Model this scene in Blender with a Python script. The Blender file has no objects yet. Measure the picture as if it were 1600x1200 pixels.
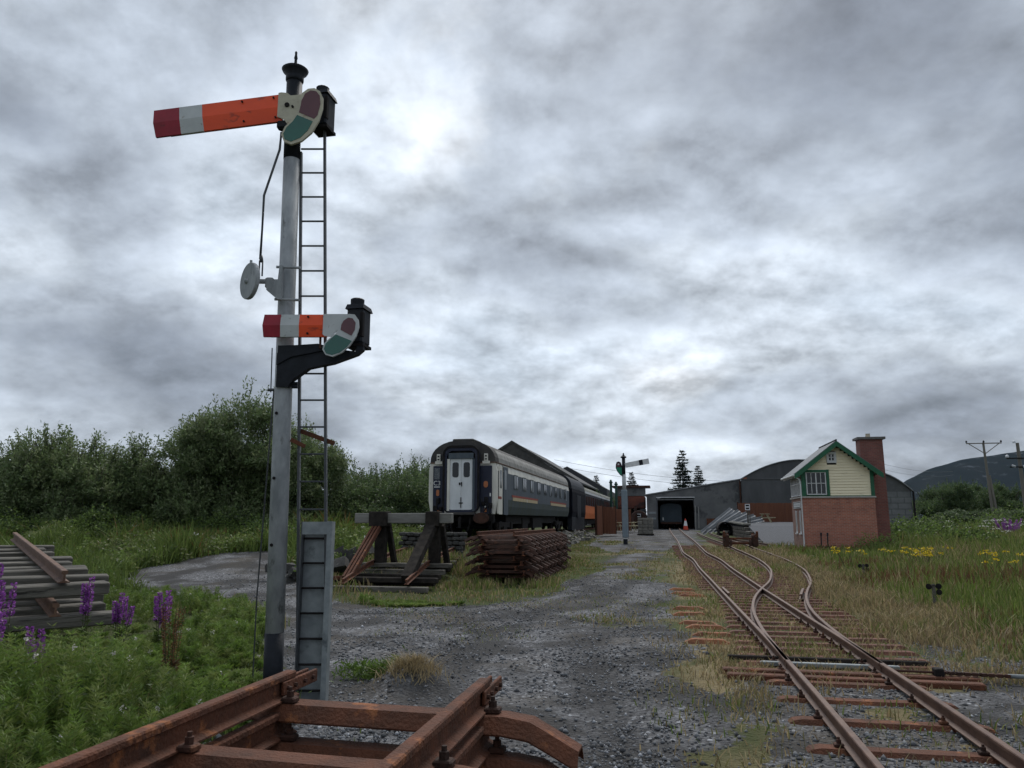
import bpy, math, random
import numpy as np
from mathutils import Vector, Matrix

SC = bpy.context.scene
COL = SC.collection
R = math.radians

# ------------------------------------------------------------------ camera, sky, sun, exposure
CAM_H = 1.68
PITCH = R(10.02)
cam_d = bpy.data.cameras.new('camera')
cam_d.sensor_width = 36.0
cam_d.lens = 27.0
cam_d.clip_start = 0.05
cam_d.clip_end = 20000
cam = bpy.data.objects.new('camera', cam_d)
COL.objects.link(cam)
cam.location = (0, 0, CAM_H)
cam.rotation_euler = (math.pi / 2 + PITCH, 0, 0)
SC.camera = cam

SUN_EL, SUN_AZ = 52, 10          # degrees; azimuth from +Y towards +X
world = bpy.data.worlds.new('World')
SC.world = world
world.use_nodes = True


def build_world():
    nt = world.node_tree
    nt.nodes.clear()
    N, L = nt.nodes.new, nt.links.new

    def math_(op, a, b=None, c=None, clamp=False):
        n = N('ShaderNodeMath'); n.operation = op; n.use_clamp = clamp
        for i, x in enumerate((a, b, c)):
            if x is None: continue
            if isinstance(x, (int, float)): n.inputs[i].default_value = x
            else: L(x, n.inputs[i])
        return n.outputs[0]

    def ramp(fac, stops, interp='LINEAR'):
        n = N('ShaderNodeValToRGB'); n.color_ramp.interpolation = interp
        el = n.color_ramp.elements
        while len(el) < len(stops): el.new(0.5)
        for e, (p, c) in zip(el, stops):
            e.position = p; e.color = (c[0], c[1], c[2], 1)
        L(fac, n.inputs[0]); return n.outputs[0]

    out = N('ShaderNodeOutputWorld'); bg = N('ShaderNodeBackground')
    sky = N('ShaderNodeTexSky'); sky.sky_type = 'NISHITA'; sky.sun_disc = False
    sky.sun_elevation = R(SUN_EL); sky.sun_rotation = R(SUN_AZ)
    sky.air_density = 1.2; sky.dust_density = 2.0
    tc = N('ShaderNodeTexCoord')
    sep = N('ShaderNodeSeparateXYZ'); L(tc.outputs['Generated'], sep.inputs[0])
    zc = math_('MAXIMUM', sep.outputs['Z'], 0.0)
    # cloud deck: direction projected on a curved layer
    k = math_('DIVIDE', 1.0, math_('ADD', zc, 0.42))
    comb = N('ShaderNodeCombineXYZ')
    L(math_('MULTIPLY', sep.outputs['X'], k), comb.inputs[0])
    L(math_('MULTIPLY', sep.outputs['Y'], k), comb.inputs[1])
    comb.inputs[2].default_value = 0.0

    def noise(scale, detail, rough, off, dist=0.0, shift=(0, 0)):
        mp = N('ShaderNodeMapping'); mp.inputs['Location'].default_value = (off[0] + shift[0], off[1] + shift[1], 0)
        L(comb.outputs[0], mp.inputs[0])
        n = N('ShaderNodeTexNoise'); n.inputs['Scale'].default_value = scale
        n.inputs['Detail'].default_value = detail; n.inputs['Roughness'].default_value = rough
        n.inputs['Distortion'].default_value = dist
        L(mp.outputs[0], n.inputs['Vector']); return n.outputs['Fac']

    def rng_(x, a, b, lo=0.0, hi=1.0, sm=True):
        m = N('ShaderNodeMapRange'); m.interpolation_type = 'SMOOTHSTEP' if sm else 'LINEAR'
        L(x, m.inputs[0]); m.inputs[1].default_value = a; m.inputs[2].default_value = b
        m.inputs[3].default_value = lo; m.inputs[4].default_value = hi; return m.outputs[0]

    def mixc(f, a, b):
        x = N('ShaderNodeMix'); x.data_type = 'RGBA'; L(f, x.inputs[0])
        for q, c in ((6, a), (7, b)):
            if isinstance(c, tuple): x.inputs[q].default_value = (*c, 1)
            else: L(c, x.inputs[q])
        return x.outputs[2]
    # high veil, bright and nearly even
    veil = ramp(noise(1.6, 5, 0.5, SKY_OFF1), [(0.30, (0.315, 0.360, 0.415)), (0.52, (0.405, 0.447, 0.500)), (0.70, (0.56, 0.59, 0.63))], 'EASE')
    # cumulus below it: soft-edged masses, darker where they are thick, lit on the side towards the sun
    big = noise(1.25, 3, 0.42, SKY_OFF2, 0.25)
    lump = noise(3.7, 11, 0.58, SKY_OFF3, 0.06)
    lump2 = noise(3.7, 11, 0.58, SKY_OFF3, 0.06, (0.012, 0.055))
    dens = math_('ADD', math_('MULTIPLY', big, 0.66), math_('MULTIPLY', lump, 0.37))
    cov = rng_(dens, 0.430, 0.515)
    core = ramp(rng_(dens, 0.45, 0.66, sm=False), [(0.0, (0.385, 0.428, 0.482)), (0.40, (0.278, 0.312, 0.360)), (1.0, (0.140, 0.160, 0.192))], 'EASE')
    cloud = mixc(cov, veil, core)
    relief = rng_(math_('SUBTRACT', lump2, lump), -0.16, 0.16, 1.42, 0.58, sm=False)
    sc1 = N('ShaderNodeVectorMath'); sc1.operation = 'SCALE'; L(cloud, sc1.inputs[0]); L(relief, sc1.inputs['Scale'])
    mx = N('ShaderNodeMix'); mx.data_type = 'RGBA'; mx.inputs[0].default_value = 1.0
    L(sc1.outputs[0], mx.inputs[7])
    # strength 0.1 on the background: clouds given in tenfold units, the clear sky shows faintly through
    vm = N('ShaderNodeVectorMath'); vm.operation = 'SCALE'; vm.inputs['Scale'].default_value = 10.0
    L(mx.outputs[2], vm.inputs[0])
    m2 = N('ShaderNodeMix'); m2.data_type = 'RGBA'; m2.inputs[0].default_value = 0.97
    L(sky.outputs[0], m2.inputs[6]); L(vm.outputs[0], m2.inputs[7])
    L(m2.outputs[2], bg.inputs[0]); bg.inputs[1].default_value = 0.1
    L(bg.outputs[0], out.inputs[0])


SKY_OFF1, SKY_OFF2, SKY_OFF3 = (12.22, 4.13, 0.0), (2.59, 32.55, 0.0), (31.04, 15.0, 0.0)
build_world()
world.cycles.sampling_method = 'MANUAL'
world.cycles.sample_map_resolution = 512

sun_d = bpy.data.lights.new('sun', 'SUN')
sun_d.energy = 1.5
sun_d.angle = R(25)
sun_d.color = (1.0, 0.97, 0.93)
sun = bpy.data.objects.new('sun', sun_d); COL.objects.link(sun)
sv = Vector((math.sin(R(SUN_AZ)) * math.cos(R(SUN_EL)), math.cos(R(SUN_AZ)) * math.cos(R(SUN_EL)), math.sin(R(SUN_EL))))
sun.rotation_euler = sv.to_track_quat('Z', 'Y').to_euler()
sun.location = (0, 0, 60)

SC.view_settings.view_transform = 'Standard'
SC.view_settings.look = 'None'
SC.view_settings.exposure = 0.8
SC.view_settings.gamma = 1.0
SC.view_settings.use_curve_mapping = False
SC.render.engine = 'CYCLES'
SC.cycles.max_bounces = 6
SC.cycles.diffuse_bounces = 3
SC.cycles.glossy_bounces = 2
SC.cycles.transmission_bounces = 3
SC.cycles.volume_bounces = 0
SC.cycles.use_denoising = True

# ------------------------------------------------------------------ frames: s runs along the railway, t to its right
TH = R(11.3)
SN, CS = math.sin(TH), math.cos(TH)
rng = np.random.default_rng(7)
random.seed(7)


def W2(s, t):
    return (s * SN + t * CS, s * CS - t * SN)


def ST(x, y):
    return (x * SN + y * CS, x * CS - y * SN)


def smooth(a, b, x):
    u = np.clip((x - a) / (b - a), 0, 1)
    return u * u * (3 - 2 * u)


def _hash(ix, iy, seed):
    h = (ix.astype(np.int64) * 374761393 + iy.astype(np.int64) * 668265263 + seed * 982451653) & 0x7fffffff
    h = ((h ^ (h >> 13)) * 1274126177) & 0x7fffffff
    return ((h ^ (h >> 16)) & 0xffff) / 65535.0


def vnoise(x, y, seed=0):
    x = np.asarray(x, float); y = np.asarray(y, float)
    ix = np.floor(x); iy = np.floor(y); fx = x - ix; fy = y - iy
    fx = fx * fx * (3 - 2 * fx); fy = fy * fy * (3 - 2 * fy)
    a = _hash(ix, iy, seed); b = _hash(ix + 1, iy, seed); c = _hash(ix, iy + 1, seed); d = _hash(ix + 1, iy + 1, seed)
    return (a * (1 - fx) + b * fx) * (1 - fy) + (c * (1 - fx) + d * fx) * fy


def fbm(x, y, seed=0, o=4):
    v = 0; a = 0.5; f = 1.0
    for i in range(o):
        v = v + a * vnoise(np.asarray(x) * f, np.asarray(y) * f, seed + i * 17); a *= 0.5; f *= 2.03
    return v / (1 - 0.5 ** o)


def ground_z(x, y, rough=True):
    x = np.asarray(x, float); y = np.asarray(y, float)
    s = x * SN + y * CS; t = x * CS - y * SN
    base = 0.0105 * np.clip(y - 18, 0, 72)
    left = smooth(16.5, 28, s) * 0.80 * smooth(-5.3, -6.5, t)
    z = base + np.maximum(0, left - base)
    z = z + 0.35 * smooth(-9, -22, t) * smooth(18, 34, s)
    z = z + 0.25 * smooth(10, 26, t) * smooth(20, 50, s)
    if rough:
        near = 1 - smooth(90, 160, np.hypot(x, y))
        offtrack = np.clip((np.abs(t - 2.4) - 1.2) / 1.5, 0, 1)
        z = z + near * offtrack * (0.10 * (fbm(x * 0.35, y * 0.35, 3) - 0.5) + 0.05 * (fbm(x * 1.7, y * 1.7, 9) - 0.5))
        z = z + 0.24 * np.exp(-((x + 1.02) ** 2 * 0.7 + (y - 8.2) ** 2) / 0.09) * near
    return z


def gz(x, y):
    return float(ground_z(x, y))


# ------------------------------------------------------------------ materials
MATS = {}


def mat(name, c1, c2=None, scale=6.0, rough=0.7, bump=0.0, bscale=None, c3=None, s3=1.5, t3=0.62, metal=0.0,
        stretch=(1, 1, 1), detail=6, contrast=(0.35, 0.65), spec=0.3, emit=None):
    if name in MATS: return MATS[name]
    m = bpy.data.materials.new(name); m.use_nodes = True
    nt = m.node_tree; N, L = nt.nodes.new, nt.links.new
    b = nt.nodes['Principled BSDF']
    b.inputs['Roughness'].default_value = rough; b.inputs['Metallic'].default_value = metal
    b.inputs['Specular IOR Level'].default_value = spec
    b.inputs['Base Color'].default_value = (*c1, 1)
    if c2 is not None:
        tc = N('ShaderNodeTexCoord'); mp = N('ShaderNodeMapping'); oi = N('ShaderNodeObjectInfo')
        sc_ = N('ShaderNodeVectorMath'); sc_.operation = 'SCALE'; sc_.inputs['Scale'].default_value = 37.0
        cx = N('ShaderNodeCombineXYZ')
        for i in range(3): L(oi.outputs['Random'], cx.inputs[i])
        L(cx.outputs[0], sc_.inputs[0]); L(sc_.outputs[0], mp.inputs['Location'])
        mp.inputs['Scale'].default_value = stretch
        L(tc.outputs['Object'], mp.inputs[0])
        n = N('ShaderNodeTexNoise'); n.inputs['Scale'].default_value = scale; n.inputs['Detail'].default_value = detail
        n.inputs['Roughness'].default_value = 0.62
        L(mp.outputs[0], n.inputs['Vector'])
        rp = N('ShaderNodeMapRange'); rp.inputs[1].default_value = contrast[0]; rp.inputs[2].default_value = contrast[1]
        L(n.outputs['Fac'], rp.inputs[0])
        mx = N('ShaderNodeMix'); mx.data_type = 'RGBA'
        L(rp.outputs[0], mx.inputs[0]); mx.inputs[6].default_value = (*c1, 1); mx.inputs[7].default_value = (*c2, 1)
        colr = mx.outputs[2]
        if c3 is not None:
            n3 = N('ShaderNodeTexNoise'); n3.inputs['Scale'].default_value = s3; n3.inputs['Detail'].default_value = 7
            n3.inputs['Roughness'].default_value = 0.65
            L(mp.outputs[0], n3.inputs['Vector'])
            r3 = N('ShaderNodeMapRange'); r3.inputs[1].default_value = t3; r3.inputs[2].default_value = t3 + 0.08
            L(n3.outputs['Fac'], r3.inputs[0])
            m3 = N('ShaderNodeMix'); m3.data_type = 'RGBA'
            L(r3.outputs[0], m3.inputs[0]); L(colr, m3.inputs[6]); m3.inputs[7].default_value = (*c3, 1)
            colr = m3.outputs[2]
        L(colr, b.inputs['Base Color'])
        if bump:
            n2 = N('ShaderNodeTexNoise'); n2.inputs['Scale'].default_value = bscale or scale * 4
            n2.inputs['Detail'].default_value = 5
            L(mp.outputs[0], n2.inputs['Vector'])
            bp = N('ShaderNodeBump'); bp.inputs['Strength'].default_value = bump; bp.inputs['Distance'].default_value = 0.02
            L(n2.outputs['Fac'], bp.inputs['Height']); L(bp.outputs[0], b.inputs['Normal'])
    MATS[name] = m
    return m


def attr_mat(name, rough=0.6, trans=0.25, spec=0.25):
    """foliage: colour from the mesh's own per-leaf colour attribute, thin and slightly translucent"""
    m = bpy.data.materials.new(name); m.use_nodes = True
    nt = m.node_tree; N, L = nt.nodes.new, nt.links.new
    b = nt.nodes['Principled BSDF']; out = nt.nodes['Material Output']
    a = N('ShaderNodeAttribute'); a.attribute_name = 'Col'
    L(a.outputs['Color'], b.inputs['Base Color'])
    b.inputs['Roughness'].default_value = rough; b.inputs['Specular IOR Level'].default_value = spec
    if trans:
        tr = N('ShaderNodeBsdfTranslucent'); L(a.outputs['Color'], tr.inputs[0])
        ms = N('ShaderNodeMixShader'); ms.inputs[0].default_value = trans
        L(b.outputs[0], ms.inputs[1]); L(tr.outputs[0], ms.inputs[2]); L(ms.outputs[0], out.inputs[0])
    MATS[name] = m
    return m


def brick_mat(name, c1, c2, mortar, bw=0.215, bh=0.075, msize=0.010, rough=0.85, bump=0.5, squash=1.0):
    m = bpy.data.materials.new(name); m.use_nodes = True
    nt = m.node_tree; N, L = nt.nodes.new, nt.links.new
    b = nt.nodes['Principled BSDF']; b.inputs['Roughness'].default_value = rough
    tc = N('ShaderNodeTexCoord'); sp = N('ShaderNodeSeparateXYZ'); L(tc.outputs['Object'], sp.inputs[0])
    ad = N('ShaderNodeMath'); L(sp.outputs[0], ad.inputs[0]); L(sp.outputs[1], ad.inputs[1])
    cb = N('ShaderNodeCombineXYZ'); L(ad.outputs[0], cb.inputs[0]); L(sp.outputs[2], cb.inputs[1])
    br = N('ShaderNodeTexBrick'); L(cb.outputs[0], br.inputs['Vector'])
    br.inputs['Scale'].default_value = 1.0; br.inputs['Brick Width'].default_value = bw; br.inputs['Row Height'].default_value = bh
    br.inputs['Mortar Size'].default_value = msize; br.inputs['Color1'].default_value = (*c1, 1)
    br.inputs['Color2'].default_value = (*c2, 1); br.inputs['Mortar'].default_value = (*mortar, 1)
    n = N('ShaderNodeTexNoise'); n.inputs['Scale'].default_value = 2.2; n.inputs['Detail'].default_value = 6
    L(tc.outputs['Object'], n.inputs['Vector'])
    hs = N('ShaderNodeHueSaturation'); mr = N('ShaderNodeMapRange')
    L(n.outputs['Fac'], mr.inputs[0]); mr.inputs[3].default_value = 0.6; mr.inputs[4].default_value = 1.4
    L(mr.outputs[0], hs.inputs['Value']); L(br.outputs['Color'], hs.inputs['Color']); L(hs.outputs[0], b.inputs['Base Color'])
    bp = N('ShaderNodeBump'); bp.inputs['Strength'].default_value = bump; bp.inputs['Distance'].default_value = 0.01; bp.invert = True
    L(br.outputs['Fac'], bp.inputs['Height']); L(bp.outputs[0], b.inputs['Normal'])
    MATS[name] = m
    return m


RUST = mat('rust', (0.128, 0.046, 0.023), (0.055, 0.024, 0.014), 7, 0.85, 0.6, 60, c3=(0.23, 0.085, 0.032), s3=6, t3=0.58, contrast=(0.30, 0.70))
RUST_DARK = mat('rust_dark', (0.066, 0.029, 0.019), (0.028, 0.015, 0.011), 5, 0.85, 0.4, 50, c3=(0.12, 0.05, 0.026), s3=3, t3=0.6)
RUST_PALE = mat('rust_pale', (0.15, 0.085, 0.055), (0.09, 0.05, 0.035), 4, 0.7, 0.2, 40)
RAILTOP = mat('rail_steel', (0.125, 0.070, 0.047), (0.070, 0.036, 0.025), 6, 0.6, 0.15, 40)
BLACK = mat('black_paint', (0.008, 0.010, 0.014), (0.015, 0.018, 0.024), 8, 0.6, 0.15, 60, spec=0.2)
BLACKD = mat('dark_iron', (0.009, 0.009, 0.010), (0.020, 0.017, 0.016), 6, 0.8, 0.2, spec=0.15)
GREY_POST = mat('weathered_grey_paint', (0.36, 0.375, 0.385), (0.20, 0.215, 0.225), 5, 0.75, 0.3, 40, c3=(0.13, 0.135, 0.135), s3=7, t3=0.60, stretch=(1, 1, 0.45))
GALV = mat('galvanised', (0.25, 0.275, 0.28), (0.16, 0.18, 0.19), 7, 0.55, 0.1, 40, c3=(0.085, 0.10, 0.105), s3=3, t3=0.62, metal=0.2)
STEEL = mat('grey_steel', (0.045, 0.05, 0.056), (0.075, 0.08, 0.085), 8, 0.5, 0.1)
OLDWOOD = mat('weathered_timber', (0.145, 0.135, 0.115), (0.060, 0.055, 0.047), 9, 0.9, 0.8, 30, c3=(0.026, 0.024, 0.020), s3=8, t3=0.57, stretch=(0.14, 1, 1))
DARKWOOD = mat('creosoted_timber', (0.016, 0.014, 0.013), (0.038, 0.033, 0.028), 6, 0.95, 0.5, 30, spec=0.1)
WHITE = mat('white_paint', (0.66, 0.67, 0.67), (0.52, 0.53, 0.53), 4, 0.6)
CREAM = mat('cream_paint', (0.62, 0.57, 0.42), (0.48, 0.44, 0.33), 6, 0.6, 0.1, c3=(0.30, 0.16, 0.08), s3=5, t3=0.68)
GLASS = mat('dark_glass', (0.015, 0.018, 0.022), rough=0.12, spec=0.4)


# ------------------------------------------------------------------ mesh helpers
class MB:
    def __init__(self): self.v = []; self.f = []

    def add(self, vs, fs, M=None):
        o = len(self.v)
        if M is not None: vs = [M @ Vector(p) for p in vs]
        self.v += [tuple(p) for p in vs]; self.f += [tuple(i + o for i in f) for f in fs]
        return self

    def box(self, c, d, rot=None, taper=1.0, M=None):
        x, y, z = d[0] / 2, d[1] / 2, d[2] / 2; k = taper
        vs = [(-x, -y, -z), (x, -y, -z), (x, y, -z), (-x, y, -z), (-x * k, -y * k, z), (x * k, -y * k, z), (x * k, y * k, z), (-x * k, y * k, z)]
        T = Matrix.Translation(c)
        if rot is not None: T = T @ rot
        if M is not None: T = M @ T
        return self.add(vs, [(0, 3, 2, 1), (4, 5, 6, 7), (0, 1, 5, 4), (1, 2, 6, 5), (2, 3, 7, 6), (3, 0, 4, 7)], T)

    def bev(self, c, d, b=0.01, rot=None):
        """box with chamfered upright and top edges"""
        x, y, z = d[0] / 2, d[1] / 2, d[2] / 2
        def ring(hx, hy, hz, bb): return [(-hx + bb, -hy, hz), (hx - bb, -hy, hz), (hx, -hy + bb, hz), (hx, hy - bb, hz), (hx - bb, hy, hz), (-hx + bb, hy, hz), (-hx, hy - bb, hz), (-hx, -hy + bb, hz)]
        rs = [ring(x - b, y - b, -z, b), ring(x, y, -z + b, b), ring(x, y, z - b, b), ring(x - b, y - b, z, b)]
        vs = sum(rs, []); fs = [tuple(reversed(range(8))), tuple(range(24, 32))]
        for k in range(3):
            for i in range(8): j = (i + 1) % 8; fs.append((k * 8 + i, k * 8 + j, k * 8 + 8 + j, k * 8 + 8 + i))
        T = Matrix.Translation(c)
        if rot is not None: T = T @ rot
        return self.add(vs, fs, T)

    def tube(self, pts, r, n=8, cap=True):
        pts = [Vector(p) for p in pts]; rr = r if isinstance(r, (list, tuple)) else [r] * len(pts)
        rings = []
        for i, p in enumerate(pts):
            d = (pts[min(i + 1, len(pts) - 1)] - pts[max(i - 1, 0)]).normalized()
            a = d.cross(Vector((0, 0, 1)));
            if a.length < 1e-3: a = d.cross(Vector((0, 1, 0)))
            a.normalize(); b = d.cross(a)
            rings.append([p + (a * math.cos(2 * math.pi * k / n) + b * math.sin(2 * math.pi * k / n)) * rr[i] for k in range(n)])
        vs = sum(rings, []); fs = []
        for i in range(len(pts) - 1):
            for k in range(n): fs.append((i * n + k, i * n + (k + 1) % n, (i + 1) * n + (k + 1) % n, (i + 1) * n + k))
        if cap: fs += [tuple(reversed(range(n))), tuple(range((len(pts) - 1) * n, len(pts) * n))]
        return self.add(vs, fs)

    def lathe(self, prof, n=20, M=None):
        """prof: (radius, z) from bottom to top"""
        vs = []; fs = []
        for r, z in prof:
            vs += [(r * math.cos(2 * math.pi * k / n), r * math.sin(2 * math.pi * k / n), z) for k in range(n)]
        for i in range(len(prof) - 1):
            for k in range(n): fs.append((i * n + k, i * n + (k + 1) % n, (i + 1) * n + (k + 1) % n, (i + 1) * n + k))
        fs += [tuple(reversed(range(n))), tuple(range((len(prof) - 1) * n, len(prof) * n))]
        return self.add(vs, fs, M)

    def slab(self, poly, y0, y1, M=None):
        """poly of (x, z) extruded from y0 to y1"""
        n = len(poly)
        vs = [(x, y0, z) for x, z in poly] + [(x, y1, z) for x, z in poly]
        fs = [tuple(range(n)), tuple(reversed(range(n, 2 * n)))]
        for i in range(n): j = (i + 1) % n; fs.append((j, i, n + i, n + j))
        return self.add(vs, fs, M)

    def sweep(self, prof, path, closed=True):
        """prof: (x, z) section; path: (x, y, z); section kept upright and square to the path"""
        n = len(prof); P = [Vector(p) for p in path]; vs = []; fs = []
        for i, p in enumerate(P):
            d = P[min(i + 1, len(P) - 1)] - P[max(i - 1, 0)]; d.z = 0; d.normalize(); a = Vector((d.y, -d.x, 0))
            vs += [p + a * x + Vector((0, 0, z)) for x, z in prof]
        for i in range(len(P) - 1):
            for k in range(n if closed else n - 1): fs.append((i * n + k, (i + 1) * n + k, (i + 1) * n + (k + 1) % n, i * n + (k + 1) % n))
        if closed: fs += [tuple(range(n)), tuple(reversed(range((len(P) - 1) * n, len(P) * n)))]
        return self.add(vs, fs)

    def mesh(self, name, m, smooth_=False):
        me = bpy.data.meshes.new(name); me.from_pydata(self.v, [], self.f); me.materials.append(m)
        me.validate()
        import bmesh
        bm = bmesh.new(); bm.from_mesh(me); bmesh.ops.recalc_face_normals(bm, faces=bm.faces[:]); bm.to_mesh(me); bm.free()
        if smooth_: me.polygons.foreach_set('use_smooth', [True] * len(me.polygons))
        return me

    def build(self, name, m, parent=None, loc=None, smooth_=False):
        return link(name, self.mesh(name, m, smooth_), parent, loc)


def link(name, me, parent=None, loc=None, rz=None):
    o = bpy.data.objects.new(name, me); COL.objects.link(o)
    if parent is not None: o.parent = parent
    if loc is not None: o.location = loc
    if rz is not None: o.rotation_euler = (0, 0, rz)
    return o


def tag(o, label, cat, group=None):
    o['label'] = label; o['category'] = cat
    if group: o['group'] = group
    return o


def kind(o, k):
    o['kind'] = k
    return o


def thing(name, label, cat, loc=(0, 0, 0), rz=0.0, group=None):
    o = link(name, None, None, loc); o.rotation_euler = (0, 0, rz); o.empty_display_size = 0.2
    return tag(o, label, cat, group)


def thing_st(name, label, cat, s, t, z=None, extra=0.0, group=None):
    x, y = W2(s, t)
    return thing(name, label, cat, (x, y, gz(x, y) if z is None else z), -TH + extra, group)


def copy_tree(o, parent=None):
    c = o.copy(); COL.objects.link(c)
    if parent is not None: c.parent = parent
    for ch in [k for k in o.children]: copy_tree(ch, c)
    return c


RZ = lambda a: Matrix.Rotation(a, 4, 'Z')
RX = lambda a: Matrix.Rotation(a, 4, 'X')
RY = lambda a: Matrix.Rotation(a, 4, 'Y')


def np_mesh(name, V, F, m, col=None):
    """V (n,3), F (k,3 or 4) to one mesh quickly, with an optional colour per vertex"""
    me = bpy.data.meshes.new(name); k = F.shape[1]
    me.vertices.add(len(V)); me.vertices.foreach_set('co', np.ascontiguousarray(V, np.float32).ravel())
    me.loops.add(F.size); me.loops.foreach_set('vertex_index', np.ascontiguousarray(F, np.int32).ravel())
    me.polygons.add(len(F)); me.polygons.foreach_set('loop_start', np.arange(0, F.size, k, dtype=np.int32))
    me.polygons.foreach_set('loop_total', np.full(len(F), k, np.int32))
    if col is not None:
        a = me.color_attributes.new('Col', 'FLOAT_COLOR', 'POINT')
        c4 = np.ones((len(V), 4), np.float32); c4[:, :3] = col; a.data.foreach_set('color', c4.ravel())
    me.update(calc_edges=True); me.materials.append(m)
    return me


def blade_mesh(name, P, h, w, col, m, lean=0.35, bend=True):
    """grass blades: P (n,3) feet"""
    n = len(P); a = rng.uniform(0, 2 * np.pi, n); l = rng.normal(0, lean, n) * h; b = a + rng.normal(0, 1.0, n)
    dx = np.cos(a) * w / 2; dy = np.sin(a) * w / 2; lx = np.cos(b) * l; ly = np.sin(b) * l
    z0 = np.zeros(n)
    up = lambda fx, fz, k: P + np.stack([lx * fx + dx * k, ly * fx + dy * k, h * fz], 1)
    if bend:
        V = np.stack([up(0, -0.06, -1), up(0, -0.06, 1), up(0.35, 0.6, 0.75), up(0.35, 0.6, -0.75), up(1.0, 1.0, 0.1), up(1.0, 1.0, -0.1)], 1).reshape(-1, 3)
        i = np.arange(n)[:, None] * 6
        F = np.concatenate([i + [[0, 1, 2, 3]], i + [[3, 2, 4, 5]]], 0); rep = 6
    else:
        V = np.stack([up(0, -0.06, -1), up(0, -0.06, 1), up(1, 1, 0)], 1).reshape(-1, 3)
        F = np.arange(n)[:, None] * 3 + [[0, 1, 2]]; rep = 3
    return np_mesh(name, V, F, m, np.repeat(col, rep, 0))


def leaf_mesh(name, P, D, ln, w, col, m):
    """diamond leaves at P pointing along D"""
    n = len(P); D = D / (np.linalg.norm(D, axis=1, keepdims=True) + 1e-9)
    r = rng.normal(size=(n, 3)); S = np.cross(D, r); S /= (np.linalg.norm(S, axis=1, keepdims=True) + 1e-9)
    ln = np.asarray(ln)[:, None]; w = np.asarray(w)[:, None]
    V = np.stack([P, P + D * ln * 0.5 + S * w * 0.5, P + D * ln, P + D * ln * 0.5 - S * w * 0.5], 1).reshape(-1, 3)
    F = np.arange(n)[:, None] * 4 + [[0, 1, 2, 3]]
    return np_mesh(name, V, F, m, np.repeat(col, 4, 0))


def pick(cols, n, jit=0.18):
    c = np.array(cols)[rng.integers(0, len(cols), n)]
    return c * (1 + rng.normal(0, jit, (n, 1))).clip(0.4, 1.8)


def in_poly(x, y, poly):
    ins = np.zeros(np.shape(x), bool); j = len(poly) - 1
    for i in range(len(poly)):
        xi, yi = poly[i]; xj, yj = poly[j]
        c = ((yi > y) != (yj > y)) & (x < (xj - xi) * (y - yi) / (yj - yi + 1e-12) + xi)
        ins ^= c; j = i
    return ins


def poly_dist(x, y, poly):
    """signed distance, positive inside"""
    d = np.full(np.shape(x), 1e9)
    for i in range(len(poly)):
        ax, ay = poly[i]; bx, by = poly[(i + 1) % len(poly)]
        ux, uy = bx - ax, by - ay; k = np.clip(((x - ax) * ux + (y - ay) * uy) / (ux * ux + uy * uy + 1e-12), 0, 1)
        d = np.minimum(d, np.hypot(x - ax - k * ux, y - ay - k * uy))
    return np.where(in_poly(x, y, poly), d, -d)

# ------------------------------------------------------------------ ground
GRAVEL = [(1, -3.2), (6.5, -3.3), (8, -4.2), (9.5, -5.2), (11.6, -6.6), (14, -8.7), (14.4, -10.3), (15.8, -12.0), (18.2, -14.2), (20.5, -15.6), (22.6, -15.4), (24.5, -13.2), (21.5, -10.4), (16.8, -7.6), (14.8, -5.3), (15.5, -3.9), (19, -2.8), (25.6, -2.5),
          (36, -2.6), (44, -4.6), (58, -5.2), (66, -6), (92, -6.5), (92, 3.2), (70, 3.0), (58, 2.3), (44, 2.2), (40, 0.0), (33, -0.4),
          (23.6, -0.2), (14.7, 0.2), (9, 0.45), (5.9, 0.4), (1, 0.3)]
GRAVEL_W = [W2(*p) for p in GRAVEL]
THIN = [W2(*p) for p in [(-3, 0.3), (6, 0.4), (9.2, 0.5), (9.6, 2.9), (12.6, 3.2), (9.6, 5.5), (6.0, 4.6), (-3, 4.4)]]   # stony, half grown over


def masks(x, y):
    s = x * SN + y * CS; t = x * CS - y * SN
    n = fbm(x * 0.55, y * 0.55, 21) - 0.5; n2 = fbm(x * 1.9, y * 1.9, 33) - 0.5
    d = poly_dist(x, y, GRAVEL_W) + n * 1.4 + n2 * 0.7
    gravel = smooth(-0.15, 0.35, d)
    # grassy islands on the gravel towards the track and by the small signal
    isl = smooth(0.56, 0.68, fbm(x * 0.42 + 7, y * 0.3, 51)) * smooth(-2.3, -0.9, t) * (1 - smooth(28, 38, s)) * smooth(9, 12, s) * 0.8
    isl = np.maximum(isl, smooth(0.55, 0.64, fbm(x * 0.5, y * 0.35, 77)) * smooth(-5, -3, t) * smooth(24, 30, s) * (1 - smooth(46, 54, s)))
    gravel = gravel * (1 - 0.85 * isl)
    thin = smooth(-0.3, 0.4, poly_dist(x, y, THIN) + n * 1.0) * smooth(0.40, 0.55, fbm(x * 0.9, y * 0.9, 61) + 0.10)
    gravel = np.maximum(gravel, thin * 0.9)
    # dry straw-coloured strip along the track
    dry = smooth(-0.5, 0.5, t) * (1 - smooth(3.5, 4.6, t + n * 2.0 - 0.9 * smooth(11, 18, s))) * smooth(3, 8, s) * (1 - smooth(38, 44, s))
    dry = np.maximum(dry, isl * 0.6)
    dry = dry * smooth(0.25, 0.55, fbm(x * 0.8, y * 0.8, 88))
    green = (1 - gravel) * (1 - dry)
    return gravel, green, dry


ROAD = [W2(*p) for p in [(84, -2), (60, -2.0), (45, -0.9), (32, -1.5), (22, -1.7), (16.5, -2.2), (13.2, -4.0), (12.6, -6.5), (14.6, -9.5), (17.6, -13), (22, -19), (27, -30)]]
ROAD2 = [W2(*p) for p in [(16.5, -1.4), (11, -1.9), (6, -1.3), (1, -1.0)]]


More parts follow.
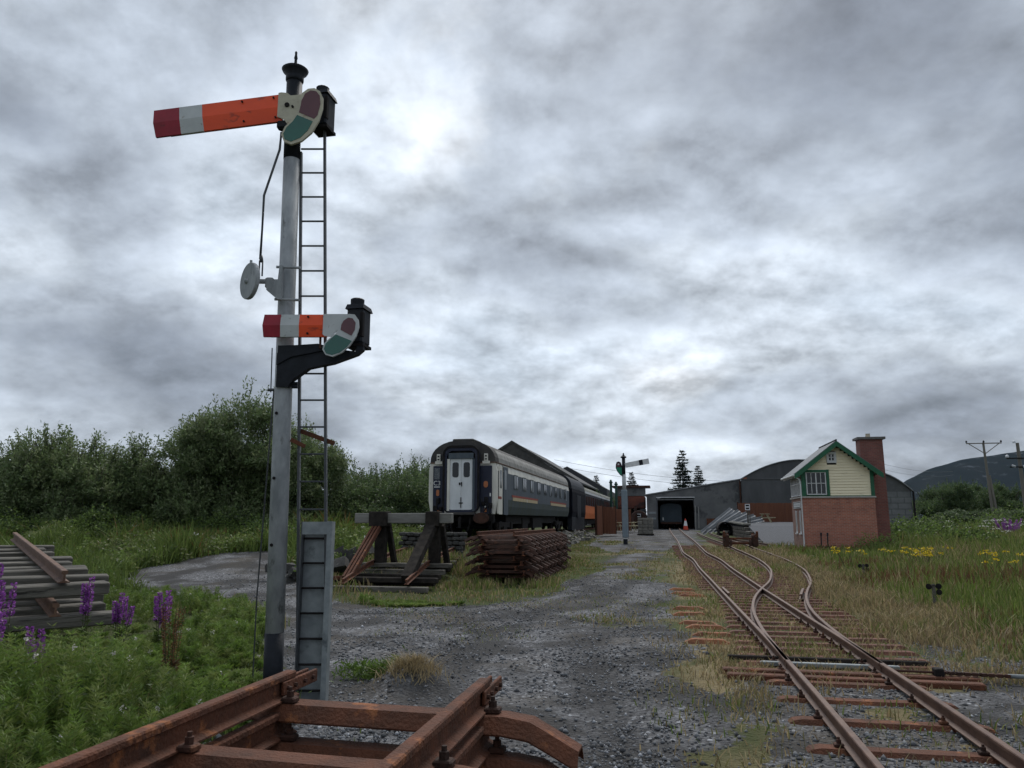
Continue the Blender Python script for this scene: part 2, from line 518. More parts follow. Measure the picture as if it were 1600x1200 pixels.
def wheel_ruts(x, y):
    """two worn wheel lines along the road through the yard"""
    out = np.zeros(np.shape(x))
    for path in (ROAD, ROAD2):
        d = np.full(np.shape(x), 1e9)
        for (ax, ay), (bx, by) in zip(path[:-1], path[1:]):
            ux, uy = bx - ax, by - ay; k = np.clip(((x - ax) * ux + (y - ay) * uy) / (ux * ux + uy * uy), 0, 1)
            d = np.minimum(d, np.hypot(x - ax - k * ux, y - ay - k * uy))
        d = d + 0.35 * (fbm(x * 0.5, y * 0.5, 201) - 0.5)
        out = np.maximum(out, np.exp(-((d - 0.78) / 0.30) ** 2))
    return out * smooth(0.25, 0.55, fbm(x * 0.7, y * 0.7, 207))


def ground_sheet():
    def axis(lo, hi, d0, far, c):
        a = list(np.arange(lo, hi, d0)); st = d0; p = hi
        while p < far: p += st; st *= 1.16; a.append(p)
        st = d0; p = lo; b = []
        while p > -c: p -= st; st *= 1.16; b.append(p)
        return np.array(b[::-1] + a)
    xs = axis(-9, 14, 0.16, 6000, 6000); ys = axis(-2, 32, 0.16, 9000, 400)
    X, Y = np.meshgrid(xs, ys); Z = ground_z(X, Y) - 0.035 * wheel_ruts(X, Y)
    g, gr, dr = masks(X, Y)
    nx, ny = len(xs), len(ys)
    i = (np.arange(ny - 1)[:, None] * nx + np.arange(nx - 1)[None, :]).ravel()
    F = np.stack([i, i + 1, i + nx + 1, i + nx], 1)
    V = np.stack([X.ravel(), Y.ravel(), Z.ravel()], 1)
    m = bpy.data.materials.new('ground'); m.use_nodes = True
    nt = m.node_tree; N, L = nt.nodes.new, nt.links.new; b = nt.nodes['Principled BSDF']
    b.inputs['Roughness'].default_value = 0.95; b.inputs['Specular IOR Level'].default_value = 0.15
    tc = N('ShaderNodeTexCoord'); at = N('ShaderNodeAttribute'); at.attribute_name = 'Col'
    sp = N('ShaderNodeSeparateColor'); L(at.outputs['Color'], sp.inputs[0])

    def noise(sc, det=6, ro=0.6):
        n = N('ShaderNodeTexNoise'); n.inputs['Scale'].default_value = sc; n.inputs['Detail'].default_value = det
        n.inputs['Roughness'].default_value = ro; L(tc.outputs['Object'], n.inputs['Vector']); return n.outputs['Fac']

    def mix(f, a, c):
        x = N('ShaderNodeMix'); x.data_type = 'RGBA'
        if isinstance(f, float): x.inputs[0].default_value = f
        else: L(f, x.inputs[0])
        for k, q in ((6, a), (7, c)):
            if isinstance(q, tuple): x.inputs[k].default_value = (*q, 1)
            else: L(q, x.inputs[k])
        return x.outputs[2]

    def mr(f, a, c, lo=0.0, hi=1.0):
        x = N('ShaderNodeMapRange'); x.inputs[1].default_value = a; x.inputs[2].default_value = c
        x.inputs[3].default_value = lo; x.inputs[4].default_value = hi; L(f, x.inputs[0]); return x.outputs[0]
    vo = N('ShaderNodeTexVoronoi'); vo.inputs['Scale'].default_value = 30; vo.inputs['Randomness'].default_value = 1
    L(tc.outputs['Object'], vo.inputs['Vector'])
    sc_ = N('ShaderNodeSeparateColor'); L(vo.outputs['Color'], sc_.inputs[0])
    stone = mix(sc_.outputs[0], (0.050, 0.050, 0.053), (0.19, 0.192, 0.20))
    stone = mix(mr(sc_.outputs[1], 0.955, 0.97), stone, (0.33, 0.34, 0.36))
    fines = mix(noise(14), (0.034, 0.034, 0.035), (0.062, 0.061, 0.060))
    patch = mr(noise(0.8, 7), 0.43, 0.56)
    grav = mix(patch, fines, stone)
    grav = mix(mr(noise(0.5, 6), 0.50, 0.66, 0, 0.6), grav, (0.085, 0.072, 0.055))
    rt = N('ShaderNodeAttribute'); rt.attribute_name = 'Rut'
    grav = mix(mr(rt.outputs['Fac'], 0.15, 0.8, 0, 0.75), grav, fines)
    soil = mix(noise(3.0), (0.030, 0.038, 0.014), (0.062, 0.068, 0.024))
    soil = mix(mr(noise(0.06, 5), 0.42, 0.6), soil, (0.055, 0.075, 0.024))
    dryc = mix(noise(5.0), (0.25, 0.195, 0.105), (0.12, 0.10, 0.06))
    dryc = mix(mr(noise(1.3, 5), 0.54, 0.64), dryc, (0.060, 0.066, 0.026))
    c = mix(sp.outputs[2], soil, dryc)
    # crisp, speckled boundary between grown-over and stony ground
    ed = N('ShaderNodeMath'); ed.operation = 'ADD'; L(sp.outputs[0], ed.inputs[0]); L(mr(noise(9, 5), 0.3, 0.7, -0.35, 0.35), ed.inputs[1])
    gm = mr(ed.outputs[0], 0.42, 0.58)
    c = mix(gm, c, grav)
    L(c, b.inputs['Base Color'])
    bp = N('ShaderNodeBump'); bp.inputs['Strength'].default_value = 0.9; bp.inputs['Distance'].default_value = 0.03
    inv = N('ShaderNodeMath'); inv.operation = 'MULTIPLY'; L(vo.outputs['Distance'], inv.inputs[0]); inv.inputs[1].default_value = -0.8
    ad = N('ShaderNodeMath'); L(inv.outputs[0], ad.inputs[0]); L(noise(22), ad.inputs[1]); L(ad.outputs[0], bp.inputs['Height'])
    L(bp.outputs[0], b.inputs['Normal'])
    me = np_mesh('ground', V, F, m, np.stack([g.ravel(), gr.ravel(), dr.ravel()], 1))
    me.polygons.foreach_set('use_smooth', np.ones(len(me.polygons), bool))
    ra = me.attributes.new('Rut', 'FLOAT', 'POINT'); ra.data.foreach_set('value', wheel_ruts(X, Y).astype(np.float32).ravel())
    kind(link('ground', me), 'structure')


ground_sheet()

# ------------------------------------------------------------------ railway tracks (three-foot gauge, steel sleepers)
RAIL_H = 0.115
RAIL_PROF = [(-0.048, 0), (0.048, 0), (0.048, 0.008), (0.010, 0.022), (0.009, 0.078), (0.027, 0.088), (0.027, 0.108), (0.022, 0.115),
             (-0.022, 0.115), (-0.027, 0.108), (-0.027, 0.088), (-0.009, 0.078), (-0.010, 0.022), (-0.048, 0.008)]
GAUGE = 0.968 / 2


def trough_sleeper(L_=1.78, bent=0.16, drop=0.12, w=0.20, h=0.075):
    """pressed-steel trough sleeper along x, ends bent down; top at z = 0"""
    mb = MB(); half = L_ / 2
    st = [(-half, -drop, 0.92), (-half + bent * 0.45, -drop * 0.50, 0.95), (-half + bent * 0.8, -drop * 0.12, 1), (-half + bent * 1.25, 0, 1)]
    st = st + [(-half * 0.3, -0.004, 1), (half * 0.3, -0.004, 1)] + [(-x, z, k) for x, z, k in reversed(st)]
    sec = [(-w * 0.62, -h), (-w * 0.34, 0), (w * 0.34, 0), (w * 0.62, -h), (w * 0.60, -h - 0.008), (w * 0.30, -0.010), (-w * 0.30, -0.010), (-w * 0.60, -h - 0.008)]
    n = len(sec); vs = []; fs = []
    for x, z, k in st: vs += [(x, y * k, z + q) for y, q in sec]
    for i in range(len(st) - 1):
        for k in range(n): fs.append((i * n + k, i * n + (k + 1) % n, (i + 1) * n + (k + 1) % n, (i + 1) * n + k))
    fs += [(0, 1, 6, 7), (1, 2, 5, 6), (2, 3, 4, 5)]; o = (len(st) - 1) * n
    fs += [(o, o + 7, o + 6, o + 1), (o + 1, o + 6, o + 5, o + 2), (o + 2, o + 5, o + 4, o + 3)]
    return mb.add(vs, fs)


SLEEPER = trough_sleeper(1.78, 0.16, 0.12, 0.18, 0.06).mesh('sleeper', RUST)
RED_RUST = mat('reddish_rust', (0.125, 0.050, 0.032), (0.075, 0.033, 0.023), 5, 0.85, 0.4, 50, c3=(0.18, 0.085, 0.05), s3=3, t3=0.58)
SLEEPER_FLAT = trough_sleeper(1.75, 0.10, 0.05, 0.19, 0.06).mesh('sleeper', RED_RUST)
ORANGE_RUST = mat('orange_rust', (0.27, 0.105, 0.043), (0.12, 0.048, 0.025), 4, 0.85, 0.3, 40)
SLEEPER_LONG = trough_sleeper(2.3, 0.10, 0.05, 0.19, 0.06).mesh('sleeper', RED_RUST)
SLEEPER_END = trough_sleeper(0.62, 0.12, 0.05, 0.19, 0.06).mesh('sleeper_end', ORANGE_RUST)

MAIN = [(2.0, 1.73), (10, 1.72), (14, 1.65), (19.4, 1.55), (25, 1.40), (29.5, 1.34), (34, 1.10), (39, 1.06), (48, 1.00), (61, 0.80), (72, 0.68), (92, 0.62)]
BRANCH = [(9.3, 1.72), (12, 1.755), (14.3, 1.88), (16.7, 2.17), (18.5, 2.49), (20.5, 2.90), (22.5, 3.20), (24.5, 3.44), (27, 3.60), (30, 3.68), (34, 3.64), (38, 3.55), (43, 3.50), (50, 3.2), (60, 2.9), (66, 2.8)]


def spline(ctrl, step=0.3):
    s = np.array([c[0] for c in ctrl]); t = np.array([c[1] for c in ctrl])
    m = np.gradient(t, s); q = np.arange(s[0], s[-1] + 1e-6, step); k = np.clip(np.searchsorted(s, q) - 1, 0, len(s) - 2)
    h = s[k + 1] - s[k]; u = (q - s[k]) / h
    v = (2 * u**3 - 3 * u**2 + 1) * t[k] + (u**3 - 2 * u**2 + u) * h * m[k] + (-2 * u**3 + 3 * u**2) * t[k + 1] + (u**3 - u**2) * h * m[k + 1]
    return q, v


def rail_path(q, v, off, z):
    dt = np.gradient(v, q); c = 1 / np.sqrt(1 + dt**2)
    s = q - off * dt * c; t = v + off * c
    out = []
    for a, b in zip(s, t):
        x, y = W2(a, b); out.append((x, y, float(ground_z(x, y, False)) + z))
    return out


def lay_track(label, ctrl, s_from, s_to, skip, long_range=None, left_cut=None):
    tr = thing('railway_track', label, 'track')
    q, v = spline(ctrl)
    for sd in (-1, 1):
        MB().sweep(RAIL_PROF, rail_path(q, v, sd * GAUGE, 0.043)).build('rail', RAILTOP, tr)
    s = s_from; k = 0
    while s < s_to:
        tt = float(np.interp(s, q, v)); sl = float(np.interp(s + 0.2, q, v) - np.interp(s - 0.2, q, v)) / 0.4
        lng = long_range and long_range[0] < s < long_range[1]
        x, y = W2(s, tt + (0.0 if not lng else 0.15 + 0.045 * (s - long_range[0])))
        o = link('sleeper', SLEEPER_LONG if lng else (SLEEPER_FLAT if s > 9 else SLEEPER), tr,
                 (x, y, float(ground_z(x, y, False)) + 0.042 + random.uniform(-0.008, 0.004)), -TH - math.atan(sl) * 0.7 + random.uniform(-0.015, 0.015))
        s += (0.78 if s < 8.3 else (0.54 if s < 40 else 0.7)) + random.uniform(-0.05, 0.05); k += 1
    return tr


main_track = lay_track('long rusty narrow gauge track running to the open shed doorway', MAIN, 2.6, 44, None, (9.6, 19.5))
branch_track = lay_track('curving branch track that swings right towards the stone platform', BRANCH, 19.2, 52, None)


def track_extras():
    # double timbers at the points, stretcher rods and the frog rails
    for s, dt, ln in ((8.95, 0.1, 2.5), (9.25, 0.12, 2.6)):
        x, y = W2(s, 1.72 + dt)
        MB().bev((0, 0, 0), (ln, 0.14, 0.09), 0.012).build('sleeper', RUST, main_track, (x, y, 0.012)).rotation_euler = (0, 0, -TH - 0.03)
    for s, m, h in ((9.75, GALV, 0.035), (9.95, DARKWOOD, 0.06)):
        x, y = W2(s, 1.75)
        MB().bev((0, 0, 0), (1.5 if m is GALV else 2.2, 0.07, 0.05), 0.008).build('stretcher_bar', m, main_track, (x, y, h)).rotation_euler = (0, 0, -TH - 0.02)
    # short check rail and wing rails at the crossing
    for off, s0, s1, par in ((-0.38, 17.0, 19.0, MAIN), (0.38, 17.2, 19.2, BRANCH)):
        q, v = spline(par); k = (q > s0) & (q < s1)
        MB().sweep(RAIL_PROF, rail_path(q[k], v[k], off, 0.042)).build('check_rail', RAILTOP, main_track)
    # bright rusty sleeper ends left over beside the track
    for i in range(12):
        if i in (4, 7, 8): continue
        s = 11.2 + i * 0.74 + random.uniform(-0.2, 0.2); t = float(np.interp(s, *spline(MAIN))) - 1.18 + random.uniform(-0.14, 0.10)
        x, y = W2(s, t)
        link('sleeper_end', SLEEPER_END, main_track, (x, y, gz(x, y) + 0.055), -TH + random.uniform(-0.16, 0.12))
    # rail joints with plates and bolts on the near rails
    q, v = spline(MAIN)
    for s in (7.4, 12.9, 21.0, 30.0):
        for sd in (-1, 1):
            qq = np.linspace(s, s + 0.5, 4)
            p = rail_path(qq, np.interp(qq, q, v), sd * GAUGE + 0.017, 0.053)
            MB().sweep([(-0.012, 0), (0.012, 0), (0.012, 0.055), (-0.012, 0.055)], p).build('fishplate', RUST_DARK, main_track)


track_extras()


def rail_clips():
    """bolted clips holding the rails on the nearest sleepers"""
    mb = MB(); mb.bev((0, 0, 0.012), (0.07, 0.06, 0.026), 0.006); mb.lathe([(0.018, 0.02), (0.018, 0.05), (0.010, 0.052), (0.010, 0.068)], 6)
    me = mb.mesh('rail_clip', RUST_DARK)
    for o in [k for k in main_track.children if k.name.startswith('sleeper') and not k.name.startswith('sleeper_end')]:
        s, t = ST(o.location.x, o.location.y)
        if s > 14: continue
        tm = float(np.interp(s, *spline(MAIN)))
        for off in (-GAUGE - 0.075, -GAUGE + 0.075, GAUGE - 0.075, GAUGE + 0.075):
            x, y = W2(s, tm + off); link('rail_clip', me, main_track, (x, y, o.location.z), -TH)
    return me


CLIP = rail_clips()

# point rodding to the right of the track, and the two pulley stakes in the grass
def point_rod():
    p = [W2(9.3, 2.3), W2(9.25, 2.75), W2(9.2, 3.4), W2(9.1, 6.2)]
    r = thing('point_rodding', 'long grey pipe rod lying on the ground from the points into the grass', 'rod', (p[0][0], p[0][1], 0))
    mb = MB(); o = Vector((p[0][0], p[0][1], 0))
    mb.tube([Vector((*p[2], 0.085)) - o, Vector((*W2(9.15, 4.6), 0.08)) - o, Vector((*p[3], 0.075)) - o], 0.022, 8); mb.build('pipe', GALV, r, smooth_=True)
    mb = MB(); mb.tube([Vector((*p[0], 0.085)) - o, Vector((*p[2], 0.085)) - o], 0.013, 6)
    for k in np.linspace(0.45, 1.0, 9):
        a = (Vector((*p[0], 0.085)) - o).lerp(Vector((*p[2], 0.085)) - o, k); mb.box(a, (0.05, 0.05, 0.035), RZ(-TH + random.uniform(-0.5, 0.5)))
    mb.build('rusty_joint', RUST_DARK, r)
    mb = MB(); mb.bev(Vector((*p[1], 0.07)) - o, (0.09, 0.12, 0.13), 0.01, RZ(-TH)); mb.build('crank', BLACKD, r)


point_rod()


def stake(x, y, label):
    o = thing('pulley_stake', label, 'stake', (x, y, gz(x, y) - 0.05), -TH, 'signal wire pulley stakes in the grass'); o.scale = (0.78, 0.78, 0.85)
    MB().bev((0, 0, 0.25), (0.075, 0.07, 0.62), 0.01).build('post', OLDWOOD, o)
    for k, (dx, z) in enumerate(((-0.11, 0.50), (0.12, 0.51), (0.12, 0.38))):
        MB().lathe([(0.02, -0.03), (0.065, -0.022), (0.045, 0), (0.065, 0.022), (0.02, 0.03)], 14, Matrix.Translation((dx, 0, z)) @ RX(R(90))).build('pulley', BLACKD, o)
    MB().box((0, 0.045, 0.50), (0.26, 0.02, 0.04)).build('bracket', BLACKD, o)
    return o


stake(9.85, 22.1, 'short pulley stake just below the yellow ragwort flowers')
stake(8.2, 15.4, 'short pulley stake in open green grass away from the ragwort')

# ------------------------------------------------------------------ stacks of old track panels in front of the camera
def panel(name, label, group, n_sleepers, spacing, length, sleeper_me, first=0.12, clips=True, plates=False):
    """one track panel; local y along the rails starting at y=0 (far end) running to -length; z=0 at sleeper underside lip"""
    p = thing(name, label, 'track panel', group=group)
    rot = -0.045 if clips or plates else 0.0
    for sd in (-1, 1):
        rl = MB().sweep(RAIL_PROF, [(sd * GAUGE, 0.0, 0), (sd * GAUGE, -length * 0.5, 0), (sd * GAUGE, -length, 0)]).build('rail', RUST, p)
        if plates:
            mb = MB()
            for q in (-1, 1):
                mb.bev((sd * GAUGE + q * 0.024, 0.05, 0.052), (0.016, 0.36, 0.062), 0.004)
            fp = mb.build('fishplate', RUST, rl)
            for yy in (-0.09, -0.02, 0.08, 0.17):
                MB().tube([(sd * GAUGE - 0.045, yy, 0.052), (sd * GAUGE + 0.045, yy, 0.052)], 0.011, 6).build('bolt', RUST_DARK, rl)
    for i in range(n_sleepers):
        y = -first - i * spacing
        link('sleeper', sleeper_me, p, (random.uniform(-0.03, 0.03), y, 0), rot + random.uniform(-0.012, 0.012))
        if clips:
            for sd in (-1, 1):
                for q in (-0.072, 0.072):
                    link('rail_clip', CLIP, p, (sd * GAUGE + q, y + random.uniform(-0.02, 0.02), 0))
    return p


SLEEPER_NEAR = trough_sleeper(1.90, 0.26, 0.12, 0.165, 0.062).mesh('sleeper', RUST)


def near_stack():
    s0, t0 = ST(-0.60, 3.83)
    top = 0.96 - RAIL_H
    for k, (ds, dt, lab) in enumerate(((0.0, 0.0, 'topmost rusty track panel with bent-ended steel sleepers beside the signal ladder'),
                                      (-0.07, 0.03, 'second rusty track panel from the top, under the uppermost beside the signal ladder'),
                                      (-1.02, 0.02, 'third rusty track panel down in the stack beside the signal ladder'),
                                      (-1.10, 0.0, 'fourth rusty track panel down in the stack beside the signal ladder'),
                                      (-0.98, 0.03, 'fifth rusty track panel down in the stack beside the signal ladder'),
                                      (-1.05, 0.01, 'lowest rusty track panel lying on the ground beside the signal ladder'))):
        p = panel('track_panel', lab, 'rusty track panels stacked beside the signal', 9, 0.775, 7.2, SLEEPER_NEAR, 0.13, k < 2, k < 1)
        x, y = W2(s0 + ds, t0 + dt); p.location = (x, y, top - k * (0.195 if k else 0) - 0.0); p.rotation_euler = (0, 0, -TH + (0, -0.004, 0.006, 0, 0.004, 0)[k])
        if k: p.location.z = top - k * 0.150


near_stack()


def carriage_stack():
    """nine nested panels beside the sleeping car"""
    x0, y0 = W2(19.9, -4.3)
    g0 = 0.13
    names = ['topmost', 'second from the top', 'third from the top', 'fourth from the top', 'fifth from the top', 'sixth from the top', 'seventh from the top', 'lowest but one', 'lowest']
    dz = 0.125
    proto = None
    for k in range(9):
        lab = 'dark rusty track panel beside the sleeping car, %s of the tall stack' % names[k]
        if proto is None:
            proto = panel('track_panel', lab, 'track panels in the tall stack by the sleeping car', 10, 0.74, 7.2, SLEEPER_STACK, 0.2, False)
            p = proto
            far = W2(7.2, 0)
        else:
            p = copy_tree(proto); p['label'] = lab
        s, t = 19.9 + 7.2 + random.uniform(-0.22, 0.22), -4.3 + random.uniform(-0.07, 0.07)
        x, y = W2(s, t); p.location = (x, y, g0 + 0.13 + (8 - k) * dz); p.rotation_euler = (0.0, 0, -TH + random.uniform(-0.012, 0.012))


SLEEPER_STACK = trough_sleeper(1.8, 0.22, 0.10, 0.21, 0.07).mesh('sleeper', RUST_DARK)
carriage_stack()


def timber_stack():
    """two track panels with wooden sleepers among the weeds"""
    hd = R(37)      # rails head away to the left
    bx, by = -6.42, 10.5
    for k, (z, ox, oy, lab) in enumerate(((0.68, 0.0, 0.0, 'upper track panel of weathered wooden sleepers with one thick rusty rail, among loosestrife'),
                                          (0.24, 0.12, 0.10, 'lower track panel of weathered wooden sleepers half buried in weeds'))):
        p = thing('track_panel', lab, 'track panel', (bx + ox, by + oy, z), hd, 'wooden sleeper panels among the weeds'); p.rotation_euler = (R(3.0), 0, hd)
        big = [(a * 1.5, b * 1.45) for a, b in RAIL_PROF]
        for xx in ((-0.55, 1.05) if k == 0 else (-0.5, 0.2)):
            if k == 0 and xx > 0.9: xx = 0.42
            MB().sweep(big, [(xx - (0.0 if xx > 0 else 1.05), 0.06, 0.145), (xx - (0.0 if xx > 0 else 1.05), 4.0, 0.145), (xx - (0.0 if xx > 0 else 1.05), 8.0, 0.145)]).build('rail', RUST_PALE if xx > 0 else RUST, p)
        for i in range(9):
            L_ = random.uniform(2.2, 2.65); mb = MB()
            mb.bev((0, 0, 0.062), (L_, 0.26, 0.165), 0.016)
            o = mb.build('sleeper', OLDWOOD, p, (-0.22 + random.uniform(-0.14, 0.10), 0.25 + i * 0.80 + random.uniform(-0.10, 0.10), random.uniform(-0.03, 0.002)))
            o.rotation_euler = (random.uniform(-0.03, 0.03), random.uniform(-0.015, 0.015), (0.13 if i == 0 and k == 0 else random.uniform(-0.10, 0.10)))


timber_stack()

# ------------------------------------------------------------------ the big semaphore signal
ORANGE = mat('orange_red_enamel', (0.78, 0.085, 0.022), (0.66, 0.07, 0.02), 3, 0.4, 0.0, c3=(0.40, 0.055, 0.025), s3=9, t3=0.60, stretch=(0.5, 1, 1))
DARKRED = mat('dark_red_enamel', (0.30, 0.018, 0.035), (0.22, 0.016, 0.028), 6, 0.5, c3=(0.14, 0.018, 0.022), s3=9, t3=0.60)
GREYWHITE = mat('grey_white_enamel', (0.50, 0.52, 0.52), (0.42, 0.44, 0.44), 5, 0.5, c3=(0.24, 0.22, 0.18), s3=11, t3=0.61)
OLDCREAM = mat('chipped_cream_enamel', (0.50, 0.47, 0.36), (0.40, 0.37, 0.29), 9, 0.6, 0.2, c3=(0.22, 0.10, 0.045), s3=9, t3=0.60)
LENS_RED = mat('red_lens', (0.075, 0.016, 0.024), (0.10, 0.022, 0.028), 3, 0.2, spec=0.5)
LENS_GREEN = mat('green_lens', (0.012, 0.115, 0.082), (0.010, 0.085, 0.065), 3, 0.2, spec=0.5)


def kidney(px, kx, kz, ox, oz):
    return [((x - ox) * kx, (oz - z) * kz) for x, z in px]


def semaphore():
    bx, by = -2.255, 7.63
    sg = thing('semaphore_signal', 'tall grey signal post with two orange arms, ladder and round balance weight', 'signal', (bx, by, 0))
    tip = -0.10                                    # the post leans a little
    lx = lambda z: tip * z / 6.2
    ps = MB(); ps.tube([(lx(0.62), 0, 0.62), (lx(2.5), 0, 2.5), (lx(5.45), 0, 5.45)], [0.089, 0.088, 0.084], 20); ps.build('post', GREY_POST, sg, smooth_=True)
    ps = MB(); ps.tube([(0, 0, -0.1), (lx(0.62), 0, 0.62)], 0.091, 20); ps.build('post_base', BLACK, sg, smooth_=True)
    ps = MB(); ps.tube([(lx(5.45), 0, 5.45), (lx(6.36), 0, 6.36)], [0.086, 0.083], 20); ps.build('post_top', BLACK, sg, smooth_=True)
    M = Matrix.Translation((lx(6.3), 0, 6.345))
    MB().lathe([(0.085, 0), (0.095, 0.02), (0.095, 0.06), (0.085, 0.075), (0.13, 0.12), (0.142, 0.145), (0.13, 0.155), (0.04, 0.185), (0.018, 0.21), (0.014, 0.27), (0.02, 0.29), (0.012, 0.33), (0.014, 0.36), (0.004, 0.375)], 24, M).build('finial', BLACK, sg, smooth_=True)
    mb = MB()
    for z in (1.44, 2.08, 2.72): mb.tube([(lx(z) - 0.035, -0.086, z), (lx(z) - 0.035, -0.095, z)], 0.016, 8)
    mb.build('bolt_hole', BLACKD, sg)
    # ---- main arm, hung from a pivot in front of the post
    pv = Vector((lx(5.93) + 0.01, -0.14, 5.985)); tilt = R(8)

    def arm(length, ht, bands, pv, tilt, x0):
        """chevron-section arm reaching to the left of its pivot"""
        T = Matrix.Translation(pv) @ RY(-tilt); a = None
        for i, (f0, f1, m) in enumerate(bands):
            xa, xb = -x0 - length * f0, -x0 - length * f1; mb = MB(); d = 0.022; th = 0.006
            vs = []
            for x in (xa, xb):
                cc = 0.010 if abs(f1 - 1) < 1e-6 and x == xb else 0
                vs += [(x, -0.002, ht / 2), (x - cc, -d, 0.0), (x, -0.002, -ht / 2), (x, th + 0.02, -ht / 2), (x - cc, th - d + 0.02, 0), (x, th + 0.02, ht / 2)]
            fs = [(0, 1, 2, 3, 4, 5), (6, 11, 10, 9, 8, 7)] + [(k, (k + 1) % 6, 6 + (k + 1) % 6, 6 + k) for k in range(6)]
            mb.add(vs, fs, T)
            if a is None: a = mb.build('arm', m, sg)
            else: mb.build('arm_band', m, a)
        mb = MB()
        for fx, fz in ((0.05, 0.38), (0.05, -0.36), (0.30, 0.38), (0.30, -0.36)):
            mb.tube([T @ Vector((-x0 - length * fx, -0.012, ht * fz)), T @ Vector((-x0 - length * fx, -0.026, ht * fz))], 0.011, 6)
            mb.build('bolt', BLACKD, a); mb = MB()
        # edge trim and stiffener behind
        mb = MB(); mb.box((-x0 - length * 0.45, 0.03, -ht / 2 + 0.012), (length * 0.88, 0.012, 0.022), M=T); mb.build('stiffener', BLACKD, a)
        return a

    arm(1.335, 0.305, ((0, 0.62, ORANGE), (0.62, 0.80, GREYWHITE), (0.80, 1.0, DARKRED)), pv, tilt, 0.10)
    kx, kz = 0.00678, 0.00735
    K = lambda px: kidney(px, kx, kz, 452, 168)
    T = Matrix.Translation(pv)
    plate = K([(433, 149), (437, 148), (447, 149), (452, 153), (463, 152), (470, 151), (469, 165), (468, 178), (462, 187), (456, 197), (449, 197), (444, 190), (433, 186)])
    sp = MB().slab(plate, -0.028, -0.012, T).build('spectacle_plate', OLDCREAM, sg)
    outer = K([(466, 158), (471, 149), (479, 143), (489, 142), (498, 147), (503, 157), (503, 174), (498, 193), (488, 211), (473, 224), (457, 229), (446, 225), (441, 214), (446, 202), (456, 192), (462, 183), (466, 172)])
    MB().slab(outer, -0.036, -0.006, T).build('spectacle_frame', OLDCREAM, sg)
    red = K([(470, 162), (475, 151), (483, 146), (492, 147), (498, 154), (499.5, 168), (496, 184), (491, 190), (467, 180), (469, 170)])
    grn = K([(464.5, 184), (489, 194), (482, 208), (471, 219), (457, 225), (447, 221.5), (444.5, 213), (449, 203), (458, 194)])
    MB().slab(red, -0.040, -0.002, T).build('red_lens', LENS_RED, sg)
    MB().slab(grn, -0.040, -0.002, T).build('green_lens', LENS_GREEN, sg)
    mb = MB(); mb.tube([pv + Vector((-0.03, -0.04, 0)), pv + Vector((-0.03, 0.10, 0))], 0.026, 10); mb.tube([pv + Vector((0.03, -0.045, -0.02)), pv + Vector((0.03, -0.02, -0.02))], 0.014, 6)
    mb.build('pivot', BLACKD, sg)
    mb = MB(); mb.bev((pv.x - 0.06, -0.10, pv.z - 0.20), (0.16, 0.10, 0.10), 0.02); mb.build('pivot_bracket', BLACK, sg)

    def lamp(c, s=1.0):
        lp = MB(); lp.bev((c[0], c[1], c[2]), (0.17 * s, 0.22 * s, 0.36 * s), 0.015, RZ(R(-12)))
        lp.add([], [])
        o = lp.build('lamp', BLACK, sg)
        h = MB(); h.box((c[0], c[1], c[2] + 0.20 * s), (0.20 * s, 0.25 * s, 0.05 * s), RZ(R(-12)), 0.86); h.lathe([(0.070 * s, 0), (0.072 * s, 0.075 * s), (0.06 * s, 0.085 * s)], 12, Matrix.Translation((c[0] - 0.02, c[1], c[2] + 0.22 * s)))
        h.build('lamp_cap', BLACK, o)
        h = MB(); h.bev((c[0] + 0.055 * s, c[1] - 0.10 * s, c[2] + 0.01), (0.035, 0.06, 0.26 * s), 0.008, RZ(R(-12))); h.box((c[0], c[1], c[2] - 0.20 * s), (0.20 * s, 0.22 * s, 0.03), RZ(R(-12)))
        h.build('lamp_bracket', BLACKD, o)
        return o
    lamp((pv.x + 0.30, 0.05, 6.01), 1.0)
    mb = MB(); mb.tube([(lx(6.2) + 0.06, 0, 6.18), (lx(6.2) + 0.16, 0.02, 6.07), (pv.x + 0.22, 0.04, 6.06)], 0.014, 6); mb.tube([(lx(6.2) - 0.05, -0.03, 6.09), (lx(6.2) - 0.15, -0.06, 6.09), (lx(6.2) - 0.20, -0.06, 6.085)], [0.022, 0.014, 0.008], 6)
    mb.build('top_fitting', BLACK, sg)
    # ---- push rod and balance weight
    mb = MB(); mb.tube([(lx(5.6) - 0.085, -0.12, 5.70), (lx(5.6) - 0.09, -0.13, 5.50), (lx(5) - 0.235, -0.13, 4.99), (lx(5) - 0.235, -0.13, 4.30)], 0.013, 8)
    for q in (-0.016, 0.016): mb.tube([(lx(4.3) - 0.235 + q, -0.13, 4.28), (lx(4.2) - 0.235 + q, -0.13, 4.12)], 0.008, 6)
    mb.tube([(lx(4.3) - 0.235, -0.13, 4.34), (lx(4.3) - 0.235, -0.13, 4.27)], [0.012, 0.024], 8)
    mb.build('push_rod', STEEL, sg, smooth_=True)
    cw = Vector((lx(4.05) - 0.335, -0.15, 4.06))
    WT = Matrix.Translation(cw) @ RZ(R(43)) @ RY(R(90))
    MB().lathe([(0.185, -0.022), (0.19, -0.012), (0.19, 0.012), (0.185, 0.022)], 32, WT).build('balance_weight', GREY_POST, sg)
    mb = MB(); mb.tube([cw + Vector((-0.05, 0, 0)), cw + Vector((0.30, 0.02, 0.0))], 0.026, 8); mb.bev(cw + Vector((0.20, 0.0, -0.02)), (0.08, 0.05, 0.11), 0.01)
    mb.slab([(0.18, -0.10), (0.30, -0.20), (0.33, -0.20), (0.33, 0.16), (0.30, 0.16), (0.29, 0.0), (0.18, 0.0)], -0.03, 0.03, Matrix.Translation(cw))
    mb.tube([cw + Vector((0, 0, 0.185)), cw + Vector((0, 0, 0.22))], 0.014, 6)
